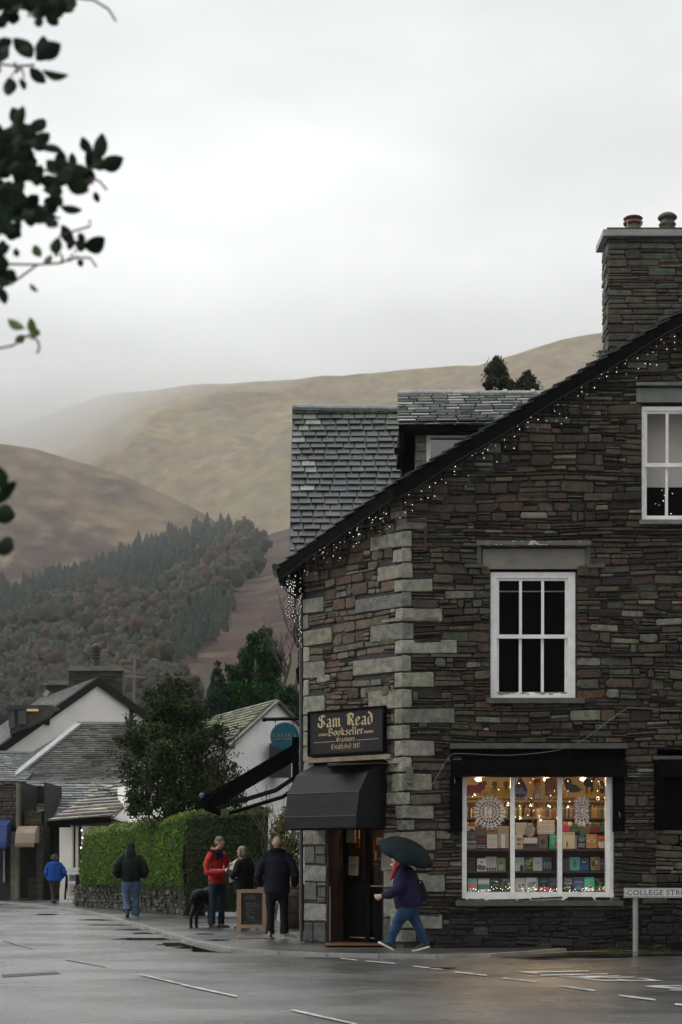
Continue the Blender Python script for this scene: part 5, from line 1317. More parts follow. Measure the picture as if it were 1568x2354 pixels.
# second shop window at the right edge
m = MB(); fb(m, 1500, 1900, 1738, 1746, -.05, .13); w2o = m.obj('shop_window', dark_slab, shop)
m = MB(); fb(m, 1502, 1900, 1746, 1786, -.05, .15); fb(m, 1503, 1526, 1786, 1905, -.05, .12); m.obj('fascia', black, w2o)
m = MB(); fb(m, 1526, 1900, 1786, 1900, -.03, .0); fb(m, 1510, 1900, 1900, 2069, -.03, .0); m.obj('shutter', black, w2o)
stb = MB(); rubble(stb, ff, wx(1506), 6.6, wz(2069), wz(1905), [], None, random.Random(8), PAL, warp=wwarp); stb.obj('stone_infill', M_STONE, w2o)
# gilt lettering on the glass
gilt = M('gilt', (.36, .30, .16), .5, (.42, .35, .2))
m = MB(); fg = lambda u, o, z: (u, WY + .095 - o, z)
arc = [(600, 408, 28), (645, 392, 20), (685, 384, 10), (735, 384, 0), (775, 388, -12), (805, 396, -18), (835, 408, -28)]
def rot_text(mb, s, c, ang, h, fr):
    vs, fs, W, H = text_geo(s); k = len(mb.v); a = radians(ang)
    for x, y in vs:
        x, y = (x - W / 2) * h / max(H, .5), (y - H / 2) * h / max(H, .5)
        mb.v.append(tuple(fr(c[0] + x * cos(a) - y * sin(a), .001, c[1] + x * sin(a) + y * cos(a))))
    for f in fs: mb.face([k + i for i in f])
for ch_, (cx_, cy_, an) in zip('SamRead', [(598, 408, 34), (634, 396, 22), (672, 383, 12), (738, 376, 0), (780, 384, -14), (815, 393, -22), (850, 408, -32)]):
    q = K(cx_, cy_, WY + .095); rot_text(m, ch_, (q.x, q.z), an, .085 if ch_ in 'SR' else .07, fg)
a, b = K(608, 560, WY + .095), K(855, 536, WY + .095); put_text(m, 'Bookseller', a.x, a.z, b.x - a.x, b.z - a.z, fg, .001)
for l in ([(690, 470), (700, 505), (790, 495), (775, 455)], [(705, 430), (715, 505)], [(760, 430), (740, 500)], [(690, 470), (660, 445), (668, 480), (700, 505)], [(775, 455), (795, 425), (790, 495)]):
    m.tube([K(x, y, WY + .094) for x, y in l], .0035, 4)
m.obj('window_lettering', gilt, swo)
# interior shell
ochre = M('ochre_wall', (.48, .36, .20), .8, (.52, .40, .24), ns=1)
r = random.Random(9)
m = MB(); m.poly([(BX + .4, 32.2, 0), (6.4, 32.2, 0), (6.4, 32.2, 2.93), (BX + .4, 32.2, 2.93)]); m.poly([(BX + .4, 28.3, 2.93), (6.4, 28.3, 2.93), (6.4, 32.2, 2.93), (BX + .4, 32.2, 2.93)]); m.poly([(4.75, 28.7, 0), (4.75, 32.2, 0), (4.75, 32.2, 2.93), (4.75, 28.7, 2.93)])
m.obj('shop_interior', ochre, shop)
m = MB(); m.poly([(BX + .35, 28.4, .03), (6.4, 28.7, .03), (6.4, 32.2, .03), (BX + .35, 32.2, .03)]); m.obj('shop_floor', M('floorboards', (.09, .04, .02), .5, (.13, .06, .03), ns=3, stretch=(8, 1, 1)), shop)
wood = M('dark_wood', (.035, .018, .010), .55, (.055, .028, .015), ns=4, stretch=(1, 1, 6))
bc = thing('bookcase', 'tall dark wooden bookcase along the back wall of the shop, full of spines', 'bookcase', (3.3, 31, .03))
BY = 31.0
xa, xb = K(130, 0, BY).x, K(1330, 0, BY).x
shz = [K(0, c, BY).z for c in (430, 545, 625)] 
m = MB(); m.box((xa, BY + .22, .03), (xb, BY + .25, shz[0] + .02)); m.obj('back_panel', wood, bc)
for z in (K(0, 388, BY).z, K(0, 553, BY).z, K(0, 640, BY).z, 1.2, .7):
    m = MB(); m.box((xa, BY, z - .03), (xb, BY + .22, z)); m.obj('shelf', wood, bc)
for i, c in enumerate((130, 520, 700, 935, 1330)):
    x = K(c, 0, BY).x; m = MB(); m.box((x - .015, BY - .005, .03), (x + .015, BY + .22, K(0, 388, BY).z)); m.obj('upright', wood, bc)
covm = M('book_cover', (.95, .95, .95), .45, (1.05, 1.05, 1.05), attr=True, spec=.4)
SPC = {'red': (.22, .03, .02), 'cream': (.5, .44, .3), 'green': (.05, .12, .06), 'navy': (.02, .04, .12), 'ochre': (.35, .22, .05), 'black': (.02, .02, .02), 'brown': (.14, .07, .035), 'grey': (.2, .2, .2), 'teal': (.03, .14, .14)}
ORD = 'first second third fourth fifth sixth seventh eighth ninth tenth eleventh twelfth thirteenth fourteenth'.split()
CNT = {}
def spines(cxa, cxb, cbot, hmin, hmax, pane, row, r, pw=(.018, .034)):
    x, xe, z = K(cxa, 0, BY).x, K(cxb, 0, BY).x, K(0, cbot, BY).z
    while x < xe - .02:
        w = r.uniform(*pw); nm = r.choice(list(SPC)); h = r.uniform(hmin, hmax); m = MB()
        if r.random() < .94:
            c = jit(SPC[nm], .3, r); m.box((x, BY + .04, z), (x + w - .002, BY + .2, z + h), c); m.box((x + .001, BY + .039, z + h * .7), (x + w - .003, BY + .041, z + h * .78), tuple(min(1, q * 2 + .1) for q in c))
            kk = (nm, row, pane); CNT[kk] = CNT.get(kk, 0) + 1
            props(m.obj('book', covm, loc=(x, BY + .04, z)), '%s %s spine from the left on the %s at the back, %s pane' % (ORD[CNT[kk] - 1], nm, row, pane), 'book', 'books on the back bookcase')
        x += w
r = random.Random(66)
spines(138, 510, 552, .16, .225, 'left', 'upper shelf', r); spines(530, 690, 552, .16, .225, 'middle', 'upper shelf', r); spines(712, 925, 552, .16, .23, 'middle', 'upper shelf', r, (.022, .042)); spines(945, 1310, 552, .17, .235, 'right', 'upper shelf', r)
spines(140, 300, 638, .1, .13, 'left', 'second shelf', r, (.03, .05)); spines(950, 1300, 638, .1, .13, 'right', 'second shelf', r, (.03, .05))
# spotlights
for i, (cx_, cy_, lb) in enumerate(((255, 240, 'lit ceiling spotlight shining in the left pane'), (811, 238, 'lit ceiling spotlight shining in the middle pane'), (1112, 235, 'lit ceiling spotlight shining in the right pane'))):
    q = K(cx_, cy_, 29.6); t = thing('ceiling_spotlight', lb, 'lamp', (q.x, q.y, 2.93), 'shop ceiling spotlights')
    m = MB(); m.tube([(q.x, q.y, 2.93), (q.x, q.y, q.z + .06)], .02, 8); m.lathe((q.x, q.y, q.z), [(.055, .02), (.05, .06), (.03, .09)], 14); m.obj('housing', M('lamp_housing', (.5, .48, .45), .4), t)
    m = MB(); m.ball(q, (.05, .05, .028), 12, 8); lm = M('warm_lamp', (1, .80, .50), .4, emit=9); lm.cycles.emission_sampling = 'NONE'; m.obj('lamp_glass', lm, t)
    la = bpy.data.lights.new('spotlight_glow', 'POINT'); la.energy = 24; la.color = (1, .66, .34); la.shadow_soft_size = .08
    lo = bpy.data.objects.new('spotlight_glow', la); COL.objects.link(lo); lo.parent = t; lo.location = (0, -.25, q.z - .12 - 2.93)
# display furniture
def board(name, lb, cat, boxes, mat):
    m = MB()
    for a, b in boxes: m.box(a, b)
    return props(m.obj(name, mat, loc=boxes[0][0]), lb, cat)
YA, YB_, YC = 28.72, 28.66, 28.60
t = thing('display_stand', 'stepped dark wooden display stand filling the shop window', 'display stand', (3.2, 28.8, .03))
m = MB()
x0, x1 = K(150, 0, 28.6).x, K(1312, 0, 28.6).x
for cy_, Y0, Y1 in ((812, 28.5, 29.1), (992, 28.5, 28.95)): m.box((x0, Y0, K(0, cy_ + 10, 28.55).z), (x1, Y1, K(0, cy_ - 1, 28.55).z))
m.obj('shelf', M('shelf_edge', (.055, .03, .018), .5, (.08, .045, .028), ns=6), t)
m = MB(); m.box((x0, 28.95, .03), (x1, 28.97, K(0, 812, 28.9).z)); m.box((x0, 28.45, K(0, 1163, 28.5).z - .1), (x1, 28.97, K(0, 1159, 28.6).z)); m.obj('back_panel', wood, t)
m = MB(); m.box((x0, 28.85, K(0, 812, 28.9).z), (x1, 29.1, K(0, 700, 28.9).z)); m.obj('riser', wood, t)
for cx_ in (500, 880): m = MB(); m.box((K(cx_ - 18, 0, 28.93).x, 28.9, K(0, 1040, 28.9).z), (K(cx_ + 18, 0, 28.93).x, 28.945, K(0, 825, 28.9).z)); m.obj('upright', M('shelf_edge', ()), t)
r = random.Random(15)
def book(cx0, cx1, cy0, cy1, Y, col, deco, lb, th=.022, lean=.03):
    a, b = K(cx0, cy1, Y), K(cx1, cy0, Y); m = MB(); W_, H_ = b.x - a.x, b.z - a.z
    fr = lambda u, o, z: (a.x + u, Y - o + z * lean / max(.05, H_) * .6, a.z + z)
    m.box((0, -th, 0), (W_, 0, H_), col, fr=fr); m.box((.004, -th + .003, -.0), (W_ + .0015, -.003, H_ + .0015), (.6, .57, .48), fr=fr)
    o_ = .0006
    for d in deco:
        if d[0] == 'b': m.poly([fr(d[1] * W_, o_, d[2] * H_), fr(d[3] * W_, o_, d[2] * H_), fr(d[3] * W_, o_, d[4] * H_), fr(d[1] * W_, o_, d[4] * H_)], d[5])
        elif d[0] == 'e': m.poly([fr((d[1] + cos(t) * d[3]) * W_, o_, (d[2] + sin(t) * d[4]) * H_) for t in [j * pi / 8 for j in range(16)]], d[5])
        elif d[0] == 't': put_text(m, d[1], d[2] * W_, d[3] * H_, d[4] * W_, d[5] * H_, fr, o_, d[6])
        o_ += .0005
    props(m.obj('book', covm, loc=(a.x, Y, a.z)), lb, 'book', 'books displayed in the shop window')
Wt, Bk, Cr = (.75, .74, .7), (.02, .02, .02), (.62, .55, .4)
BK = [
 # upper rear row
 (160, 226, 620, 700, 28.86, (.55, .55, .53), [('b', 0, 0, 1, .55, (.12, .13, .14)), ('e', .6, .55, .3, .2, (.05, .05, .05))], 'pale book with a dark landscape, rear row far left'),
 (232, 312, 622, 695, 28.87, (.12, .125, .14), [], 'plain slate-grey book in the rear row behind the red-titled book'),
 (320, 405, 618, 690, 28.86, (.26, .21, .15), [('b', .2, .3, .8, .5, (.12, .09, .06))], 'brown parchment-coloured book beneath the large paper snowflake'),
 (413, 502, 622, 700, 28.87, (.36, .31, .24), [('b', 0, .86, 1, 1, (.5, .46, .38))], 'tan book with a paler top edge left of the first mullion'),
 (944, 1004, 612, 662, 28.86, (.55, .03, .14), [], 'bright pink book in the rear row at the left of the right pane'),
 (1007, 1083, 618, 670, 28.87, (.03, .10, .05), [('t', 'PLAT', .2, .2, .6, .3, (.3, .35, .2))], 'dark green book in the rear row under the hourglass paper ornament'),
 (1088, 1168, 620, 690, 28.88, (.12, .16, .08), [], 'olive green book in the rear row behind the black-covered folk book'),
 (1172, 1252, 618, 672, 28.86, (.16, .02, .03), [], 'maroon book in the rear row behind the orange book'),
 (1256, 1302, 614, 668, 28.87, (.02, .18, .13), [], 'teal green book in the rear row at the far right'),
 # row A
 (160, 236, 695, 806, YA, (.06, .06, .06), [('t', 'ROME', .02, .42, .96, .17, Wt), ('t', 'CIVIS', .1, .8, .7, .1, (.5, .5, .5)), ('b', 0, 0, 1, .3, (.25, .25, .24))], 'black and grey book titled ROME at the far left'),
 (238, 322, 694, 805, YA, (.03, .025, .025), [('t', 'Traitors', .08, .62, .8, .16, (.5, .03, .02)), ('t', 'Circle', .2, .46, .6, .13, (.5, .03, .02)), ('t', 'JONATHAN', .08, .18, .8, .09, Wt), ('t', 'FREEDLAND', .08, .06, .8, .09, Wt)], 'black book with a red title and white author name'),
 (326, 410, 690, 801, YA, (.62, .60, .56), [('b', .08, .3, .92, .95, (.55, .53, .5)), ('t', 'KITCHENS', .15, .6, .7, .1, (.2, .18, .16)), ('b', .12, .2, .75, .24, (.2, .18, .16))], 'white cookery book with a small spoon drawing'),
 (414, 502, 680, 800, YA, (.34, .32, .27), [('b', .3, .0, .68, .95, (.66, .62, .54)), ('b', .36, .05, .62, .9, (.7, .66, .58)), ('t', 'CAPITALISM', .38, .44, .24, .03, (.45, .05, .04))], 'stone-coloured book with a cream band and red vertical title'),
 (556, 620, 690, 808, YA, (.58, .5, .36), [('e', .5, .68, .36, .12, (.2, .16, .1)), ('e', .45, .35, .3, .12, (.28, .22, .14)), ('t', 'HARE', .2, .05, .6, .1, (.2, .15, .1))], 'cream book with brown bird drawings just right of the first mullion'),
 (745, 822, 690, 806, YA, (.13, .08, .055), [('b', .1, .08, .9, .92, (.18, .12, .08)), ('e', .5, .5, .25, .2, (.06, .04, .03))], 'old brown leather-look book with a stamped border'),
 (838, 912, 688, 806, YA, (.03, .33, .22), [('e', .35, .5, .2, .22, (.10, .5, .12)), ('e', .8, .3, .22, .22, (.45, .03, .03)), ('t', 'Sinkable', .1, .8, .6, .08, Wt)], 'bright green book with green and red heads left of the second mullion'),
 (945, 1046, 668, 806, YA, (.60, .50, .28), [('b', .08, .08, .92, .8, (.66, .58, .38)), ('b', .3, .12, .42, .36, (.06, .06, .06)), ('e', .36, .42, .05, .05, (.1, .08, .06)), ('t', 'The Boy', .2, .85, .6, .06, (.2, .15, .1))], 'large yellow parchment book with a small standing figure'),
 (1047, 1062, 696, 804, YA + .01, (.4, .26, .36), [], 'thin lilac book edge beside the large yellow book'),
 (1066, 1140, 692, 802, YA, (.02, .02, .022), [('e', .5, .72, .42, .24, (.03, .14, .30)), ('e', .45, .64, .3, .13, (.18, .26, .08)), ('t', 'WILD', .15, .24, .7, .13, Wt), ('t', 'FOLK', .15, .08, .7, .13, Wt)], 'black book titled WILD FOLK with a blue and green disc'),
 (1140, 1226, 688, 801, YA, (.58, .27, .06), [('t', 'PHOENIX', .1, .72, .8, .12, (.6, .5, .3)), ('e', .5, .52, .4, .12, (.6, .55, .45)), ('e', .5, .52, .2, .06, (.1, .2, .25)), ('t', 'FENCE', .15, .26, .7, .12, (.3, .1, .03))], 'orange patterned book with a pale emblem'),
 (1230, 1302, 698, 801, YA, (.50, .09, .04), [('e', .5, .3, .42, .32, (.72, .66, .58)), ('e', .5, .62, .16, .15, (.2, .08, .05)), ('t', 'The Wall', .2, .8, .6, .1, Wt)], 'red book with a pale figure at the far right'),
 # row B
 (166, 226, 882, 990, YB_, (.04, .022, .022), [('t', 'NO', .3, .6, .4, .1, (.2, .04, .04))], 'very dark red-black book at the left of the middle shelf'),
 (244, 318, 884, 990, YB_, (.66, .66, .64), [('e', .3, .3, .28, .22, (.1, .1, .1)), ('e', .68, .25, .3, .2, (.14, .14, .14)), ('e', .5, .7, .12, .1, (.2, .2, .2))], 'white book with black inky figures'),
 (317, 402, 872, 988, YB_, (.50, .45, .46), [('t', 'PINK', .18, .84, .62, .11, (.25, .06, .12)), ('t', 'FLOYD', .14, .70, .7, .11, (.25, .06, .12)), ('t', 'SHINE', .14, .56, .7, .11, (.3, .3, .32)), ('t', 'ON', .3, .42, .4, .11, (.3, .3, .32))] + [('e', .14 + i * .24, .14, .09, .12, (.05, .05, .05)) for i in range(4)], 'grey book titled PINK FLOYD SHINE ON with four dark heads'),
 (405, 477, 882, 990, YB_, (.20, .26, .10), [('e', .5, .35, .28, .3, (.32, .36, .3)), ('e', .5, .6, .12, .1, (.06, .05, .04))], 'pale green book with a grey figure on the middle shelf'),
 (556, 628, 878, 988, YB_, (.48, .50, .46), [('t', 'BLUFF', .08, .64, .7, .1, (.15, .17, .16)), ('e', .75, .2, .22, .3, (.03, .03, .03))], 'pale grey book titled BLUFF'),
 (630, 702, 878, 988, YB_, (.03, .05, .02), [('e', .4, .6, .35, .25, (.16, .26, .05)), ('e', .75, .8, .2, .14, (.22, .30, .10)), ('t', 'QUEEN', .08, .14, .84, .16, (.45, .6, .02))], 'dark leafy book with a lime green title'),
 (704, 778, 876, 986, YB_, (.46, .45, .44), [('t', 'NO', .25, .5, .5, .18, (.05, .05, .05)), ('b', .2, .3, .8, .31, (.2, .2, .2))], 'light grey book with the single word NO'),
 (783, 855, 880, 984, YB_, (.035, .05, .06), [('b', .12, .2, .88, .62, (.3, .36, .34)), ('b', .17, .24, .83, .58, (.05, .09, .10)), ('e', .5, .42, .07, .06, (.5, .5, .45))], 'dark blue-grey book with a thin square frame'),
 (949, 1000, 888, 984, YB_, (.10, .06, .045), [('e', .3, .4, .1, .35, (.02, .02, .02)), ('e', .75, .4, .12, .35, (.02, .02, .02))], 'brown book with two dark silhouettes right of the second mullion'),
 (1004, 1086, 876, 984, YB_, (.10, .40, .32), [('e', .5, .5, .2, .26, (.05, .22, .18)), ('e', .5, .78, .1, .1, (.05, .22, .18))], 'turquoise book with a darker dancing figure'),
 (1090, 1160, 886, 984, YB_, (.02, .06, .14), [('b', 0, 0, 1, .4, (.01, .11, .26)), ('t', 'SEA', .2, .66, .5, .12, Wt)], 'deep blue book with a lighter blue lower half'),
 (1175, 1250, 874, 982, YB_, (.30, .26, .10), [('b', .48, .05, .9, .9, (.32, .13, .03)), ('e', .3, .5, .16, .25, (.03, .08, .05)), ('e', .66, .6, .12, .2, (.5, .42, .25))], 'mustard and rust book with leaf shapes'),
 (1252, 1296, 890, 980, YB_, (.08, .085, .085), [('b', .1, .55, .9, .62, (.3, .3, .3))], 'small dark grey book at the far right of the middle shelf'),
 # row C
 (167, 244, 1050, 1162, YC, (.55, .22, .17), [('b', 0, .74, 1, 1, (.15, .45, .50)), ('b', 0, .56, 1, .74, (.45, .30, .30)), ('b', 0, 0, 1, .16, (.15, .4, .46))], 'turquoise and coral book at the bottom left corner'),
 (253, 344, 1050, 1160, YC, (.60, .62, .58), [('b', 0, .2, 1, .55, (.10, .20, .18)), ('b', 0, .55, 1, .62, (.3, .4, .36)), ('b', 0, .9, 1, 1, (.5, .3, .2))], 'white and green landscape book on the bottom shelf'),
 (348, 434, 1052, 1160, YC, (.02, .045, .035), [('t', 'NIGHTBIRD', .1, .8, .5, .06, Wt), ('e', .66, .78, .14, .07, Wt), ('t', 'COMPASS', .3, .5, .6, .07, (.6, .6, .5))], 'dark green-black book with a small white bird'),
 (438, 522, 1048, 1160, YC, (.03, .07, .04), [('e', .5, .5, .4, .42, (.30, .24, .12)), ('e', .5, .5, .32, .34, (.04, .09, .05)), ('t', 'NATALIE', .15, .86, .7, .08, (.6, .5, .3)), ('e', .78, .58, .12, .1, (.6, .55, .4))], 'ornate green book with a gold wreath'),
 (557, 637, 1046, 1158, YC, (.56, .53, .48), [('b', .35, .3, .55, .55, (.2, .2, .2)), ('t', 'EVENINGS', .15, .75, .6, .05, (.2, .2, .2)), ('e', .82, .5, .12, .09, (.08, .08, .08))], 'cream book with a tiny drawing and a black roundel'),
 (642, 726, 1044, 1156, YC, (.60, .56, .54), [('e', .5, .5, .35, .2, (.25, .24, .26)), ('t', 'A YEAR', .2, .8, .6, .07, (.25, .2, .2)), ('e', .84, .64, .12, .09, (.04, .04, .04))], 'white book with a grey cottage sketch'),
 (727, 745, 1046, 1150, YC + .02, (.35, .42, .36), [], 'thin pale green book edge on the bottom shelf'),
 (749, 835, 1048, 1156, YC, (.02, .03, .04), [('b', 0, 0, 1, .34, (.55, .14, .15)), ('t', 'Conall', .3, .82, .4, .08, (.1, .45, .5)), ('t', 'Fragments', .15, .7, .7, .1, (.1, .45, .5)), ('e', .5, .45, .1, .14, (.2, .06, .05))], 'black book with a coral pink lower half and blue title'),
 (838, 914, 1042, 1156, YC, (.055, .055, .10), [('t', 'THE BOOK', .1, .78, .8, .1, (.4, .33, .25)), ('t', 'OF', .35, .62, .3, .1, (.4, .33, .25)), ('t', 'ALCHEMY', .1, .46, .8, .1, (.4, .33, .25)), ('b', .2, .1, .8, .3, (.12, .07, .05))], 'indigo book with bronze lettering left of the second mullion'),
 (950, 1032, 1042, 1154, YC, (.025, .025, .025), [('t', 'THIS', .12, .72, .76, .2, Wt), ('t', 'YEAR', .08, .48, .84, .2, Wt), ('e', .5, .3, .3, .08, (.4, .4, .38)), ('t', 'LIVES', .2, .08, .6, .1, (.6, .6, .6))], 'black book with bold white words THIS YEAR'),
 (1036, 1120, 1042, 1154, YC, (.06, .08, .22), [('e', .5, .5, .42, .4, (.10, .12, .26)), ('t', 'LEGENDA', .08, .62, .84, .12, (.5, .5, .3)), ('e', .5, .25, .3, .16, (.18, .24, .22))], 'blue patterned book titled LEGENDA'),
 (1124, 1206, 1040, 1154, YC, (.05, .55, .30), [('t', 'BEN', .1, .70, .8, .2, (.4, .75, .5)), ('t', 'NET', .1, .48, .5, .16, (.4, .75, .5)), ('b', .05, .02, .95, .3, (.75, .75, .72)), ('e', .62, .46, .12, .14, (.35, .2, .15)), ('b', .5, .22, .75, .36, (.03, .03, .03))], 'vivid mint green book with a small portrait'),
 (1210, 1296, 1050, 1154, YC, (.02, .03, .03), [('t', 'Ian', .1, .86, .3, .08, Wt), ('t', 'What', .25, .6, .5, .14, (.5, .65, .02)), ('t', 'We', .35, .42, .3, .13, (.5, .65, .02)), ('b', 0, .12, 1, .4, (.03, .16, .10)), ('b', 0, 0, 1, .12, (.5, .16, .05))], 'black and green book with a yellow title at the bottom right'),
]
for b_ in BK: book(*b_[:7], b_[7])
# stacks lying flat
def flat_stack(cxa, cxb, cyt, cyb, n, lb, Y=28.9, cols=((.5, .43, .33), (.44, .38, .3), (.56, .5, .4))):
    for i in range(n):
        a, b = K(cxa + r.uniform(-3, 3), cyb - (cyb - cyt) * i / n, Y), K(cxb + r.uniform(-3, 3), cyb - (cyb - cyt) * (i + 1) / n, Y)
        m = MB(); c = jit(r.choice(cols), .1, r); m.box((a.x, Y - .1, a.z), (b.x, Y + .1, b.z - .003), c); m.box((a.x + .002, Y - .101, a.z + .004), (b.x - .01, Y - .099, b.z - .006), (.66, .6, .5))
        props(m.obj('book', covm, loc=(a.x, Y, a.z)), lb % (ORD[i] if i else 'lowest'), 'book', 'books lying flat in the display piles')
flat_stack(563, 650, 590, 690, 8, '%s tan book from the bottom of the pile left of the small stone bust')
flat_stack(742, 875, 570, 686, 8, '%s pale book from the bottom of the tall pile right of the stone bust', cols=((.6, .54, .42), (.52, .45, .34)))
flat_stack(622, 732, 714, 762, 4, '%s white book from the bottom of the low pile beneath the stone bust', 28.74, ((.6, .57, .5),))
m = MB(); a, b = K(622, 812, 28.76), K(738, 762, 28.76); m.box((a.x, 28.7, a.z), (b.x, 28.85, b.z)); props(m.obj('plinth', M('sage_plinth', (.10, .10, .075), .7), loc=tuple(a)), 'grey-green plinth under the low pile of white books', 'plinth')
t = thing('stone_bust', 'small pale stone owl-shaped bust standing between the two book piles', 'ornament', tuple(K(678, 712, 28.74))); m = MB(); m.sm = True
q = V(t.location); m.ball(q + V((0, 0, .09)), (.065, .045, .10), 12, 9); m.ball(q + V((0, 0, .19)), (.045, .04, .045), 12, 8); m.ball(q + V((-.055, 0, .10)), (.03, .03, .07), 8, 6); m.ball(q + V((.055, 0, .10)), (.03, .03, .07), 8, 6); m.ball(q + V((0, -.04, .18)), (.012, .015, .02), 6, 5)
m.obj('figure', M('weathered_plaster', (.42, .38, .31), .9, (.26, .23, .18), ns=25, bump=.8, bs=50), t)
# hanging cut-outs and posters near the top of the panes
def cutout(name, lb, cat, pts, Y, col, extra=(), th=.006):
    w_ = [K(x, y, Y) for x, y in pts]; m = MB(); m.prism(w_, (0, th, 0), col)
    o_ = .001
    for e_ in extra:
        if e_[0] == 'p': m.poly([K(x, y, Y) - V((0, o_, 0)) for x, y in e_[1]], e_[2])
        elif e_[0] == 't':
            a, b = K(e_[2], e_[5], Y), K(e_[4], e_[3], Y); put_text(m, e_[1], a.x, a.z, b.x - a.x, b.z - a.z, lambda u, o, z: (u, Y - o, z), o_, e_[6])
        o_ += .001
    return props(m.obj(name, covm, loc=tuple(w_[0])), lb, cat)
def ell(cx_, cy_, rx, ry, n=20): return [(cx_ + rx * cos(2 * pi * i / n), cy_ + ry * sin(2 * pi * i / n)) for i in range(n)]
YP = 28.62
cow = [(155, 375), (155, 300), (170, 282), (210, 285), (245, 280), (262, 262), (275, 255), (282, 268), (298, 266), (306, 256), (312, 268), (306, 285), (312, 310), (300, 325), (285, 325), (280, 345), (272, 370), (262, 370), (258, 348), (215, 350), (205, 372), (190, 372), (184, 352), (172, 378)]
cutout('cow_cutout', 'flat deep pink cow cut-out hanging in the left pane', 'cut-out', cow, YP, (.26, .035, .05))
cutout('yellow_poster', 'long yellow printed poster strip across the left pane', 'poster', [(288, 385), (288, 335), (338, 332), (338, 302), (516, 300), (516, 386)], YP + .05, (.42, .27, .01), [('t', 'Perfect', 292, 345, 338, 365, (.1, .06, .02))] + [('p', [(x0, y), (x1, y), (x1, y + 4), (x0, y + 4)], (.28, .16, .02)) for x0, x1 in ((360, 425), (445, 505)) for y in (318, 330, 342, 354, 366)])
cutout('yellow_poster', 'smaller yellow poster behind the cats in the right pane', 'poster', [(975, 378), (975, 335), (1165, 330), (1165, 292), (1246, 290), (1246, 378)], YP + .06, (.42, .28, .015), [('p', [(1175, y), (1236, y), (1236, y + 4), (1175, y + 4)], (.3, .18, .02)) for y in (305, 317, 329)])
for cx_, cy_, c, lb in ((480, 275, (.03, .035, .07), 'dark blue map-pin shaped sign above the yellow poster'), (388, 278, (.05, .07, .02), 'small olive map-pin shaped sign above the yellow poster'), (306, 268, (.12, .02, .02), 'small dark red round tag over the cow')):
    cutout('pin_sign', lb, 'sign', [(cx_ + 22 * cos(a), cy_ - 4 + 22 * sin(a)) for a in [radians(q_) for q_ in range(150, 391, 20)]] + [(cx_, cy_ + 46)] if cx_ > 320 else ell(cx_, cy_, 16, 18), YP + .03, c, [('t', 'You Are', cx_ - 15, cy_ - 14, cx_ + 15, cy_ - 4, (.35, .33, .28)), ('t', 'Here', cx_ - 10, cy_ + 1, cx_ + 10, cy_ + 10, (.35, .33, .28))] if cx_ > 320 else ())
cutout('drop_sign', 'indigo drop-shaped author sign reading ELIF SHAFAK', 'sign', [(598, 212), (620, 245), (640, 280), (656, 320), (652, 355), (635, 380), (600, 390), (560, 380), (548, 350), (550, 310), (570, 260)], YP, (.035, .03, .11), [('t', 'ELIF', 566, 305, 622, 330, (.4, .38, .36)), ('t', 'SHAFAK', 550, 332, 650, 358, (.4, .38, .36))])
cutout('portrait_cutout', 'cut-out of a red-haired child in profile above a book', 'cut-out', [(690, 385), (700, 330), (712, 300), (705, 270), (712, 240), (735, 230), (760, 238), (768, 262), (758, 290), (742, 302), (768, 330), (768, 385)], YP + .02, (.34, .17, .08), [('p', [(706, 262), (712, 238), (736, 230), (762, 240), (760, 256), (730, 262), (716, 290)], (.20, .045, .015)), ('p', [(738, 330), (766, 330), (766, 384), (732, 384)], (.4, .36, .28))])
cutout('brown_poster', 'rust brown poster reading DUST and THE ROSE FIELD', 'poster', [(800, 226), (905, 222), (905, 372), (800, 372)], YP + .02, (.16, .06, .02), [('t', 'BOOK OF', 815, 240, 895, 262, (.3, .14, .04)), ('t', 'DUST', 820, 268, 895, 298, (.3, .14, .04)), ('t', 'THE', 836, 318, 866, 330, (.36, .28, .18)), ('t', 'ROSE FIELD', 806, 336, 902, 352, (.36, .28, .18))])
hen = [(942, 238), (962, 215), (985, 222), (1010, 216), (1030, 240), (1032, 262), (1060, 268), (1085, 290), (1110, 292), (1120, 318), (1112, 345), (1085, 350), (1060, 358), (1000, 362), (968, 340), (958, 300), (945, 265)]
cutout('hen_cutout', 'speckled dark hen cut-out with a cream outline at the top of the right pane', 'cut-out', hen, YP, (.42, .33, .16), [('p', [(955, 245), (975, 228), (1000, 228), (1018, 250), (1022, 275), (1055, 282), (1085, 305), (1096, 322), (1080, 338), (1040, 342), (1000, 338), (975, 318), (968, 290)], (.05, .04, .035)), ('p', ell(1096, 318, 13, 12, 10), (.30, .05, .03))])
cat_ = [(1118, 240), (1140, 228), (1150, 232), (1158, 222), (1166, 236), (1192, 232), (1205, 212), (1212, 205), (1216, 215), (1206, 240), (1196, 262), (1196, 320), (1186, 345), (1176, 345), (1178, 300), (1150, 300), (1148, 355), (1138, 355), (1134, 300), (1120, 275)]
cutout('cat_cutout', 'large black cat cut-out with its tail raised', 'cut-out', cat_, YP - .01, (.012, .011, .011))
cutout('cat_cutout', 'small black and white cat cut-out at the far right of the window', 'cut-out', [(1248, 262), (1246, 242), (1256, 250), (1268, 250), (1280, 242), (1280, 265), (1288, 300), (1292, 335), (1280, 350), (1262, 352), (1250, 330), (1256, 300)], YP, (.014, .013, .013), [('p', ell(1268, 300, 9, 14, 10), (.4, .4, .38))])
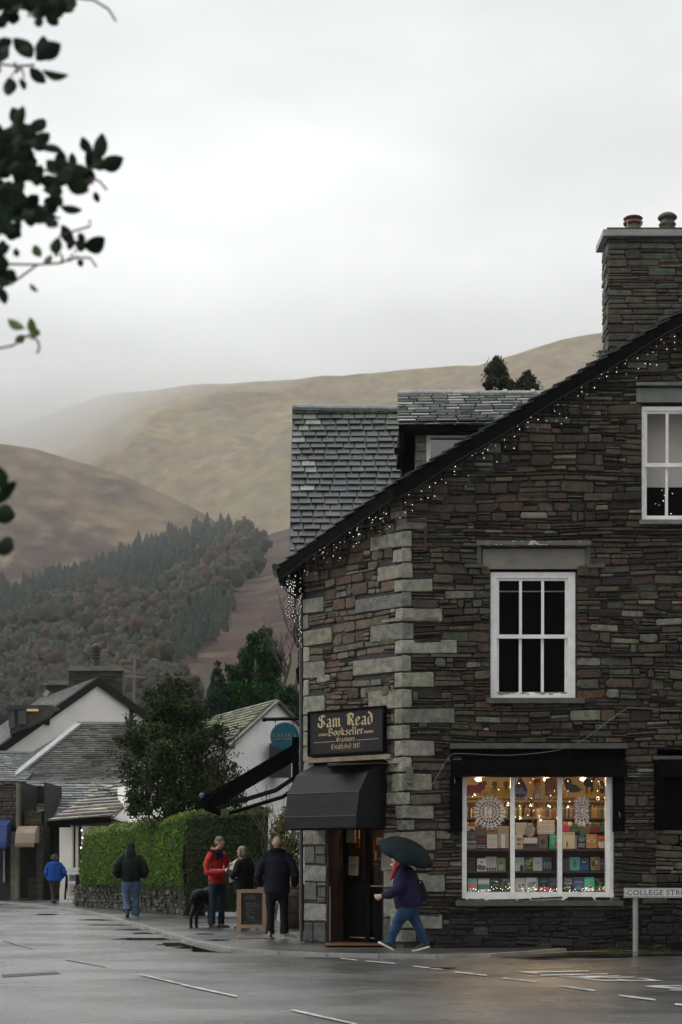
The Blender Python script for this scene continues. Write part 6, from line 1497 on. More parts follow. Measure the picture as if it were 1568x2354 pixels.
# paper ornaments
paper = M('tissue_paper', (.62, .56, .55), .8, (.7, .64, .63), ns=20)
def rosette(lb, cx_, cy_, rad, xs=1.0, hour=False):
    c = K(cx_, cy_, WY + .17); t_ = thing('paper_snowflake', lb, 'ornament', tuple(c)); m = MB(); Y = c.y; n = 22 if not hour else 14
    pts = lambda a, q: (c.x + cos(a) * q * (xs if not hour else (.42 + .42 * abs(sin(a)) ** 1.5)), c.z + sin(a) * q)
    def plate(a0, a1, q0, q1, d=0):
        m.prism([(pts(a0, q0)[0], Y + d, pts(a0, q0)[1]), (pts(a1, q0)[0], Y + d, pts(a1, q0)[1]), (pts(a1, q1)[0], Y + d, pts(a1, q1)[1]), (pts(a0, q1)[0], Y + d, pts(a0, q1)[1])], (0, .003, 0))
    for i in range(n):
        a = 2 * pi * i / n; h = pi / n
        plate(a - h * .9, a + h * .9, 0, rad * .16)
        for q0, q1, w_ in ((.16, .30, .28), (.30, .36, .8), (.36, .5, .3), (.5, .57, .85), (.57, .72, .3), (.72, .79, .9), (.79, .9, .42)): plate(a - h * w_, a + h * w_, rad * q0, rad * q1, .0035 * (i % 2))
        m.prism([(pts(a - h * .35, rad * .9)[0], Y, pts(a - h * .35, rad * .9)[1]), (pts(a + h * .35, rad * .9)[0], Y, pts(a + h * .35, rad * .9)[1]), (pts(a, rad * 1.15)[0], Y, pts(a, rad * 1.15)[1])], (0, .003, 0))
        for s_ in (-1, 1): m.prism([(pts(a + s_ * h * .3, rad * .84)[0], Y + .004, pts(a + s_ * h * .3, rad * .84)[1]), (pts(a + s_ * h * .95, rad * .90)[0], Y + .004, pts(a + s_ * h * .95, rad * .90)[1]), (pts(a + s_ * h * .8, rad * 1.0)[0], Y + .004, pts(a + s_ * h * .8, rad * 1.0)[1])], (0, .003, 0))
    m.obj('paper', paper, t_)
    m = MB(); m.tube([c + V((0, .005, rad * .8)), c + V((0, .005, .55))], .002, 4); m.obj('thread', paper, t_)
rosette('large round lacy paper snowflake hanging in the left pane', 347, 505, .255)
rosette('hourglass-shaped lacy paper ornament hanging in the right pane', 1103, 495, .235, hour=True)
# star lights and drops in the window
def lightset(name, lb, pts, wires, sc_, mat=None):
    t_ = thing(name, lb, 'fairy lights', tuple(pts[0])); m = MB()
    for w_ in wires: m.tube(w_, .0016, 4)
    m.obj('wire', M('gold_wire', (.12, .09, .04), .5), t_)
    for p in pts:
        o = bpy.data.objects.new('bulb', warmb); COL.objects.link(o); o.parent = t_; o.location = V(p) - WLOC[t_]; s = sc_ * R.uniform(.6, 1.2); o.scale = (s, s, s)
warmmat = M('warm_bulb', (1.0, .82, .52), .4, emit=5.0); warmmat.cycles.emission_sampling = 'NONE'
warmb = bpy.data.meshes.new('bulb'); warmb.from_pydata(_b.v, [], _b.f); warmb.materials.append(warmmat); warmb.update()
r = random.Random(19)
LN = ['below the cow cut-out', 'right of the large paper snowflake', 'left of the gilt book emblem', 'at the left end of the word Bookseller', 'below the brown poster', 'above the tall pile of flat books', 'just left of the second mullion', 'just right of the second mullion', 'below the smaller yellow poster at the right']
for (cx_, cy_), nm in zip([(228, 362), (493, 443), (684, 450), (596, 552), (838, 458), (762, 568), (905, 555), (993, 462), (1242, 388)], LN):
    pts = [K(cx_ + r.gauss(0, 8), cy_ + r.gauss(0, 7), 28.52) for _ in range(9)]; c = K(cx_, cy_, 28.52)
    lightset('star_light', 'little burst of warm lights ' + nm, pts, [[c, p] for p in pts] + [[c, V((c.x, c.y, 2.85))]], .42)
pts = [K(cx_, cy_, 28.50) for cx_, cy_ in [(222, 232), (516, 243), (513, 300), (420, 320), (587, 268), (592, 452), (703, 232), (706, 490), (678, 262), (848, 368), (690, 390), (755, 535), (878, 330), (990, 330), (988, 250), (1002, 418), (1240, 254), (1232, 330), (1290, 388), (1184, 250), (556, 545), (660, 530), (905, 470), (1285, 250)]]
lightset('drop_lights', 'scattered single warm lights on fine wires across the top of the window', pts, [[p, V((p.x, p.y, 2.85))] for p in pts], .5)
pts = []
for i in range(95):
    cx_ = r.choice([r.uniform(170, 520), r.uniform(560, 910), r.uniform(955, 1300)]); pts.append(K(cx_, 1140 + r.gauss(0, 13) - (12 if 400 < cx_ < 520 else 0), 28.53))
pts.sort(key=lambda p: p.x); lightset('bead_lights', 'tangle of tiny warm lights along the foot of the window books', pts, [pts], .34)
# --- the doorway
t_ = MB(); u0, u1 = DR; z0 = 0.02
jm = M('brown_jamb', (.028, .019, .014), .8, (.045, .03, .022), ns=5, spec=.2)
t_.box((u0, -.35, 0), (u0 + .03, -.0, DZ), fr=fc); t_.box((u1 - .03, -.35, 0), (u1, -.005, DZ), fr=fc); t_.obj('door_reveal', jm, shop)
m = MB(); m.box((u0 - .02, -.9, -.02), (u1 + .02, .0, .025), fr=fc); m.obj('threshold', M('threshold_slab', (.05, .04, .03), .5, (.08, .05, .03), ns=5), shop)
dr = MB(); dO = -.38; W_ = u1 - u0
du = lambda xd: cu(xd) + 0.0
gl0, gl1, gm0, gm1 = u0 + .14, u0 + .52, u0 + .64, u1 - .1
dr.box((u0, dO - .05, 0), (gl0, dO, DZ), fr=fc); dr.box((gl1, dO - .05, 0), (gm0, dO + .02, DZ), fr=fc); dr.box((gm1, dO - .05, 0), (u1, dO, DZ), fr=fc)
dr.box((gl0, dO - .05, 0), (gl1, dO - .01, 1.02), fr=fc); dr.box((gm0, dO - .05, 0), (gm1, dO - .01, .95), fr=fc); dr.box((gl0, dO - .05, 2.05), (gm1, dO - .01, DZ), fr=fc)
dr.box((gl0 + .06, dO - .01, .25), (gl1 - .06, dO + .005, .85), fr=fc); dr.box((gm0 + .06, dO - .01, .25), (gm1 - .06, dO + .005, .8), fr=fc)
do_ = dr.obj('door', black, shop)
for a, b, zz in ((gl0, gl1, 1.02), (gm0, gm1, .95)):
    m = MB(); m.poly([fc(a, dO - .03, zz), fc(b, dO - .03, zz), fc(b, dO - .03, 2.05), fc(a, dO - .03, 2.05)]); m.obj('glass', glass_mat('door_glass', .008), do_)
m = MB(); m.box((gm0 + .01, dO, .955), (gm1 - .02, dO + .02, .97), fr=fc); m.box((gl0 + .02, dO, .1), (gl1 + .2, dO + .012, .115), fr=fc); m.obj('brass_strip', M('worn_brass', (.25, .22, .17), .4, metal=.5), do_)
m = MB(); m.tube([fc(u0 + .045, -.02, .05), fc(u0 + .05, -.02, .62), fc(u0 + .045, -.02, .95)], .008, 5); m.obj('cable', M('pale_cable', (.28, .27, .25), .6), do_)
def k8(cx, cy): return ((1200 + cx * .2336) * .6272, (2950 + cy * .2336) * .6272)
def door_item(name, lb, cat, a, b, c, d, o, col, extra=()):
    """flat thing on a plane 'o' behind the splay, limits in crop coordinates"""
    def q(cx_, cy_):
        xd, yd = k8(cx_, cy_); kk = (xd - 784) / F      # intersect the ray with the plane at distance o
        t = (AX - .70711 * o - kk * (WY - .70711 * o)) / (1 + kk); u = (1.6 - t) * sqrt(2); Y = WY + t - .70711 * o; return u, CH + (1972 - yd) * Y / F
    ua, zb = q(a, d); ub, zt = q(b, c)
    m = MB(); m.box((ua, o - .02, zb), (ub, o, zt), col, fr=fc)
    for i, e_ in enumerate(extra):
        oo = o + .001 * (i + 1)
        if e_[0] == 'b': m.poly([fc(ua + (ub - ua) * x, oo, zb + (zt - zb) * y) for x, y in ((e_[1], e_[2]), (e_[3], e_[2]), (e_[3], e_[4]), (e_[1], e_[4]))], e_[5])
        else: put_text(m, e_[1], ua + (ub - ua) * e_[2], zb + (zt - zb) * e_[3], (ub - ua) * e_[4], (zt - zb) * e_[5], fc, oo, e_[6])
    props(m.obj(name, covm, loc=tuple(fc(ua, o, zb))), lb, cat)
pg_ = (.16, .135, .09)
door_item('notice', 'plain tan paper notice at the top of the door glass', 'notice', 295, 432, 350, 588, dO + .01, pg_)
door_item('notice', 'tan printed notice with a small crest on the door glass', 'notice', 332, 478, 803, 1100, dO + .01, (.17, .145, .09), [('t', 'MERRY', .2, .8, .5, .06, (.08, .06, .04)), ('b', .2, .38, .8, .58, (.06, .05, .035)), ('b', .3, .42, .7, .54, (.12, .1, .07)), ('b', .2, .28, .8, .3, (.08, .07, .05)), ('b', .3, .16, .7, .18, (.08, .07, .05))])
YD = -1.0
door_item('picture_card', 'cream card with a dark bird behind the door glass', 'card', 437, 497, 368, 528, YD, (.5, .38, .2), [('b', .3, .1, .7, .9, (.05, .05, .05))])
door_item('book', 'red book standing under the cream bird card in the doorway', 'book', 440, 497, 530, 668, YD, (.28, .03, .015), [('b', .1, .6, .9, .8, (.5, .3, .15))])
door_item('book', 'bright red book with black figures in the shop doorway', 'book', 590, 725, 528, 712, YD, (.32, .035, .012), [('b', .15, .55, .75, .9, (.02, .015, .015)), ('t', 'OVER', .2, .25, .5, .14, (.6, .5, .3))])
door_item('book', 'cream book titled in black letters beside the umbrella', 'book', 770, 868, 510, 625, YD, (.42, .33, .17), [('t', 'Sch', .35, .55, .6, .2, (.02, .02, .02)), ('t', 'Signs', .3, .2, .7, .2, (.02, .02, .02))])
door_item('framed_picture', 'pale framed picture in the shop doorway', 'picture', 590, 758, 718, 862, YD - .02, (.34, .30, .22), [('b', .05, .08, .9, .86, (.10, .085, .06)), ('b', .05, .08, .62, .66, (.2, .18, .13)), ('b', .1, .14, .56, .6, (.06, .055, .04))])
door_item('book', 'brown book with a dark title band low in the doorway', 'book', 600, 786, 905, 1165, YD, (.07, .045, .03), [('b', 0, .85, 1, 1, (.25, .16, .09)), ('t', 'Umbrellalic', .05, .87, .8, .09, (.03, .02, .02))])
door_item('book', 'small black book lettered LA at the edge of the doorway', 'book', 795, 868, 795, 880, YD, (.03, .03, .03), [('t', 'LA', .1, .3, .8, .4, (.5, .5, .45))])
door_item('book', 'dark green book below the black one in the doorway', 'book', 790, 868, 915, 1050, YD, (.04, .05, .04), [('b', .2, .2, .8, .6, (.12, .12, .09))])
m = MB(); m.box((-.1, YD - .25, .03), (2.2, YD - .22, 2.3), fr=fc); m.obj('door_backboard', wood, shop)
for zz in (.98,):
    m = MB(); m.box((.1, YD - .22, zz - .03), (2.2, YD + .03, zz), fr=fc); m.obj('door_shelf', wood, shop)
la = bpy.data.lights.new('doorway_lamp', 'POINT'); la.energy = 24; la.color = (1, .7, .4); la.shadow_soft_size = .06
lo = bpy.data.objects.new('doorway_lamp', la); COL.objects.link(lo); lo.location = fc(1.55, -.72, 2.35); lo.parent = shop; lo.location = V(lo.location) - WLOC[shop]
# --- name board
sb = thing('shop_sign', 'black painted wooden shop sign with gold black-letter name over the door', 'sign', fc((cu(720) + cu(893)) / 2, .1, 3.12))
ua, ub = cu(720), cu(893); za, zb = 3.12, 3.84
bd_ = M('sign_black', (.006, .007, .007), .5, (.012, .013, .013), ns=6, bump=.2, bs=20, spec=.2)
m = MB(); m.box((ua, .03, za), (ub, .10, zb), fr=fc); m.obj('board', bd_, sb)
m = MB()
for a, b, c, d in ((ua - .01, ub + .01, zb - .02, zb + .015), (ua - .01, ub + .01, za - .015, za + .02), (ua - .01, ua + .02, za + .02, zb - .02), (ub - .02, ub + .01, za + .02, zb - .02)): m.box((a, .05, c), (b, .125, d), fr=fc)
m.obj('frame', black, sb)
gold = M('old_gold', (.33, .25, .14), .5, (.42, .33, .20), ns=12)
m = MB(); uc = (ua + ub) / 2
black_letter(m, 'Sam Read', uc - .01, 3.575, .135, fc, .102, w=1.26, nib=.24)
black_letter(m, 'Bookseller', uc + .0, 3.43, .08, fc, .102, w=.80, nib=.24)
black_letter(m, 'Grasmere', uc, 3.325, .055, fc, .102, w=.42, nib=.22)
black_letter(m, 'Established 1887', uc, 3.21, .055, fc, .102, w=.66, nib=.2)
m.box((ua + .12, .1, 3.33), (uc - .24, .103, 3.337), fr=fc); m.box((uc + .24, .1, 3.33), (ub - .12, .103, 3.337), fr=fc)
for s_ in (-1, 1):
    base = uc + s_ * .52
    for kk in range(3): m.tube([fc(base + s_ * (q_ * .03 - .1), .103, 3.455 + .018 * sin(q_ * 1.2 + kk * 2)) for q_ in range(8)], .004 + .002 * (kk == 1), 4)
m.obj('lettering', gold, sb)
m = MB(); rr = random.Random(2)
for i in range(26):
    u = uc + rr.gauss(0, .25); z = za + .05 + rr.random() * .04; m.poly([fc(u, .1015 + i * .00002, z), fc(u + rr.uniform(.01, .05), .1015 + i * .00002, z + .003), fc(u + rr.uniform(.01, .04), .1015 + i * .00002, z + .009)])
m.obj('worn_paint', M('grey_wear', (.10, .11, .105), .7), sb)
m = MB(); m.box((cu(712), -.02, cz(715, 1754)), (cu(906), .10, cz(715, 1754) + .075), fr=fc); m.obj('ledge', M('ledge_stone', (.20, .165, .125), .7, (.13, .11, .085), ns=5, bump=.4, bs=25), shop)
# door awning
t = thing('door_awning', 'black canvas dutch awning over the bookshop door', 'awning', fc(1.2, .3, 2.85))
u0_, u1_ = cu(727), cu(892)
prof = [(0, 2.98), (.30, 2.86), (.46, 2.78), (.66, 2.47), (.725, 2.09), (.73, 1.905)]
m = MB(); cvs = M('door_canvas', (.0032, .0036, .004), .55, (.006, .0066, .007), ns=3, bump=.8, bs=4, spec=.22)
nn = 14
for i in range(nn):
    a, b = u0_ + (u1_ - u0_) * i / nn, u0_ + (u1_ - u0_) * (i + 1) / nn
    sg = lambda u, k_: -.012 * abs(sin((u - u0_) / (u1_ - u0_) * pi * 3)) * (k_ in (1, 2, 4))
    for k_ in range(len(prof) - 1):
        (o0, z0_), (o1, z1_) = prof[k_], prof[k_ + 1]
        m.poly([fc(a, o0, z0_ + sg(a, k_)), fc(b, o0, z0_ + sg(b, k_)), fc(b, o1, z1_ + sg(b, k_ + 1)), fc(a, o1, z1_ + sg(a, k_ + 1))])
for u in (u0_, u1_): m.poly([fc(u, .06, 1.905)] + [fc(u, o, z) for o, z in prof])
m.obj('canopy', cvs, t)
m = MB(); 
for o_, z_ in ((.665, 2.472), (.73, 2.09)): m.tube([fc(u0_, o_, z_), fc(u1_, o_, z_)], .007, 5)
m.obj('hem', M('canvas_hem', (.05, .055, .055), .5), t)
m = MB(); m.box((u0_ + .02, .06, 1.88), (u1_ - .02, .72, 1.90), fr=fc); m.obj('frame', black, t)
m = MB(); m.box((u0_, -.0, 2.9), (u1_, .06, 3.06), fr=fc); m.obj('backboard', black, t)
# --- fairy lights under the verge
r = random.Random(23)
def icicles(lb, A, B, n, out, dmin, dmax, loc):
    t_ = thing('fairy_light_string', lb, 'fairy lights', loc); m = MB(); A, B = V(A), V(B); pts = []
    m.tube([A.lerp(B, i / 20) + V((0, 0, -.015 * sin(i))) for i in range(21)], .004, 4)
    for i in range(n):
        a = A.lerp(B, (i + r.uniform(.1, .9)) / n); L = r.uniform(dmin, dmax); kk = r.choice((1, 2, 2, 3)); path = [a]
        for j in range(kk): p = a - V((r.gauss(0, .03), 0, L * (j + r.uniform(.6, 1)) / kk)); path.append(p); pts.append(p)
        m.tube(path, .0025, 4)
    m.obj('wire', wirem, t_); bulbs(t_, pts[:100], .35); return t_
icicles('white fairy lights hanging under the gable verge of the bookshop', (.86, 27.99, rz(.86) - .26), (5.45, 27.99, rz(5.45) - .26), 42, 0, .06, .48, (3, 27.99, 8.4))
icicles('white fairy lights hanging along the verge over the splayed corner', (-1.0, 29.65, rz(-1.0) - .2), (.80, 28.0, rz(.8) - .22), 28, 0, .06, .42, (0, 28.8, 6.6))
t = thing('fairy_light_string', 'thick tangled bunch of fairy lights dangling from the eaves corner', 'fairy lights', tuple(P(668, 1335, 29.6))); m = MB(); pts = []
for i in range(6):
    x = 661 + i * 3.3 + r.uniform(-1, 1); y = 1330; path = [P(x, y, 29.6)]; ye = r.choice((1395, 1410, 1425, 1385, 1418, 1372))
    while y < ye: y += r.uniform(4, 9); x += r.gauss(0, 1.4); path.append(P(x, y, 29.6)); pts.append(P(x + r.gauss(0, 1.5), y, 29.58)) if r.random() < .95 else None
    m.tube(path, .006, 4)
m.obj('wire', wirem, t); bulbs(t, pts[:100], .30)
t = thing('fairy_light_string', 'fairy lights trailing down beside the bookshop downpipe', 'fairy lights', tuple(P(690, 1350, 29.8))); m = MB(); pts = []; path = []
y = 1352
while y < 1492: x = 690.5 + r.gauss(0, 2.6) - (1492 - y) * .012; path.append(P(x + 1, y, 29.84)); pts.append(P(x, y, 29.8)); y += r.uniform(2.6, 5.5)
m.tube(path, .006, 4); m.obj('wire', wirem, t); bulbs(t, pts, .30)
t = thing('fairy_light_string', 'few small lights glowing inside the attic sash window', 'fairy lights', (wx(1550), 28.9, wz(1130)))
pts = [V((wx(x), 28.85, wz(y))) for x, y in ((1537, 1080), (1541, 1083), (1538, 1103), (1536, 1110), (1550, 1108), (1560, 1118), (1541, 1122), (1545, 1124), (1539, 1135), (1521, 1142), (1544, 1146), (1557, 1165), (1529, 1145), (1565, 1095))]
m = MB(); m.tube(pts[:6], .002, 4); m.obj('wire', wirem, t); bulbs(t, pts, .4)
# cable across the gable, junction box, vents
t = MB()
cp = [(845, 1737), (880, 1740), (905, 1750), (920, 1768), (932, 1800), (950, 1815), (975, 1815), (995, 1800), (1015, 1765), (1035, 1737), (1060, 1733), (1150, 1737), (1230, 1732), (1290, 1722), (1340, 1700), (1400, 1655), (1440, 1627)]
def wallpt(x, y, o):
    if x < 925: return V(fc(cu(x), o, cz(x, y)))
    return V(ff(wx(x), o, wz(y)))
wp = [wallpt(x, y, .12 if x < 1030 or x > 1240 else .16) for x, y in cp]; sm_ = []
for i in range(len(wp) - 1):
    p0, p1, p2, p3 = wp[max(0, i - 1)], wp[i], wp[i + 1], wp[min(len(wp) - 1, i + 2)]
    for j in range(6):
        s = j / 6; sm_.append(.5 * ((2 * p1) + (p2 - p0) * s + (2 * p0 - 5 * p1 + 4 * p2 - p3) * s * s + (3 * p1 - p0 - 3 * p2 + p3) * s ** 3))
t.tube(sm_ + [wp[-1]], .003, 5); t.obj('cable', M('white_cable', (.22, .22, .2), .6), shop)
m = MB(); m.tube([wallpt(1440, 1627, .06), wallpt(1470, 1628, .07), wallpt(1600, 1637, .06)], .004, 5); m.obj('cable', MATS['white_cable'], shop)
m = MB(); m.box((wx(933), .05, wz(1801)), (wx(949), .13, wz(1763)), fr=ff); m.box((wx(938), .13, wz(1790)), (wx(944), .15, wz(1766)), fr=ff); m.obj('junction_box', M('verdigris', (.07, .11, .09), .6, (.12, .10, .07), ns=9), shop)
vb = MB(); 
va, vb1 = c4(272, 218), c4(398, 176)
vb.box((wx(va[0]), .03, wz(va[1])), (wx(vb1[0]), .055, wz(vb1[1])), (.06, .055, .045), fr=ff)
for i in range(2):
    for j in range(2):
        x0_, x1_ = va[0] + 2 + i * 16, va[0] + 15 + i * 16; y0_ = va[1] - 2 - j * 5.2; vb.box((wx(x0_), .056, wz(y0_)), (wx(x1_), .058, wz(y0_ - 3)), (.006, .006, .006), fr=ff)
vb.obj('air_brick', M('vent_clay', (1, 1, 1), .8, (1.2, 1.2, 1.2), attr=True), shop)
# --- street name plate
t = thing('street_name_plate', 'low white street name plate lettered COLLEGE STREET on grey posts', 'street sign', (wx(1520), 28.0, RZ))
YS = 27.95; sx = lambda x: (x - 784) * YS / F; sz = lambda y: CH + (1972 - y) * YS / F
m = MB(); m.box((sx(1434.5), YS, sz(2062.5)), (sx(1602), YS + .02, sz(2040.5))); m.obj('plate', M('plate_white', (.46, .46, .44), .45, (.56, .56, .54), ns=6), t)
m = MB(); fS = lambda u, o, z: (u, YS - o, z)
for a, b, c, d in ((1436.2, 1600, 2042, 2042.9), (1436.2, 1600, 2060.2, 2061.1), (1436.2, 1437.1, 2042.9, 2060.2), (1599, 1600, 2042.9, 2060.2)): m.poly([fS(sx(a), .003, sz(d)), fS(sx(b), .003, sz(d)), fS(sx(b), .003, sz(c)), fS(sx(a), .003, sz(c))])
put_text(m, 'COLLEGE STREET', sx(1440.5), sz(2057), sx(1596) - sx(1440.5), sz(2045.2) - sz(2057), fS, .003)
m.obj('lettering', M('letter_black', (.02, .02, .02), .5), t)
for x in (1462, 1576):
    m = MB(); m.tube([(sx(x), YS + .06, RZ - .02), (sx(x), YS + .06, sz(2042))], .042, 14); m.obj('post', M('post_grey', (.20, .21, .195), .5, (.27, .275, .26), ns=4), t)
# --- chalkboard outside the cafe
def k5(cx, cy): return ((680 + cx * .2806) * .6272, (2950 + cy * .2806) * .6272)
YK = 34.3; kx = lambda cx: (k5(cx, 0)[0] - 784) * YK / F; kz = lambda cy: CH + (1972 - k5(0, cy)[1]) * YK / F
t = thing('chalkboard', 'wooden framed chalkboard A-board listing the cafe menu', 'sign board', (kx(865), YK, 0))
zb_, zt_ = kz(1655), kz(1100); tilt = .10
def kk_(u, o, z): return (u, YK - o + (z - zb_) * tilt, z)
fw_ = M('pine_frame', (.34, .215, .135), .6, (.42, .28, .18), ns=3, stretch=(6, 6, 1))
m = MB()
def kb(a, b, c, d, o=.0): m.box((kx(a), -.02 + o, kz(d)), (kx(b), .02 + o, kz(c)), fr=kk_)
kb(668, 726, 1104, 1655); kb(1002, 1064, 1098, 1648); kb(726, 1002, 1098, 1146, .001); kb(726, 1002, 1560, 1606, .001); m.obj('frame', fw_, t)
m = MB(); m.hexa([kk_(kx(664), -.1, zb_), kk_(kx(664) + .03, -.1, zb_), kk_(kx(664) + .03, -.32, zb_), kk_(kx(664), -.32, zb_), kk_(kx(668), -.02, zt_), kk_(kx(668) + .03, -.02, zt_), kk_(kx(668) + .03, -.06, zt_), kk_(kx(668), -.06, zt_)])
m.hexa([kk_(kx(1030), -.1, zb_), kk_(kx(1060), -.1, zb_), kk_(kx(1060), -.32, zb_), kk_(kx(1030), -.32, zb_), kk_(kx(1030), -.02, zt_), kk_(kx(1060), -.02, zt_), kk_(kx(1060), -.06, zt_), kk_(kx(1030), -.06, zt_)]); m.obj('rear_leg', M('dark_pine', (.16, .09, .05), .7), t)
m = MB(); m.box((kx(724), -.012, kz(1562)), (kx(1004), -.004, kz(1144)), fr=kk_); m.obj('slate', M('chalk_slate', (.012, .013, .014), .7, (.022, .023, .024), ns=5), t)
m = MB()
for s_, a, b, c, d in (("LUCIA'S", 788, 912, 1178, 1207), ('COFFEE + BAKEHOUSE', 772, 928, 1214, 1230), ('- Flat White Coffee', 772, 922, 1268, 1288), ('- Focaccia Sandwiches', 772, 955, 1298, 1320), ('- Sausage Rolls', 776, 912, 1332, 1352), ('+ Pasties', 790, 872, 1362, 1382), ('- Salads + Soup', 776, 908, 1394, 1414), ('- Cakes', 780, 836, 1424, 1444), ('OPEN', 824, 888, 1456, 1472), ('9am - 3.30pm', 812, 916, 1492, 1512), ('Dogs', 758, 800, 1520, 1534), ('ted', 935, 965, 1520, 1534)):
    put_text(m, s_, kx(a), kz(d), kx(b) - kx(a), kz(c) - kz(d), kk_, -.002)
for a, b, c, d in ((810, 904, 1450, 1453), (810, 904, 1476, 1479), (810, 813, 1453, 1476), (901, 904, 1453, 1476)): m.poly([kk_(kx(a), -.002, kz(d)), kk_(kx(b), -.002, kz(d)), kk_(kx(b), -.002, kz(c)), kk_(kx(a), -.002, kz(c))])
m.obj('chalk_lettering', M('chalk', (.22, .22, .21), .9), t)
m = MB(); m.tube([kk_(kx(664), -.03, kz(1395)), kk_(kx(660), .0, kz(1385)), kk_(kx(664), .01, kz(1405))], .008, 5); m.obj('rope', M('rope_hemp', (.4, .35, .25), .9), t)
# small cafe table behind it
t = thing('cafe_table', 'small slatted wooden table just behind the chalkboard', 'table', (kx(980), 35.6, 0)); zt2 = .80
m = MB(); m.box((kx(870), 35.3, zt2 - .03), (kx(1120), 36.0, zt2)); m.obj('tabletop', M('grey_wood', (.17, .145, .11), .6, (.24, .21, .17), ns=4), t)
for x in (kx(880), kx(1090)):
    for y in (35.35, 35.9): m = MB(); m.box((x, y, 0), (x + .05, y + .05, zt2 - .03)); m.obj('leg', MATS['grey_wood'], t)
m = MB(); m.box((kx(900), 35.4, zt2), (kx(1070), 35.7, zt2 + .035)); props(m.obj('menu_board', M('pale_tray', (.28, .29, .27), .5), loc=(kx(900), 35.4, zt2)), 'pale flat menu board lying on the small slatted table', 'menu')
# wooden barrel in the shadow by the wall
t = thing('wooden_barrel', 'dark wooden barrel in the shadow between the bald man and the downpipe', 'barrel', (kx(1450), 36.2, 0))
m = MB(); m.sm = True; m.lathe(t.location, [(.24, 0), (.29, .2), (.31, .45), (.29, .7), (.24, .9), (.22, .88)], 20); m.obj('staves', M('barrel_wood', (.045, .03, .02), .7, (.075, .05, .035), ns=3, stretch=(6, 6, 1)), t)
m = MB()
for z, q_ in ((.12, .275), (.3, .305), (.62, .30), (.8, .27)): m.lathe(V(t.location) + V((0, 0, z)), [(q_, 0), (q_ + .004, .0), (q_ + .004, .04), (q_, .04)], 20)
m.obj('hoops', MATS['rusty_iron'], t)
# ================================================================== people and the dog
tex = bpy.data.textures.new('folds', 'CLOUDS'); tex.noise_scale = .16; tex.noise_depth = 2
def soft(mb, name, mat, parent=None, vox=.008, it=4, fold=0, loc=None):
    o = mb.obj(name, mat, parent, loc=loc, smooth=True)
    r_ = o.modifiers.new('merge', 'REMESH'); r_.mode = 'VOXEL'; r_.voxel_size = vox; r_.use_smooth_shade = True
    s_ = o.modifiers.new('soft', 'SMOOTH'); s_.factor = .5; s_.iterations = it
    if fold:
        d_ = o.modifiers.new('folds', 'DISPLACE'); d_.texture = tex; d_.strength = fold; d_.mid_level = .5; d_.texture_coords = 'GLOBAL'
    return o
def clothm(name, c, k=1.5, rough=.8, **kw): return M(name, c, rough, tuple(x * k for x in c), ns=7, bump=.4, bs=90, spec=kw.get('spec', .2))
skin = M('skin', (.42, .24, .17), .55, (.50, .30, .22), ns=12, spec=.35)
skin2 = M('pale_skin', (.50, .33, .25), .55, (.56, .38, .30), ns=12, spec=.35)
def hand(m, w, d, n, curl=.5, s=1.0, thumb=1):
    """wrist point, pointing direction, palm normal"""
    w, d, n = V(w), V(d).normalized(), V(n).normalized(); b = d.cross(n).normalized(); n = b.cross(d)
    m.tube([w - d * .03, w + d * .03, w + d * .085 * s], [(.026, .020), (.036 * s, .017), (.040 * s, .014)], 10, side=b, rnd=True)
    for i, (off, L) in enumerate(((-.030, .062), (-.010, .075), (.010, .072), (.030, .056))):
        p = w + d * .082 * s + b * off * s; c1 = curl * (.8 + .12 * i); a = (d * cos(c1) + n * sin(c1)); a2 = (d * cos(c1 * 2.1) + n * sin(c1 * 2.1))
        m.tube([p - d * .02, p + a * L * .5 * s, p + (a + a2) * L * .5 * s], [.0095, .009, .0075], 7, rnd=True)
    p = w + d * .025 * s - b * .028 * s * thumb; a = (d * .6 - b * .6 * thumb + n * .5).normalized(); m.tube([p, p + a * .035 * s, p + a * .035 * s + (d * .8 + n * .5) * .028 * s], [.012, .0105, .008], 7, rnd=True)
def head(m, c, fwd, s=1.0, tilt=0):
    """skull, jaw, nose, brow, ears, lips facing fwd; c is the head centre"""
    c = V(c); f = V(fwd).normalized(); u = V((0, 0, 1)); rt = f.cross(u).normalized(); u = rt.cross(f).normalized()
    if tilt: q = Matrix.Rotation(tilt, 3, rt); f = q @ f; u = q @ u
    rot = Matrix((rt, f, u)).transposed()
    m.ball(c + u * .025 * s - f * .012 * s, (.076 * s, .094 * s, .092 * s), 16, 12, mat=rot)
    m.ball(c - u * .035 * s + f * .028 * s, (.056 * s, .062 * s, .075 * s), 14, 10, mat=rot)
    m.ball(c - u * .088 * s + f * .062 * s, (.026 * s, .022 * s, .020 * s), 10, 8, mat=rot)
    m.tube([c + f * .082 * s + u * .018 * s, c + f * .104 * s - u * .022 * s, c + f * .085 * s - u * .03 * s], [.009 * s, .014 * s, .010 * s], 8, rnd=True)
    m.tube([c + f * .078 * s + u * .032 * s - rt * .04 * s, c + f * .088 * s + u * .03 * s, c + f * .078 * s + u * .032 * s + rt * .04 * s], .010 * s, 8, rnd=True)
    m.tube([c + f * .082 * s - u * .056 * s - rt * .018 * s, c + f * .088 * s - u * .055 * s, c + f * .082 * s - u * .056 * s + rt * .018 * s], .007 * s, 6, rnd=True)
    for k in (-1, 1): m.ball(c + rt * k * .078 * s - f * .005 * s - u * .005 * s, (.010 * s, .018 * s, .030 * s), 8, 8, mat=rot); m.ball(c + rt * k * .035 * s + f * .062 * s - u * .03 * s, (.022 * s, .02 * s, .025 * s), 8, 6, mat=rot)
    return rot
eyem = M('eye', (.03, .02, .015), .2)
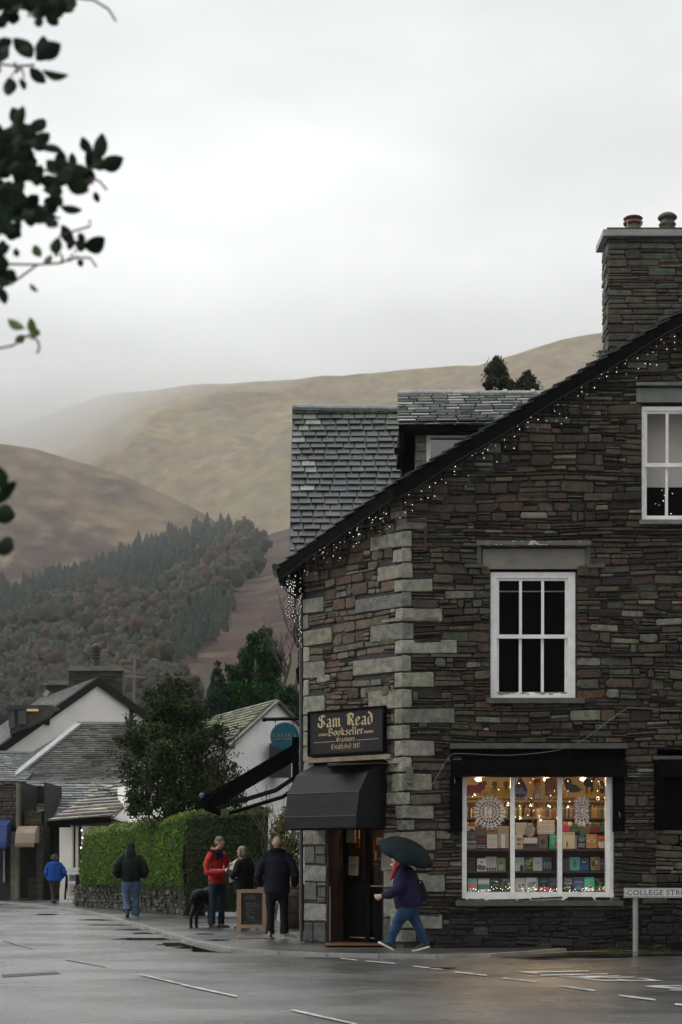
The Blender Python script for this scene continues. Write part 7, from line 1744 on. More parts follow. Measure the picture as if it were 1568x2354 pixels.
def eyes(c, fwd, parent, s=1.0, tilt=0):
    c = V(c); f = V(fwd).normalized(); u = V((0, 0, 1)); rt = f.cross(u).normalized(); u = rt.cross(f)
    if tilt: q = Matrix.Rotation(tilt, 3, rt); f = q @ f; u = q @ u
    for k in (-1, 1):
        m = MB(); m.ball(c + rt * k * .031 * s + f * .079 * s + u * .006 * s, (.010, .008, .006), 8, 6); m.obj('eye', eyem, parent, smooth=True)
def shoe(parent, heel, toe, up, matU, matS, w=.045, hgt=.085, ank=None):
    h, t, u = V(heel), V(toe), V(up).normalized(); d = (t - h); L = d.length; d.normalize(); s = d.cross(u).normalized(); u = s.cross(d)
    m = MB(); prof = [(-.0, .55), (.12, .8), (.35, .82), (.65, 1.05), (.85, .9), (1.0, .4)]
    lo = [h + d * L * a + s * w * b for a, b in prof] + [h + d * L * a - s * w * b for a, b in reversed(prof)]
    m.prism(lo, u * .028); m.obj('sole', matS, parent)
    m = MB(); m.tube([h + d * .02 + u * .055, h + d * L * .3 + u * .062, h + d * L * .6 + u * .045, h + d * L * .86 + u * .034], [(w * .8, .042), (w * .86, .040), (w * .96, .030), (w * .7, .018)], 12, side=s, rnd=True)
    m.tube([h + d * .045 + u * .05, h + d * .055 + u * (hgt + .02)], [(w * .78, .045), (w * .7, .045)], 12, side=s, rnd=True)
    soft(m, 'shoe', matU, parent, .007, 2)
class Fig:
    """frame of a figure: x to its right, y forward, z up"""
    def __init__(s, pos, fwd, H=1.75): s.p = V(pos); s.f = V(fwd).normalized(); s.r = V((s.f.y, -s.f.x, 0)); s.k = H / 1.75
    def __call__(s, x, y, z): return s.p + (s.r * x + s.f * y + V((0, 0, z))) * s.k
def legs(T, m, L, Rr, thick=1.0, hem=.075, hip=None):
    """L, Rr: (hip, knee, ankle) local points"""
    k = T.k
    for (a, b, c) in (L, Rr):
        m.tube([T(*a) + V((0, 0, .06 * k)), T(*a), T(*[(p + q) / 2 for p, q in zip(a, b)]), T(*b), T(*[(p + q) / 2 for p, q in zip(b, c)]), T(*c)], [.10 * thick * k, .098 * thick * k, .085 * thick * k, .068 * thick * k, .064 * thick * k, hem * k], 14, rnd=False)
def person(label, mesh_fn, mat, loc, vox=.008):
    m = MB(); mesh_fn(m); o = soft(m, 'person', mat, None, vox, 3, loc=loc); return props(o, label, 'person')
navyj = clothm('navy_anorak', (.0055, .0065, .013)); blackj = clothm('black_jacket', (.004, .0045, .0045)); blackt = clothm('black_trousers', (.006, .006, .0065))
sole_w = M('white_sole', (.50, .48, .45), .6, (.62, .6, .56), ns=9)
# ---- bald man, seen from behind
Y = 31.7; T = Fig((P(637, 0, Y).x, Y, 0), (.05, 1, 0), 1.80)
def f(m):
    head(m, T(-.0, .02, 1.64), (.05, 1, 0), 1.08); m.tube([T(0, 0, 1.4), T(0, .0, 1.55)], [.07, .062], 12)
    m.tube([T(0, 0, .9), T(0, 0, 1.15), T(0, 0, 1.4)], [(.16, .11), (.16, .11), (.19, .10)], 14, side=T.r)
    for s in (-1, 1):
        m.tube([T(s * .2, 0, 1.38), T(s * .28, -.02, 1.12), T(s * .26, .14, .95)], [.05, .04, .03], 10, rnd=True)
        hand(m, T(s * .26, .15, .94), T.f + V((0, 0, -.3)), V((0, 0, -1)), .7, 1, -s)
        m.tube([T(s * .09, 0, .92), T(s * .11, .01, .5), T(s * .12, 0, .1)], [.085, .055, .04], 10, rnd=True); m.tube([T(s * .12, 0, .06), T(s * .13, .1, .04)], [.035, .03], 8, rnd=True)
bald = person('bald man seen from behind in a navy anorak and beige trainers beside the chalkboard', f, skin2, T.p)
m = MB(); m.tube([T(0, 0, .78), T(0, -.01, .95), T(0, -.015, 1.15), T(0, -.01, 1.32), T(0, 0, 1.42), T(0, 0, 1.47)], [(.235, .165), (.225, .16), (.235, .165), (.245, .155), (.20, .12), (.10, .09)], 20, side=T.r)
for s in (-1, 1): m.tube([T(s * .18, 0, 1.39), T(s * .265, -.03, 1.25), T(s * .325, -.05, 1.08), T(s * .31, .06, .97), T(s * .29, .14, .93)], [.085, .082, .078, .068, .06], 14, rnd=True)
m.tube([T(-.11, -.04, 1.46), T(0, -.085, 1.475), T(.11, -.04, 1.46), T(.09, .06, 1.47), T(-.09, .06, 1.47), T(-.11, -.04, 1.46)], .05, 10, rnd=True)
soft(m, 'anorak', navyj, bald, .011, 5, .03)
m = MB(); m.tube([T(-.115, -.02, 1.50), T(-.07, -.09, 1.515), T(0, -.115, 1.52), T(.07, -.09, 1.515), T(.115, -.02, 1.50)], [.04, .045, .045, .045, .04], 10, rnd=True); soft(m, 'collar', clothm('black_collar', (.004, .004, .005)), bald, .01, 3)
m = MB(); legs(T, m, ((-.10, 0, .86), (-.115, .01, .48), (-.12, -.02, .07)), ((.10, 0, .86), (.12, .01, .48), (.13, -.01, .07)), 1.08, .082); m.tube([T(0, 0, .75), T(0, 0, .95)], [(.18, .12), (.17, .12)], 14, side=T.r, rnd=True); soft(m, 'trousers', blackt, bald, .01, 4, .025)
trn = M('beige_trainer', (.26, .22, .175), .7, (.36, .32, .27), ns=20)
a, b = T(-.13, -.11, .0), T(-.12, .16, .0); shoe(bald, a, b, (0, 0, 1), trn, sole_w); a, b = T(.10, -.06, .0), T(.34, .03, .0); shoe(bald, a, b, (0, 0, 1), trn, sole_w)
# ---- man in red
Y = 36.4; T = Fig((P(499, 0, Y).x, Y, 0), (.80, -.60, 0), 1.86); hf = V((.80, -.45, 0))
def f(m):
    head(m, T(0, .07, 1.63), hf, 1.06, -.38); m.tube([T(0, 0, 1.38), T(0, .04, 1.55)], [.07, .062], 12)
    m.tube([T(0, 0, .9), T(0, 0, 1.15), T(0, 0, 1.4)], [(.15, .11), (.15, .11), (.18, .10)], 14, side=T.r)
    for s, w_ in ((-1, (-.03, .38, 1.24)), (1, (.08, .34, 1.10))):
        m.tube([T(s * .2, 0, 1.38), T(s * .25, .02, 1.10), T(*w_)], [.05, .042, .03], 10, rnd=True)
    hand(m, T(-.03, .38, 1.24), T.f * .3 + T.r * .9 + V((0, 0, .1)), V((0, 0, -1)), 1.0, 1.05, 1); hand(m, T(.08, .34, 1.10), T.f * .6 - T.r * .6 + V((0, 0, .25)), V((0, 0, 1)), .5, 1.05, 1)
    for s in (-1, 1): m.tube([T(s * .09, 0, .92), T(s * .11, .01, .5), T(s * .12, 0, .1)], [.085, .055, .04], 10, rnd=True); m.tube([T(s * .12, 0, .06), T(s * .13, .1, .04)], [.035, .03], 8, rnd=True)
red = person('tall man in a bright red waterproof jacket looking down at his food', f, skin, T.p)
redj = clothm('red_waterproof', (.30, .009, .008), 1.4, .6, spec=.3)
m = MB(); m.tube([T(0, 0, .84), T(0, 0, .98), T(0, 0, 1.15), T(0, 0, 1.32), T(0, 0, 1.42), T(0, .01, 1.49)], [(.21, .15), (.21, .15), (.22, .15), (.235, .14), (.19, .11), (.095, .09)], 20, side=T.r)
m.tube([T(-.18, 0, 1.39), T(-.27, .0, 1.24), T(-.29, .06, 1.10), T(-.16, .26, 1.18), T(-.06, .36, 1.235)], [.08, .078, .072, .058, .048], 14, rnd=True)
m.tube([T(.18, 0, 1.39), T(.28, -.02, 1.22), T(.30, .02, 1.06), T(.2, .2, 1.06), T(.11, .31, 1.09)], [.08, .078, .074, .06, .048], 14, rnd=True)
m.tube([T(-.10, .0, 1.50), T(-.06, -.08, 1.52), T(.06, -.08, 1.52), T(.10, .0, 1.50)], .035, 10, rnd=True); soft(m, 'jacket', redj, red, .010, 4, .028)
m = MB(); m.tube([T(0, .10, 1.46), T(0, .13, 1.30)], [(.06, .03), (.035, .02)], 10, side=T.r, rnd=True); m.tube([T(-.07, .05, 1.48), T(0, .09, 1.49), T(.07, .05, 1.48)], .03, 8, rnd=True); soft(m, 'scarf', clothm('navy_scarf', (.01, .012, .03)), red, .008, 3)
m = MB(); m.tube([T(-.012, .158, 1.26), T(-.012, .165, 1.1), T(-.012, .16, .86)], .006, 5); m.obj('zip', M('zip_metal', (.1, .1, .1), .5), red)
m = MB(); m.tube([T(.11, .0, 1.52), T(.13, .06, 1.47), T(.10, .1, 1.42)], .022, 8, rnd=True); m.obj('hood_lining', M('yellow_lining', (.45, .24, .02), .7), red, smooth=True)
m = MB(); m.tube([T(.16, .02, 1.46), T(.12, .10, 1.42), T(.14, .12, 1.34)], [.06, .07, .05], 10, rnd=True); soft(m, 'hood', clothm('black_collar', ()), red, .01, 2)
m = MB(); legs(T, m, ((-.10, 0, .88), (-.115, .03, .48), (-.12, -.0, .07)), ((.10, 0, .88), (.12, .0, .48), (.13, -.02, .07)), 1.0, .07); m.tube([T(0, 0, .8), T(0, 0, .98)], [(.17, .12), (.16, .12)], 14, side=T.r, rnd=True); soft(m, 'trousers', clothm('dark_jeans', (.012, .020, .034)), red, .01, 4, .02)
hr = M('grey_brown_hair', (.10, .075, .055), .8, (.18, .145, .115), ns=60)
def haircap(c, fwd, parent, mat, s=1.0, tilt=0, low=.0, back=0, vox=.007, front=.03):
    c = V(c); f_ = V(fwd).normalized(); u = V((0, 0, 1)); rt = f_.cross(u).normalized(); u = rt.cross(f_)
    if tilt: q = Matrix.Rotation(tilt, 3, rt); f_ = q @ f_; u = q @ u
    rot = Matrix((rt, f_, u)).transposed(); m = MB()
    m.ball(c + u * .042 * s - f_ * .022 * s, (.083 * s, .093 * s, .084 * s), 16, 12, mat=rot); m.ball(c + u * .0 * s - f_ * .045 * s, (.078 * s, .066 * s, .085 * s), 14, 10, mat=rot)
    if low:
        for k in (-1, 1): m.tube([c + rt * k * .065 * s + u * .05 * s - f_ * .02 * s, c + rt * k * .082 * s - u * .03 * s - f_ * .015 * s, c + rt * k * .075 * s - u * low * s - f_ * .02 * s], [.04 * s, .042 * s, .03 * s], 10, rnd=True)
        m.tube([c - f_ * .06 * s + u * .03 * s, c - f_ * .075 * s - u * low * .6 * s, c - f_ * .06 * s - u * low * s], [(.07 * s, .05 * s), (.075 * s, .045 * s), (.06 * s, .03 * s)], 12, side=rt, rnd=True)
    return soft(m, 'hair', mat, parent, vox, 2, .012)
haircap(T(0, .07, 1.63), hf, red, hr, 1.06, -.38); eyes(T(0, .07, 1.63), hf, red, 1.06, -.38)
brownb = M('brown_boot', (.05, .035, .025), .6)
for s in (-1, 1): shoe(red, T(s * .12, -.08, 0), T(s * .15, .19, 0), (0, 0, 1), brownb, M('dark_sole', (.03, .03, .03), .7))
c = T(-.0, .46, 1.20); t = props(None or (lambda m: (m.tube([c + V((-.06, 0, -.09)), c + V((-.02, 0, .0)), c + V((.05, 0, .09))], [(.07, .03), (.085, .035), (.055, .025)], 12, rnd=True), soft(m, 'paper_bag', M('white_bag_paper', (.62, .61, .6), .8, (.72, .71, .7), ns=15), None, .008, 2, .03, loc=tuple(c)))[1])(MB()), 'crumpled white paper food bag held by the man in red', 'paper bag')
m = MB(); m.tube([c + V((.035, -.01, .09)), c + V((.07, -.01, .13))], [(.035, .02), (.03, .018)], 10, rnd=True); props(m.obj('pastry', M('baked_crust', (.28, .14, .06), .7, (.38, .22, .1), ns=25), loc=tuple(c), smooth=True), 'browned pastry poking out of the white paper bag', 'food')
# ---- woman with the bob
Y = 35.9; T = Fig((P(560, 0, Y).x, Y, 0), (-.78, .55, 0), 1.66)
def f(m):
    head(m, T(0, .05, 1.62), T.f, 1.0, -.15); m.tube([T(0, 0, 1.38), T(0, .03, 1.54)], [.062, .055], 12)
    m.tube([T(0, 0, .9), T(0, 0, 1.15), T(0, 0, 1.4)], [(.15, .11), (.15, .11), (.17, .10)], 14, side=T.r)
    for s, w_ in ((-1, (-.08, .36, 1.22)), (1, (.12, .3, 1.02))):
        m.tube([T(s * .18, 0, 1.36), T(s * .24, .0, 1.10), T(*w_)], [.045, .04, .028], 10, rnd=True); hand(m, T(*w_), T.f + V((0, 0, .25)), T.r * -s, .8, .95, -s)
    for s in (-1, 1): m.tube([T(s * .09, 0, .92), T(s * .1, .01, .5), T(s * .1, 0, .1)], [.085, .055, .04], 10, rnd=True); m.tube([T(s * .1, 0, .06), T(s * .11, .1, .04)], [.035, .03], 8, rnd=True)
bob = person('woman with fair bobbed hair and long black coat facing the man in red', f, skin2, T.p)
m = MB(); m.tube([T(0, 0, .72), T(0, 0, .9), T(0, 0, 1.12), T(0, 0, 1.3), T(0, 0, 1.40), T(0, .01, 1.48)], [(.23, .18), (.23, .18), (.225, .17), (.225, .15), (.18, .12), (.10, .09)], 20, side=T.r)
m.tube([T(-.17, 0, 1.37), T(-.25, .0, 1.2), T(-.27, .06, 1.10), T(-.16, .24, 1.17), T(-.10, .33, 1.21)], [.08, .078, .074, .06, .05], 14, rnd=True); m.tube([T(.17, 0, 1.37), T(.26, -.02, 1.2), T(.28, .02, 1.04), T(.2, .18, 1.02), T(.13, .27, 1.02)], [.08, .078, .074, .06, .05], 14, rnd=True)
soft(m, 'coat', blackj, bob, .011, 4, .03)
haircap(T(0, .05, 1.62), T.f, bob, M('fair_hair', (.17, .12, .07), .75, (.33, .25, .16), ns=50, stretch=(1, 1, .3)), 1.04, -.15, .085)
m = MB(); legs(T, m, ((-.10, 0, .86), (-.105, .01, .48), (-.10, -.0, .07)), ((.10, 0, .86), (.11, .01, .48), (.11, -.0, .07)), .98, .06); soft(m, 'jeans', clothm('indigo_jeans', (.010, .013, .034)), bob, .01, 4, .02)
for s in (-1, 1): shoe(bob, T(s * .1, -.08, 0), T(s * .11, .16, 0), (0, 0, 1), blackt, M('dark_sole', ()))
c = T(-.08, .47, 1.25); m = MB(); m.tube([c + V((-.02, 0, -.07)), c + V((0, 0, .0)), c + V((.0, 0, .075))], [.018, .024, .018], 8, rnd=True); props(m.obj('sausage_roll', M('baked_crust', ()), loc=tuple(c), smooth=True), 'upright golden sausage roll held by the woman in black', 'food')
c = T(.10, .42, 1.04); m = MB(); m.lathe(c, [(.03, -.06), (.04, .045), (.043, .045), (.043, .055), (.01, .06)], 14); props(m.obj('paper_cup', M('white_bag_paper', ()), loc=tuple(c)), 'small white lidded cup held low by the woman in black', 'cup')
# ---- hooded man walking away
Y = 42.7; T = Fig((P(301, 0, Y).x, Y, 0), (-.10, 1, 0), 1.80)
def f(m):
    head(m, T(0, .04, 1.62), (-.1, 1, 0)); m.tube([T(0, 0, 1.38), T(0, .03, 1.54)], [.062, .055], 12); m.tube([T(0, 0, .9), T(0, 0, 1.15), T(0, 0, 1.4)], [(.15, .11), (.15, .11), (.18, .10)], 14, side=T.r)
    for s in (-1, 1):
        m.tube([T(s * .2, 0, 1.38), T(s * .28, -.04, 1.12), T(s * .22, .12, .98)], [.045, .04, .028], 10, rnd=True); hand(m, T(s * .22, .12, .98), T.f - T.r * s * .6 - V((0, 0, .2)), V((0, 0, -1)), .4, 1, -s)
    m.tube([T(-.09, 0, .92), T(-.11, -.02, .52), T(-.09, -.14, .16)], [.085, .055, .04], 10, rnd=True); m.tube([T(.09, 0, .92), T(.11, .05, .5), T(.10, .03, .1)], [.085, .055, .04], 10, rnd=True)
hood = person('hooded man in a dark puffer jacket and loose blue jeans walking away along the hedge', f, skin, T.p)
pj = clothm('bottle_puffer', (.004, .007, .0065))
m = MB(); m.tube([T(0, 0, .84), T(0, 0, .95), T(0, -.01, 1.12), T(0, -.01, 1.3), T(0, 0, 1.42), T(0, 0, 1.48)], [(.225, .17), (.235, .18), (.25, .185), (.26, .17), (.20, .13), (.10, .10)], 20, side=T.r)
for s in (-1, 1): m.tube([T(s * .19, 0, 1.38), T(s * .29, -.03, 1.24), T(s * .345, -.05, 1.08), T(s * .30, .05, .98), T(s * .24, .13, .96)], [.095, .095, .092, .08, .065], 14, rnd=True)
soft(m, 'puffer_jacket', pj, hood, .011, 4, .035)
m = MB(); m.ball(T(0, .02, 1.645), (.105, .12, .135), 16, 12); m.tube([T(0, -.05, 1.42), T(0, -.03, 1.55)], [(.14, .10), (.11, .11)], 14, side=T.r, rnd=True); soft(m, 'hood', clothm('black_hood', (.006, .008, .008)), hood, .01, 3, .015)
m = MB(); legs(T, m, ((-.10, 0, .86), (-.115, .0, .52), (-.085, -.12, .17)), ((.10, 0, .86), (.12, .05, .48), (.115, .04, .05)), 1.22, .105); m.tube([T(0, 0, .8), T(0, 0, .95)], [(.18, .13), (.17, .12)], 14, side=T.r, rnd=True); soft(m, 'jeans', clothm('loose_jeans', (.045, .075, .125), 1.7), hood, .01, 3, .04)
sk = M('black_shoe', (.015, .015, .016), .5)
shoe(hood, T(-.075, -.16, .17), T(-.075, -.02, .01), (0, -.8, -.6), sk, M('grey_sole', (.08, .08, .08), .7)); shoe(hood, T(.12, -.05, 0), T(.14, .2, 0), (0, 0, 1), sk, sole_w)
# ---- youth in blue
Y = 56.4; T = Fig((P(126, 0, Y).x, Y, 0), (-.15, 1, 0), 1.53)
def f(m):
    head(m, T(0, .03, 1.62), (-.15, 1, 0), 1.1); m.tube([T(0, 0, 1.38), T(0, .03, 1.54)], [.06, .055], 12); m.tube([T(0, 0, .9), T(0, 0, 1.15), T(0, 0, 1.4)], [(.15, .11), (.15, .11), (.18, .10)], 14, side=T.r)
    for s in (-1, 1):
        m.tube([T(s * .2, 0, 1.38), T(s * .32, -.06, 1.14), T(s * .22, .08, .98)], [.045, .04, .028], 10, rnd=True); hand(m, T(s * .22, .08, .98), T.f - T.r * s * .6 - V((0, 0, .4)), V((0, 0, -1)), .4, 1, -s)
    m.tube([T(-.08, 0, .92), T(-.08, -.0, .52), T(-.05, -.06, .1)], [.085, .055, .04], 10, rnd=True); m.tube([T(.09, 0, .92), T(.10, .05, .5), T(.02, .12, .12)], [.085, .055, .04], 10, rnd=True)
blue = person('youth in a bright blue hooded anorak and brown trousers walking away up the street', f, skin2, T.p)
m = MB(); m.tube([T(0, 0, .80), T(0, 0, .93), T(0, -.01, 1.12), T(0, -.01, 1.3), T(0, 0, 1.42), T(0, 0, 1.50)], [(.23, .17), (.24, .17), (.235, .165), (.235, .15), (.18, .12), (.09, .09)], 20, side=T.r)
m.tube([T(-.18, 0, 1.39), T(-.27, -.02, 1.24), T(-.30, -.03, 1.08), T(-.26, .04, .93)], [.085, .082, .078, .065], 14, rnd=True); m.tube([T(.18, 0, 1.39), T(.30, -.04, 1.25), T(.37, -.08, 1.12), T(.32, .0, 1.0), T(.25, .07, .93)], [.085, .08, .075, .068, .06], 14, rnd=True)
m.tube([T(-.11, -.1, 1.42), T(0, -.14, 1.36), T(.11, -.1, 1.42)], [.05, .07, .05], 10, rnd=True); m.tube([T(-.10, -.02, 1.48), T(0, -.09, 1.48), T(.10, -.02, 1.48)], .04, 10, rnd=True)
soft(m, 'anorak', clothm('blue_anorak', (.006, .05, .22), 1.3), blue, .011, 3, .03)
haircap(T(0, .03, 1.62), (-.15, 1, 0), blue, M('dark_hair', (.03, .022, .018), .8, (.05, .04, .03), ns=50), 1.14, 0, .03)
m = MB(); legs(T, m, ((-.09, 0, .88), (-.085, .0, .5), (-.05, -.04, .12)), ((.10, 0, .88), (.10, .04, .5), (.04, .10, .14)), 1.15, .075); m.tube([T(0, 0, .78), T(0, 0, .95)], [(.18, .12), (.17, .12)], 14, side=T.r, rnd=True); soft(m, 'trousers', M('brown_trousers', (.035, .028, .018), .85, (.012, .011, .009), ns=2.5, bump=.3), blue, .01, 3, .02)
shoe(blue, T(-.05, -.12, .06), T(-.06, .1, 0), (0, -.2, 1), M('tan_shoe', (.09, .08, .06), .7), MATS['dark_sole']); shoe(blue, T(.02, .02, 0), T(.02, .24, 0), (0, 0, 1), MATS['tan_shoe'], MATS['dark_sole'])
# ---- woman under the umbrella
UY = 27.1
def U(x, y, d=0): return P(x, y, UY) + V((0, d, 0))
hc = U(915, 1972, .0)
def f(m):
    head(m, hc, (-1, -.05, 0), .98, -.12); m.tube([U(925, 1998), U(919, 1984)], [.065, .056], 12)
    m.tube([U(938, 2082), U(933, 2045), U(927, 2002)], [(.17, .12), (.16, .12), (.16, .1)], 14, side=(0, 1, 0))
    m.tube([U(926, 2003, -.17), U(910, 2046, -.26), U(880, 2058, -.24)], [.05, .045, .03], 10, rnd=True); hand(m, U(876, 2058.5, -.24), (-1, 0, -.12), (0, 1, 0), 1.1, 1.0, -1)
    m.tube([U(926, 2003, .17), U(905, 2022, .22), U(908, 2000, .06)], [.05, .045, .03], 10, rnd=True); hand(m, U(908, 1999, .06), (-.1, 0, 1), (-1, 0, 0), 1.1, 1.0, 1)
    m.tube([U(936, 2084, -.08), U(914, 2117, -.08), U(895, 2164, -.06)], [.085, .055, .04], 10, rnd=True); m.tube([U(938, 2084, .08), U(954, 2117, .08), U(977, 2164, .08)], [.085, .055, .04], 10, rnd=True)
um = person('woman striding left beneath a dark umbrella in a purple-navy fleece and jeans', f, skin2, tuple(V((U(935, 0).x, UY, 0))))
m = MB(); fl_ = clothm('purple_fleece', (.010, .008, .034), 1.35)
m.tube([U(943, 2087), U(941, 2078), U(937, 2058), U(935, 2036), U(932, 2016), U(928, 2002), U(922, 1991)], [(.21, .19), (.225, .215), (.235, .225), (.235, .21), (.225, .185), (.19, .14), (.09, .08)], 20, side=(0, 1, 0))
m.tube([U(928, 2005, -.16), U(922, 2022, -.22), U(913, 2042, -.27), U(896, 2053, -.26), U(882, 2058, -.24)], [.095, .10, .095, .075, .05], 14, rnd=True); m.tube([U(928, 2005, .16), U(912, 2024, .22), U(908, 2006, .08)], [.09, .08, .05], 14, rnd=True)
soft(m, 'fleece', fl_, um, .010, 5, .035)
m = MB(); jn = clothm('mid_blue_jeans', (.012, .032, .068), 1.8)
for a in ([(938, 2080, -.08), (930, 2096, -.09), (916, 2116, -.09), (905, 2140, -.08), (896, 2168, -.07)], [(940, 2080, .08), (945, 2096, .09), (955, 2116, .09), (967, 2141, .085), (979, 2166, .08)]):
    m.tube([U(*q) for q in a], [.125, .115, .085, .075, .07], 14, rnd=False)
m.tube([U(940, 2075), U(938, 2088)], [(.16, .15), (.15, .14)], 14, side=(0, 1, 0), rnd=True); soft(m, 'jeans', jn, um, .009, 3, .03)
blk_s = M('black_leather_shoe', (.012, .013, .016), .35)
shoe(um, U(903.5, 2184, -.07), U(868.5, 2166, -.09), (-.45, 0, 1), blk_s, sole_w, .05); shoe(um, U(988, 2177.5, .08), U(948, 2187.5, .06), (.22, 0, 1), blk_s, sole_w, .05)
m = MB(); m.tube([U(921, 1984, -.08), U(911, 1988, -.02), U(909, 1997, -.10), U(903, 2010, -.14), U(898, 2021, -.15)], [.035, .045, .045, .035, .022], 10, rnd=True); m.tube([U(925, 1984, -.06), U(918, 1986, -.1), U(912, 1992, -.1)], .035, 8, rnd=True); soft(m, 'scarf', clothm('coral_scarf', (.24, .03, .028), 1.4), um, .008, 2, .02)
haircap(hc, (-1, -.05, 0), um, M('auburn_hair', (.12, .06, .03), .8, (.2, .12, .06), ns=50), 1.0, -.12, .05); eyes(hc, (-1, -.05, 0), um, .98, -.12)
m = MB(); m.tube([U(955, 2012, .02), U(962, 2030, .0), U(966, 2045, .0)], .012, 6); soft(m, 'strap', blackj, um, .006, 1) if False else None
bag = thing('shoulder_bag', 'black slouchy shoulder bag hanging behind the woman with the umbrella', 'bag', tuple(U(965, 2070)))
m = MB(); m.prism([U(951, 2018, -.12), U(972, 2024, -.12), U(980, 2050, -.12), U(985, 2060, -.12), U(976, 2070, -.12), U(962, 2077, -.12), U(955, 2080, -.12), U(950, 2050, -.12)], (0, .20, 0)); soft(m, 'pouch', clothm('bag_black', (.006, .006, .007)), bag, .011, 6, .03)
m = MB(); m.tube([U(955, 2024, -.02), U(945, 2005, -.04), U(932, 1996, -.1), U(938, 2006, -.22)], .012, 6, rnd=True); m.obj('strap', blackj, bag)
m = MB(); m.ball(U(965, 2027, -.13), .012); m.obj('ring', MATS['bare_metal'], bag)
# umbrella
C = U(931, 1962, -.04); ax = V((.34, -.36, .87)).normalized(); e1 = ax.cross(V((0, 1, 0))).normalized(); e1 = -e1 if e1.x < 0 else e1; e2 = ax.cross(e1).normalized()
um2 = thing('umbrella', 'small dark teal folding umbrella tilted over the striding woman', 'umbrella', tuple(C))
RAD, DEP = .455, .20
def dome(a, q):
    sag = 1 - .10 * q ** 2 * (1 - abs(cos(a * 4))) ; rr = RAD * sin(q * 1.25) / sin(1.25) * sag
    return C + (e1 * cos(a) + e2 * sin(a)) * rr + ax * (DEP * ((cos(q * 1.25) - cos(1.25)) / (1 - cos(1.25))) + .0)
m = MB(); m.sm = True; NA, NQ = 64, 9; k0 = 0
for i in range(NA):
    for j in range(NQ + 1): m.v.append(tuple(dome(2 * pi * i / NA, j / NQ)))
for i in range(NA):
    for j in range(NQ):
        a, b = i * (NQ + 1) + j, ((i + 1) % NA) * (NQ + 1) + j; m.face((a, b, b + 1, a + 1))
co = m.obj('canopy', clothm('teal_nylon', (.0025, .008, .0105), 1.3, .7, spec=.12), um2); sl = co.modifiers.new('thick', 'SOLIDIFY'); sl.thickness = .002
for i in range(8): m = MB(); m.tube([dome(2 * pi * i / 8, j / 6) - ax * .006 for j in range(7)], .003, 4); m.obj('rib', blk2, um2)
m = MB(); m.tube([C + ax * (DEP + .03), C - ax * .02, U(908, 1997, -.0)], .006, 6); m.obj('shaft', blk2, um2)
m = MB(); m.tube([U(908, 1994, .0), U(906, 2006, .02)], .016, 8, rnd=True); m.obj('handle', blk2, um2)
# ---- black dog
dogm = clothm('black_fur', (.005, .005, .005), 1.8, .6)
DY = 36.3
def D(x, y, d=0): return P(x, y, DY) + V((0, d, 0)) * 1
def f(m):
    m.tube([D(449, 2060, -.02), D(456, 2058, .12), D(468, 2062, .34), D(482, 2060, .56), D(488, 2050, .68)], [(.10, .12), (.125, .14), (.135, .17), (.15, .19), (.10, .12)], 16, side=(1, -.3, 0), rnd=True)
    m.tube([D(484, 2052, .62), D(488, 2036, .74), D(492, 2026, .80)], [.11, .09, .085], 12, rnd=True)
    m.ball(D(493, 2022, .82), (.085, .095, .085)); m.tube([D(494, 2024, .86), D(500, 2026, .98)], [.05, .036], 10, rnd=True)
    for k in (-1, 1): m.tube([D(493 + k * 6, 2015, .80), D(494 + k * 8, 2024, .80)], [(.028, .012), (.02, .01)], 8, rnd=True)
    # hind legs: thigh, knee forward, hock back, shank
    for x, kk in ((444, 0), (456, .06)):
        m.tube([D(x + 4, 2064, .02 + kk), D(x + 4, 2082, .10 + kk), D(x - 4, 2103, -.05 + kk), D(x - 7 + 2, 2126, -.03 + kk)], [.095, .07, .04, .034], 10, rnd=True); m.tube([D(x - 5, 2128.5, -.05 + kk), D(x - 3, 2130, -.10 + kk)], [(.038, .025), (.04, .024)], 10, rnd=True)
    for x, kk in ((478, .55), (487, .62)):
        m.tube([D(x, 2064, kk), D(x - 1, 2090, kk), D(x - 2, 2121, kk)], [.075, .045, .034], 10, rnd=True); m.tube([D(x - 2, 2123, kk), D(x, 2124, kk - .06)], [(.038, .025), (.04, .024)], 10, rnd=True)
    m.tube([D(446, 2056, -.04), D(440, 2068, -.10), D(438, 2090, -.10)], [.035, .028, .012], 8, rnd=True)
m = MB(); f(m); dog = props(soft(m, 'dog', dogm, None, .010, 4, 0, loc=tuple(D(465, 2131))), 'large black dog in a teal harness standing by the man in red', 'dog')
m = MB()
ring = [D(479, 2060, .50) + V((cos(a) * .165, .05 * sin(a), sin(a) * .185)) for a in [i * pi / 9 for i in range(19)]]
m.tube(ring, .022, 6); m.tube([D(470, 2049, .32), D(478, 2047, .5), D(486, 2043, .62)], [(.05, .02), (.06, .022), (.05, .02)], 8, rnd=True); soft(m, 'harness', clothm('teal_webbing', (.02, .05, .055), 2.2), dog, .008, 1)
m = MB(); m.tube([T(0, 0, 0) * 0 + D(486, 2043, .6), D(490, 2020, .3), D(497, 1990, .0)], .006, 5); props(m.obj('dog_lead', M('lead_nylon', (.06, .065, .065), .6), loc=tuple(D(486, 2043, .6))), 'thin grey lead running up from the harness of the black dog', 'lead')

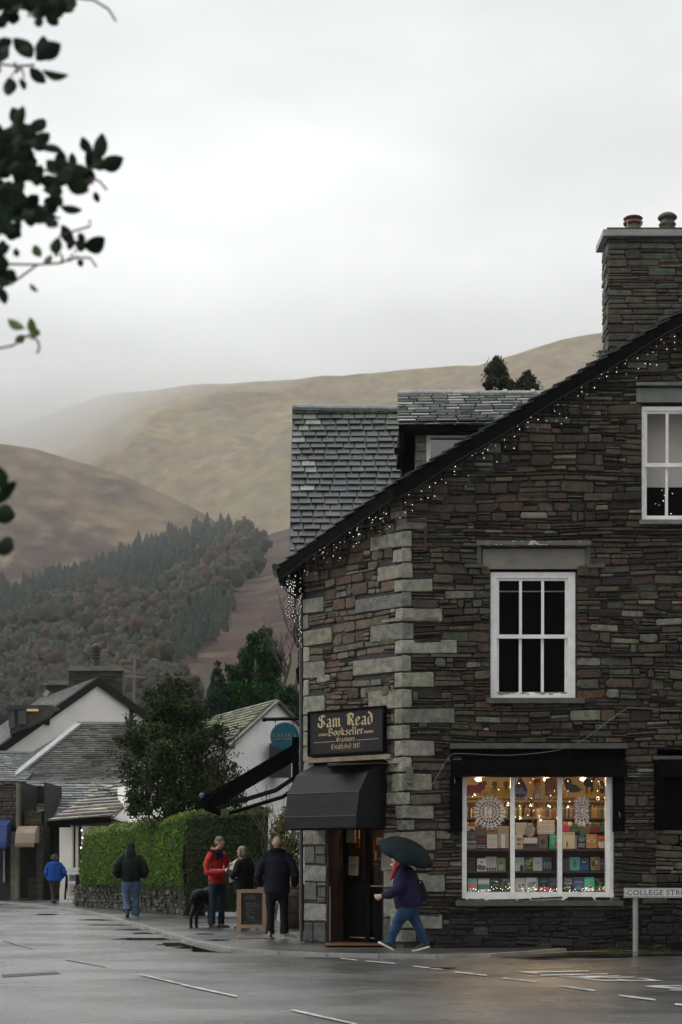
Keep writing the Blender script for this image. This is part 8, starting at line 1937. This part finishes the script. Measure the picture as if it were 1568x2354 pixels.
# ================================================================== overhanging holly in the near left corner
r = random.Random(90); HYn = 6.6
def kl(cx, cy): return cx * .3465, cy * .3465
ht = thing('overhanging_holly', 'blurred dark leaves and red berries of a near branch hanging into the top corner', 'branch', tuple(P(-60, 700, HYn)))
lm = M('holly_leaf', (.003, .008, .003), .5, (.008, .022, .005), ns=14, spec=.12)
lmb = M('bright_leaf', (.06, .10, .012), .4, (.09, .14, .02), ns=14)
ml, mlb, mt_, mb_ = MB(), MB(), MB(), MB()
ml.sm = mlb.sm = True
def leaf(mb, a, b, w, Y=None, curve=None):
    Y = Y or HYn + r.uniform(-.35, .35); A, B = P(*kl(*a), Y), P(*kl(*b), Y + r.uniform(-.015, .015)); w = w * .3465 * Y / F
    d = (B - A); L = d.length; d.normalize(); w *= 1.3; s = V((d.z, 0, -d.x)).normalized(); n = d.cross(s); cv = curve if curve is not None else r.uniform(-.12, .12); tw = r.uniform(-.45, .45)
    prof = [(0, .06), (.12, .5), (.3, .9), (.5, 1), (.7, .85), (.87, .5), (1, .03)]; k = len(mb.v)
    for t, h in prof:
        c = A + d * L * t + s * L * cv * sin(t * pi) ; q = (s * cos(tw) + n * sin(tw)) * w * .5 * h
        mb.v += [tuple(c - q + n * .15 * w * h), tuple(c), tuple(c + q + n * .15 * w * h)]
    for i in range(len(prof) - 1):
        a_ = k + i * 3; mb.face((a_, a_ + 1, a_ + 4, a_ + 3)); mb.face((a_ + 1, a_ + 2, a_ + 5, a_ + 4))
LV = [((255, 100), (265, 182), 50), ((300, 80), (390, 165), 62), ((60, 60), (5, 150), 56), ((130, 20), (60, 90), 60), ((200, -20), (260, 90), 70), ((300, -30), (330, 80), 70), ((400, -40), (390, 70), 70), ((440, -20), (485, 70), 62), ((150, -30), (190, 70), 80), ((350, 20), (410, 110), 60),
      ((92, 250), (215, 385), 95), ((200, 330), (120, 330), 70), ((285, 235), (300, 380), 85), ((405, 290), (250, 380), 100), ((330, 320), (240, 400), 80), ((-20, 340), (60, 350), 100), ((10, 300), (50, 392), 56), ((280, 465), (458, 498), 52), ((200, 445), (305, 552), 66), ((60, 510), (58, 636), 84), ((130, 520), (162, 600), 36),
      ((80, 710), (125, 830), 74), ((155, 700), (130, 850), 70), ((215, 805), (305, 850), 84), ((330, 880), (245, 970), 72), ((260, 975), (422, 1010), 56), ((20, 870), (140, 900), 110), ((0, 900), (120, 1000), 110), ((100, 850), (240, 900), 110), ((120, 900), (200, 1010), 100), ((-20, 960), (80, 1010), 90), ((60, 1010), (190, 1040), 90), ((120, 1060), (210, 1130), 100), ((0, 1080), (60, 1180), 90), ((90, 1100), (160, 1180), 70), ((235, 1060), (180, 1160), 50),
      ((310, 1060), (420, 1150), 90), ((360, 1070), (470, 1130), 80), ((480, 1010), (490, 1110), 46), ((400, 1110), (600, 1130), 100), ((440, 1150), (590, 1270), 96), ((430, 1180), (560, 1240), 80), ((500, 1150), (600, 1190), 80), ((545, 905), (610, 1020), 62), ((680, 880), (640, 1070), 76), ((570, 1010), (680, 1100), 100), ((610, 1060), (720, 1110), 80), ((660, 1100), (822, 1045), 88), ((630, 1270), (655, 1345), 36),
      ((330, 1290), (420, 1360), 70), ((400, 1370), (548, 1395), 52), ((90, 1210), (150, 1290), 80), ((0, 1260), (80, 1360), 100), ((60, 1330), (200, 1390), 90), ((160, 1400), (330, 1430), 90), ((240, 1380), (300, 1480), 80), ((300, 1320), (380, 1380), 60), ((-20, 1380), (80, 1470), 90), ((10, 1430), (0, 1560), 60), ((60, 1390), (20, 1500), 70), ((140, 1300), (60, 1320), 50),
      ((410, 1490), (490, 1620), 62), ((470, 1560), (460, 1660), 56), ((380, 1575), (375, 1690), 76), ((530, 1540), (560, 1620), 46), ((500, 1600), (560, 1660), 56), ((555, 1640), (698, 1575), 86), ((100, 1645), (122, 1705), 38), ((-10, 1700), (40, 1800), 66), ((0, 1900), (35, 2020), 52), ((-40, 1460), (40, 1480), 60), ((520, 1720), (545, 1770), 36), ((290, 1350), (350, 1300), 46), ((200, 1180), (240, 1090), 40)]
for a, b, w in LV: leaf(ml, a, b, w)
for a, b, w in [((230, 1622), (272, 1705), 52), ((290, 1740), (345, 1690), 48), ((198, 1880), (255, 1935), 26), ((52, 2115), (165, 2180), 56), ((200, 2105), (240, 2225), 52), ((215, 2190), (270, 2215), 50), ((100, 2260), (165, 2225), 44)]: leaf(mlb, a, b, w, curve=.08)
for a, b, w in [((-30, 3080), (10, 3260), 70), ((-10, 3340), (110, 3190), 64), ((-40, 3420), (105, 3420), 110), ((-30, 3620), (95, 3640), 110)]: leaf(ml, a, b, w)
for bx0, bx1, by0, by1, nn_ in ((-60, 220, 870, 1180, 60), (-60, 470, -60, 40, 46), (-60, 90, 1240, 1520, 26), (60, 330, 1330, 1430, 12), (-60, 40, 1600, 1850, 8), (360, 590, 1090, 1240, 16), (-60, 100, -20, 130, 10), (-60, 30, 250, 400, 6)):
    for _ in range(nn_):
        x, y = r.uniform(bx0, bx1), r.uniform(by0, by1); an = r.uniform(0, 6.28); leaf(ml, (x, y), (x + cos(an) * 105, y + sin(an) * 105), 66)
for pl_ in ([(-1400, 300), (-40, 420), (120, 440), (230, 430)], [(-1400, 900), (0, 1000), (300, 1130), (520, 1180), (640, 1090)], [(-1400, 1300), (0, 1300), (200, 1410), (400, 1360)], [(-1400, 1850), (-60, 1930), (80, 1880), (250, 1755), (400, 1745), (520, 1700)], [(-60, 1740), (60, 1752), (250, 1755)],
            [(-1400, 2330), (0, 2310), (90, 2290), (170, 2235), (210, 2215)], [(210, 2225), (255, 2265), (262, 2310), (245, 2345)], [(420, -20), (620, 0), (720, 60), (770, 140)], [(380, 1690), (400, 1560), (600, 1500), (595, 1460)], [(520, 1710), (600, 1710), (640, 1770)], [(590, 1180), (660, 1200), (710, 1260)], [(330, 1420), (400, 1450)], [(-1500, -600), (-1400, 700), (-1380, 2000), (-1400, 3500), (-1420, 6000)], [(-1400, 3000), (-200, 3200), (-20, 3340)], [(-1400, 3500), (-30, 3420)], [(-20, 3630), (-1400, 3550)], [(-1400, -300), (100, 60), (300, 20)]):
    big = pl_[0][0] < -1300 and pl_[-1][0] < -1300; mt_.tube([P(*kl(x, y), HYn) for x, y in pl_], .03 if big else .0042, 6)
    if pl_[0][0] < -1000 and not big:
        for i in range(26):
            t = i / 26; x = -1350 + 1250 * t + r.uniform(-25, 25); y = pl_[0][1] + (pl_[1][1] - pl_[0][1]) * t; an = r.uniform(.4, 2.6) * r.choice((1, -1)); leaf(ml, (x, y), (x + cos(an) * 100, y + sin(an) * 100), 60, HYn + r.uniform(-.03, .03))
for cx_, cy_, n_, sp in ((120, 440, 9, 26), (125, 485, 7, 22), (120, 1000, 8, 26), (260, 1420, 12, 28), (420, 1720, 9, 24), (470, 1700, 6, 22), (250, 40, 16, 60), (560, 1200, 6, 20), (195, 2225, 5, 16), (380, 1230, 6, 24), (130, 985, 6, 20)):
    for _ in range(n_): q = P(*kl(cx_ + r.gauss(0, sp), cy_ + r.gauss(0, sp * .7)), HYn + r.uniform(-.1, .1)); mb_.ball(q, .0052, 8, 6)
mt_.obj('twig', M('twig_bark', (.07, .06, .045), .8), ht); ml.obj('leaves', lm, ht); mlb.obj('bright_leaves', lmb, ht); mb_.obj('berries', M('red_berry', (.10, .008, .008), .3), ht)
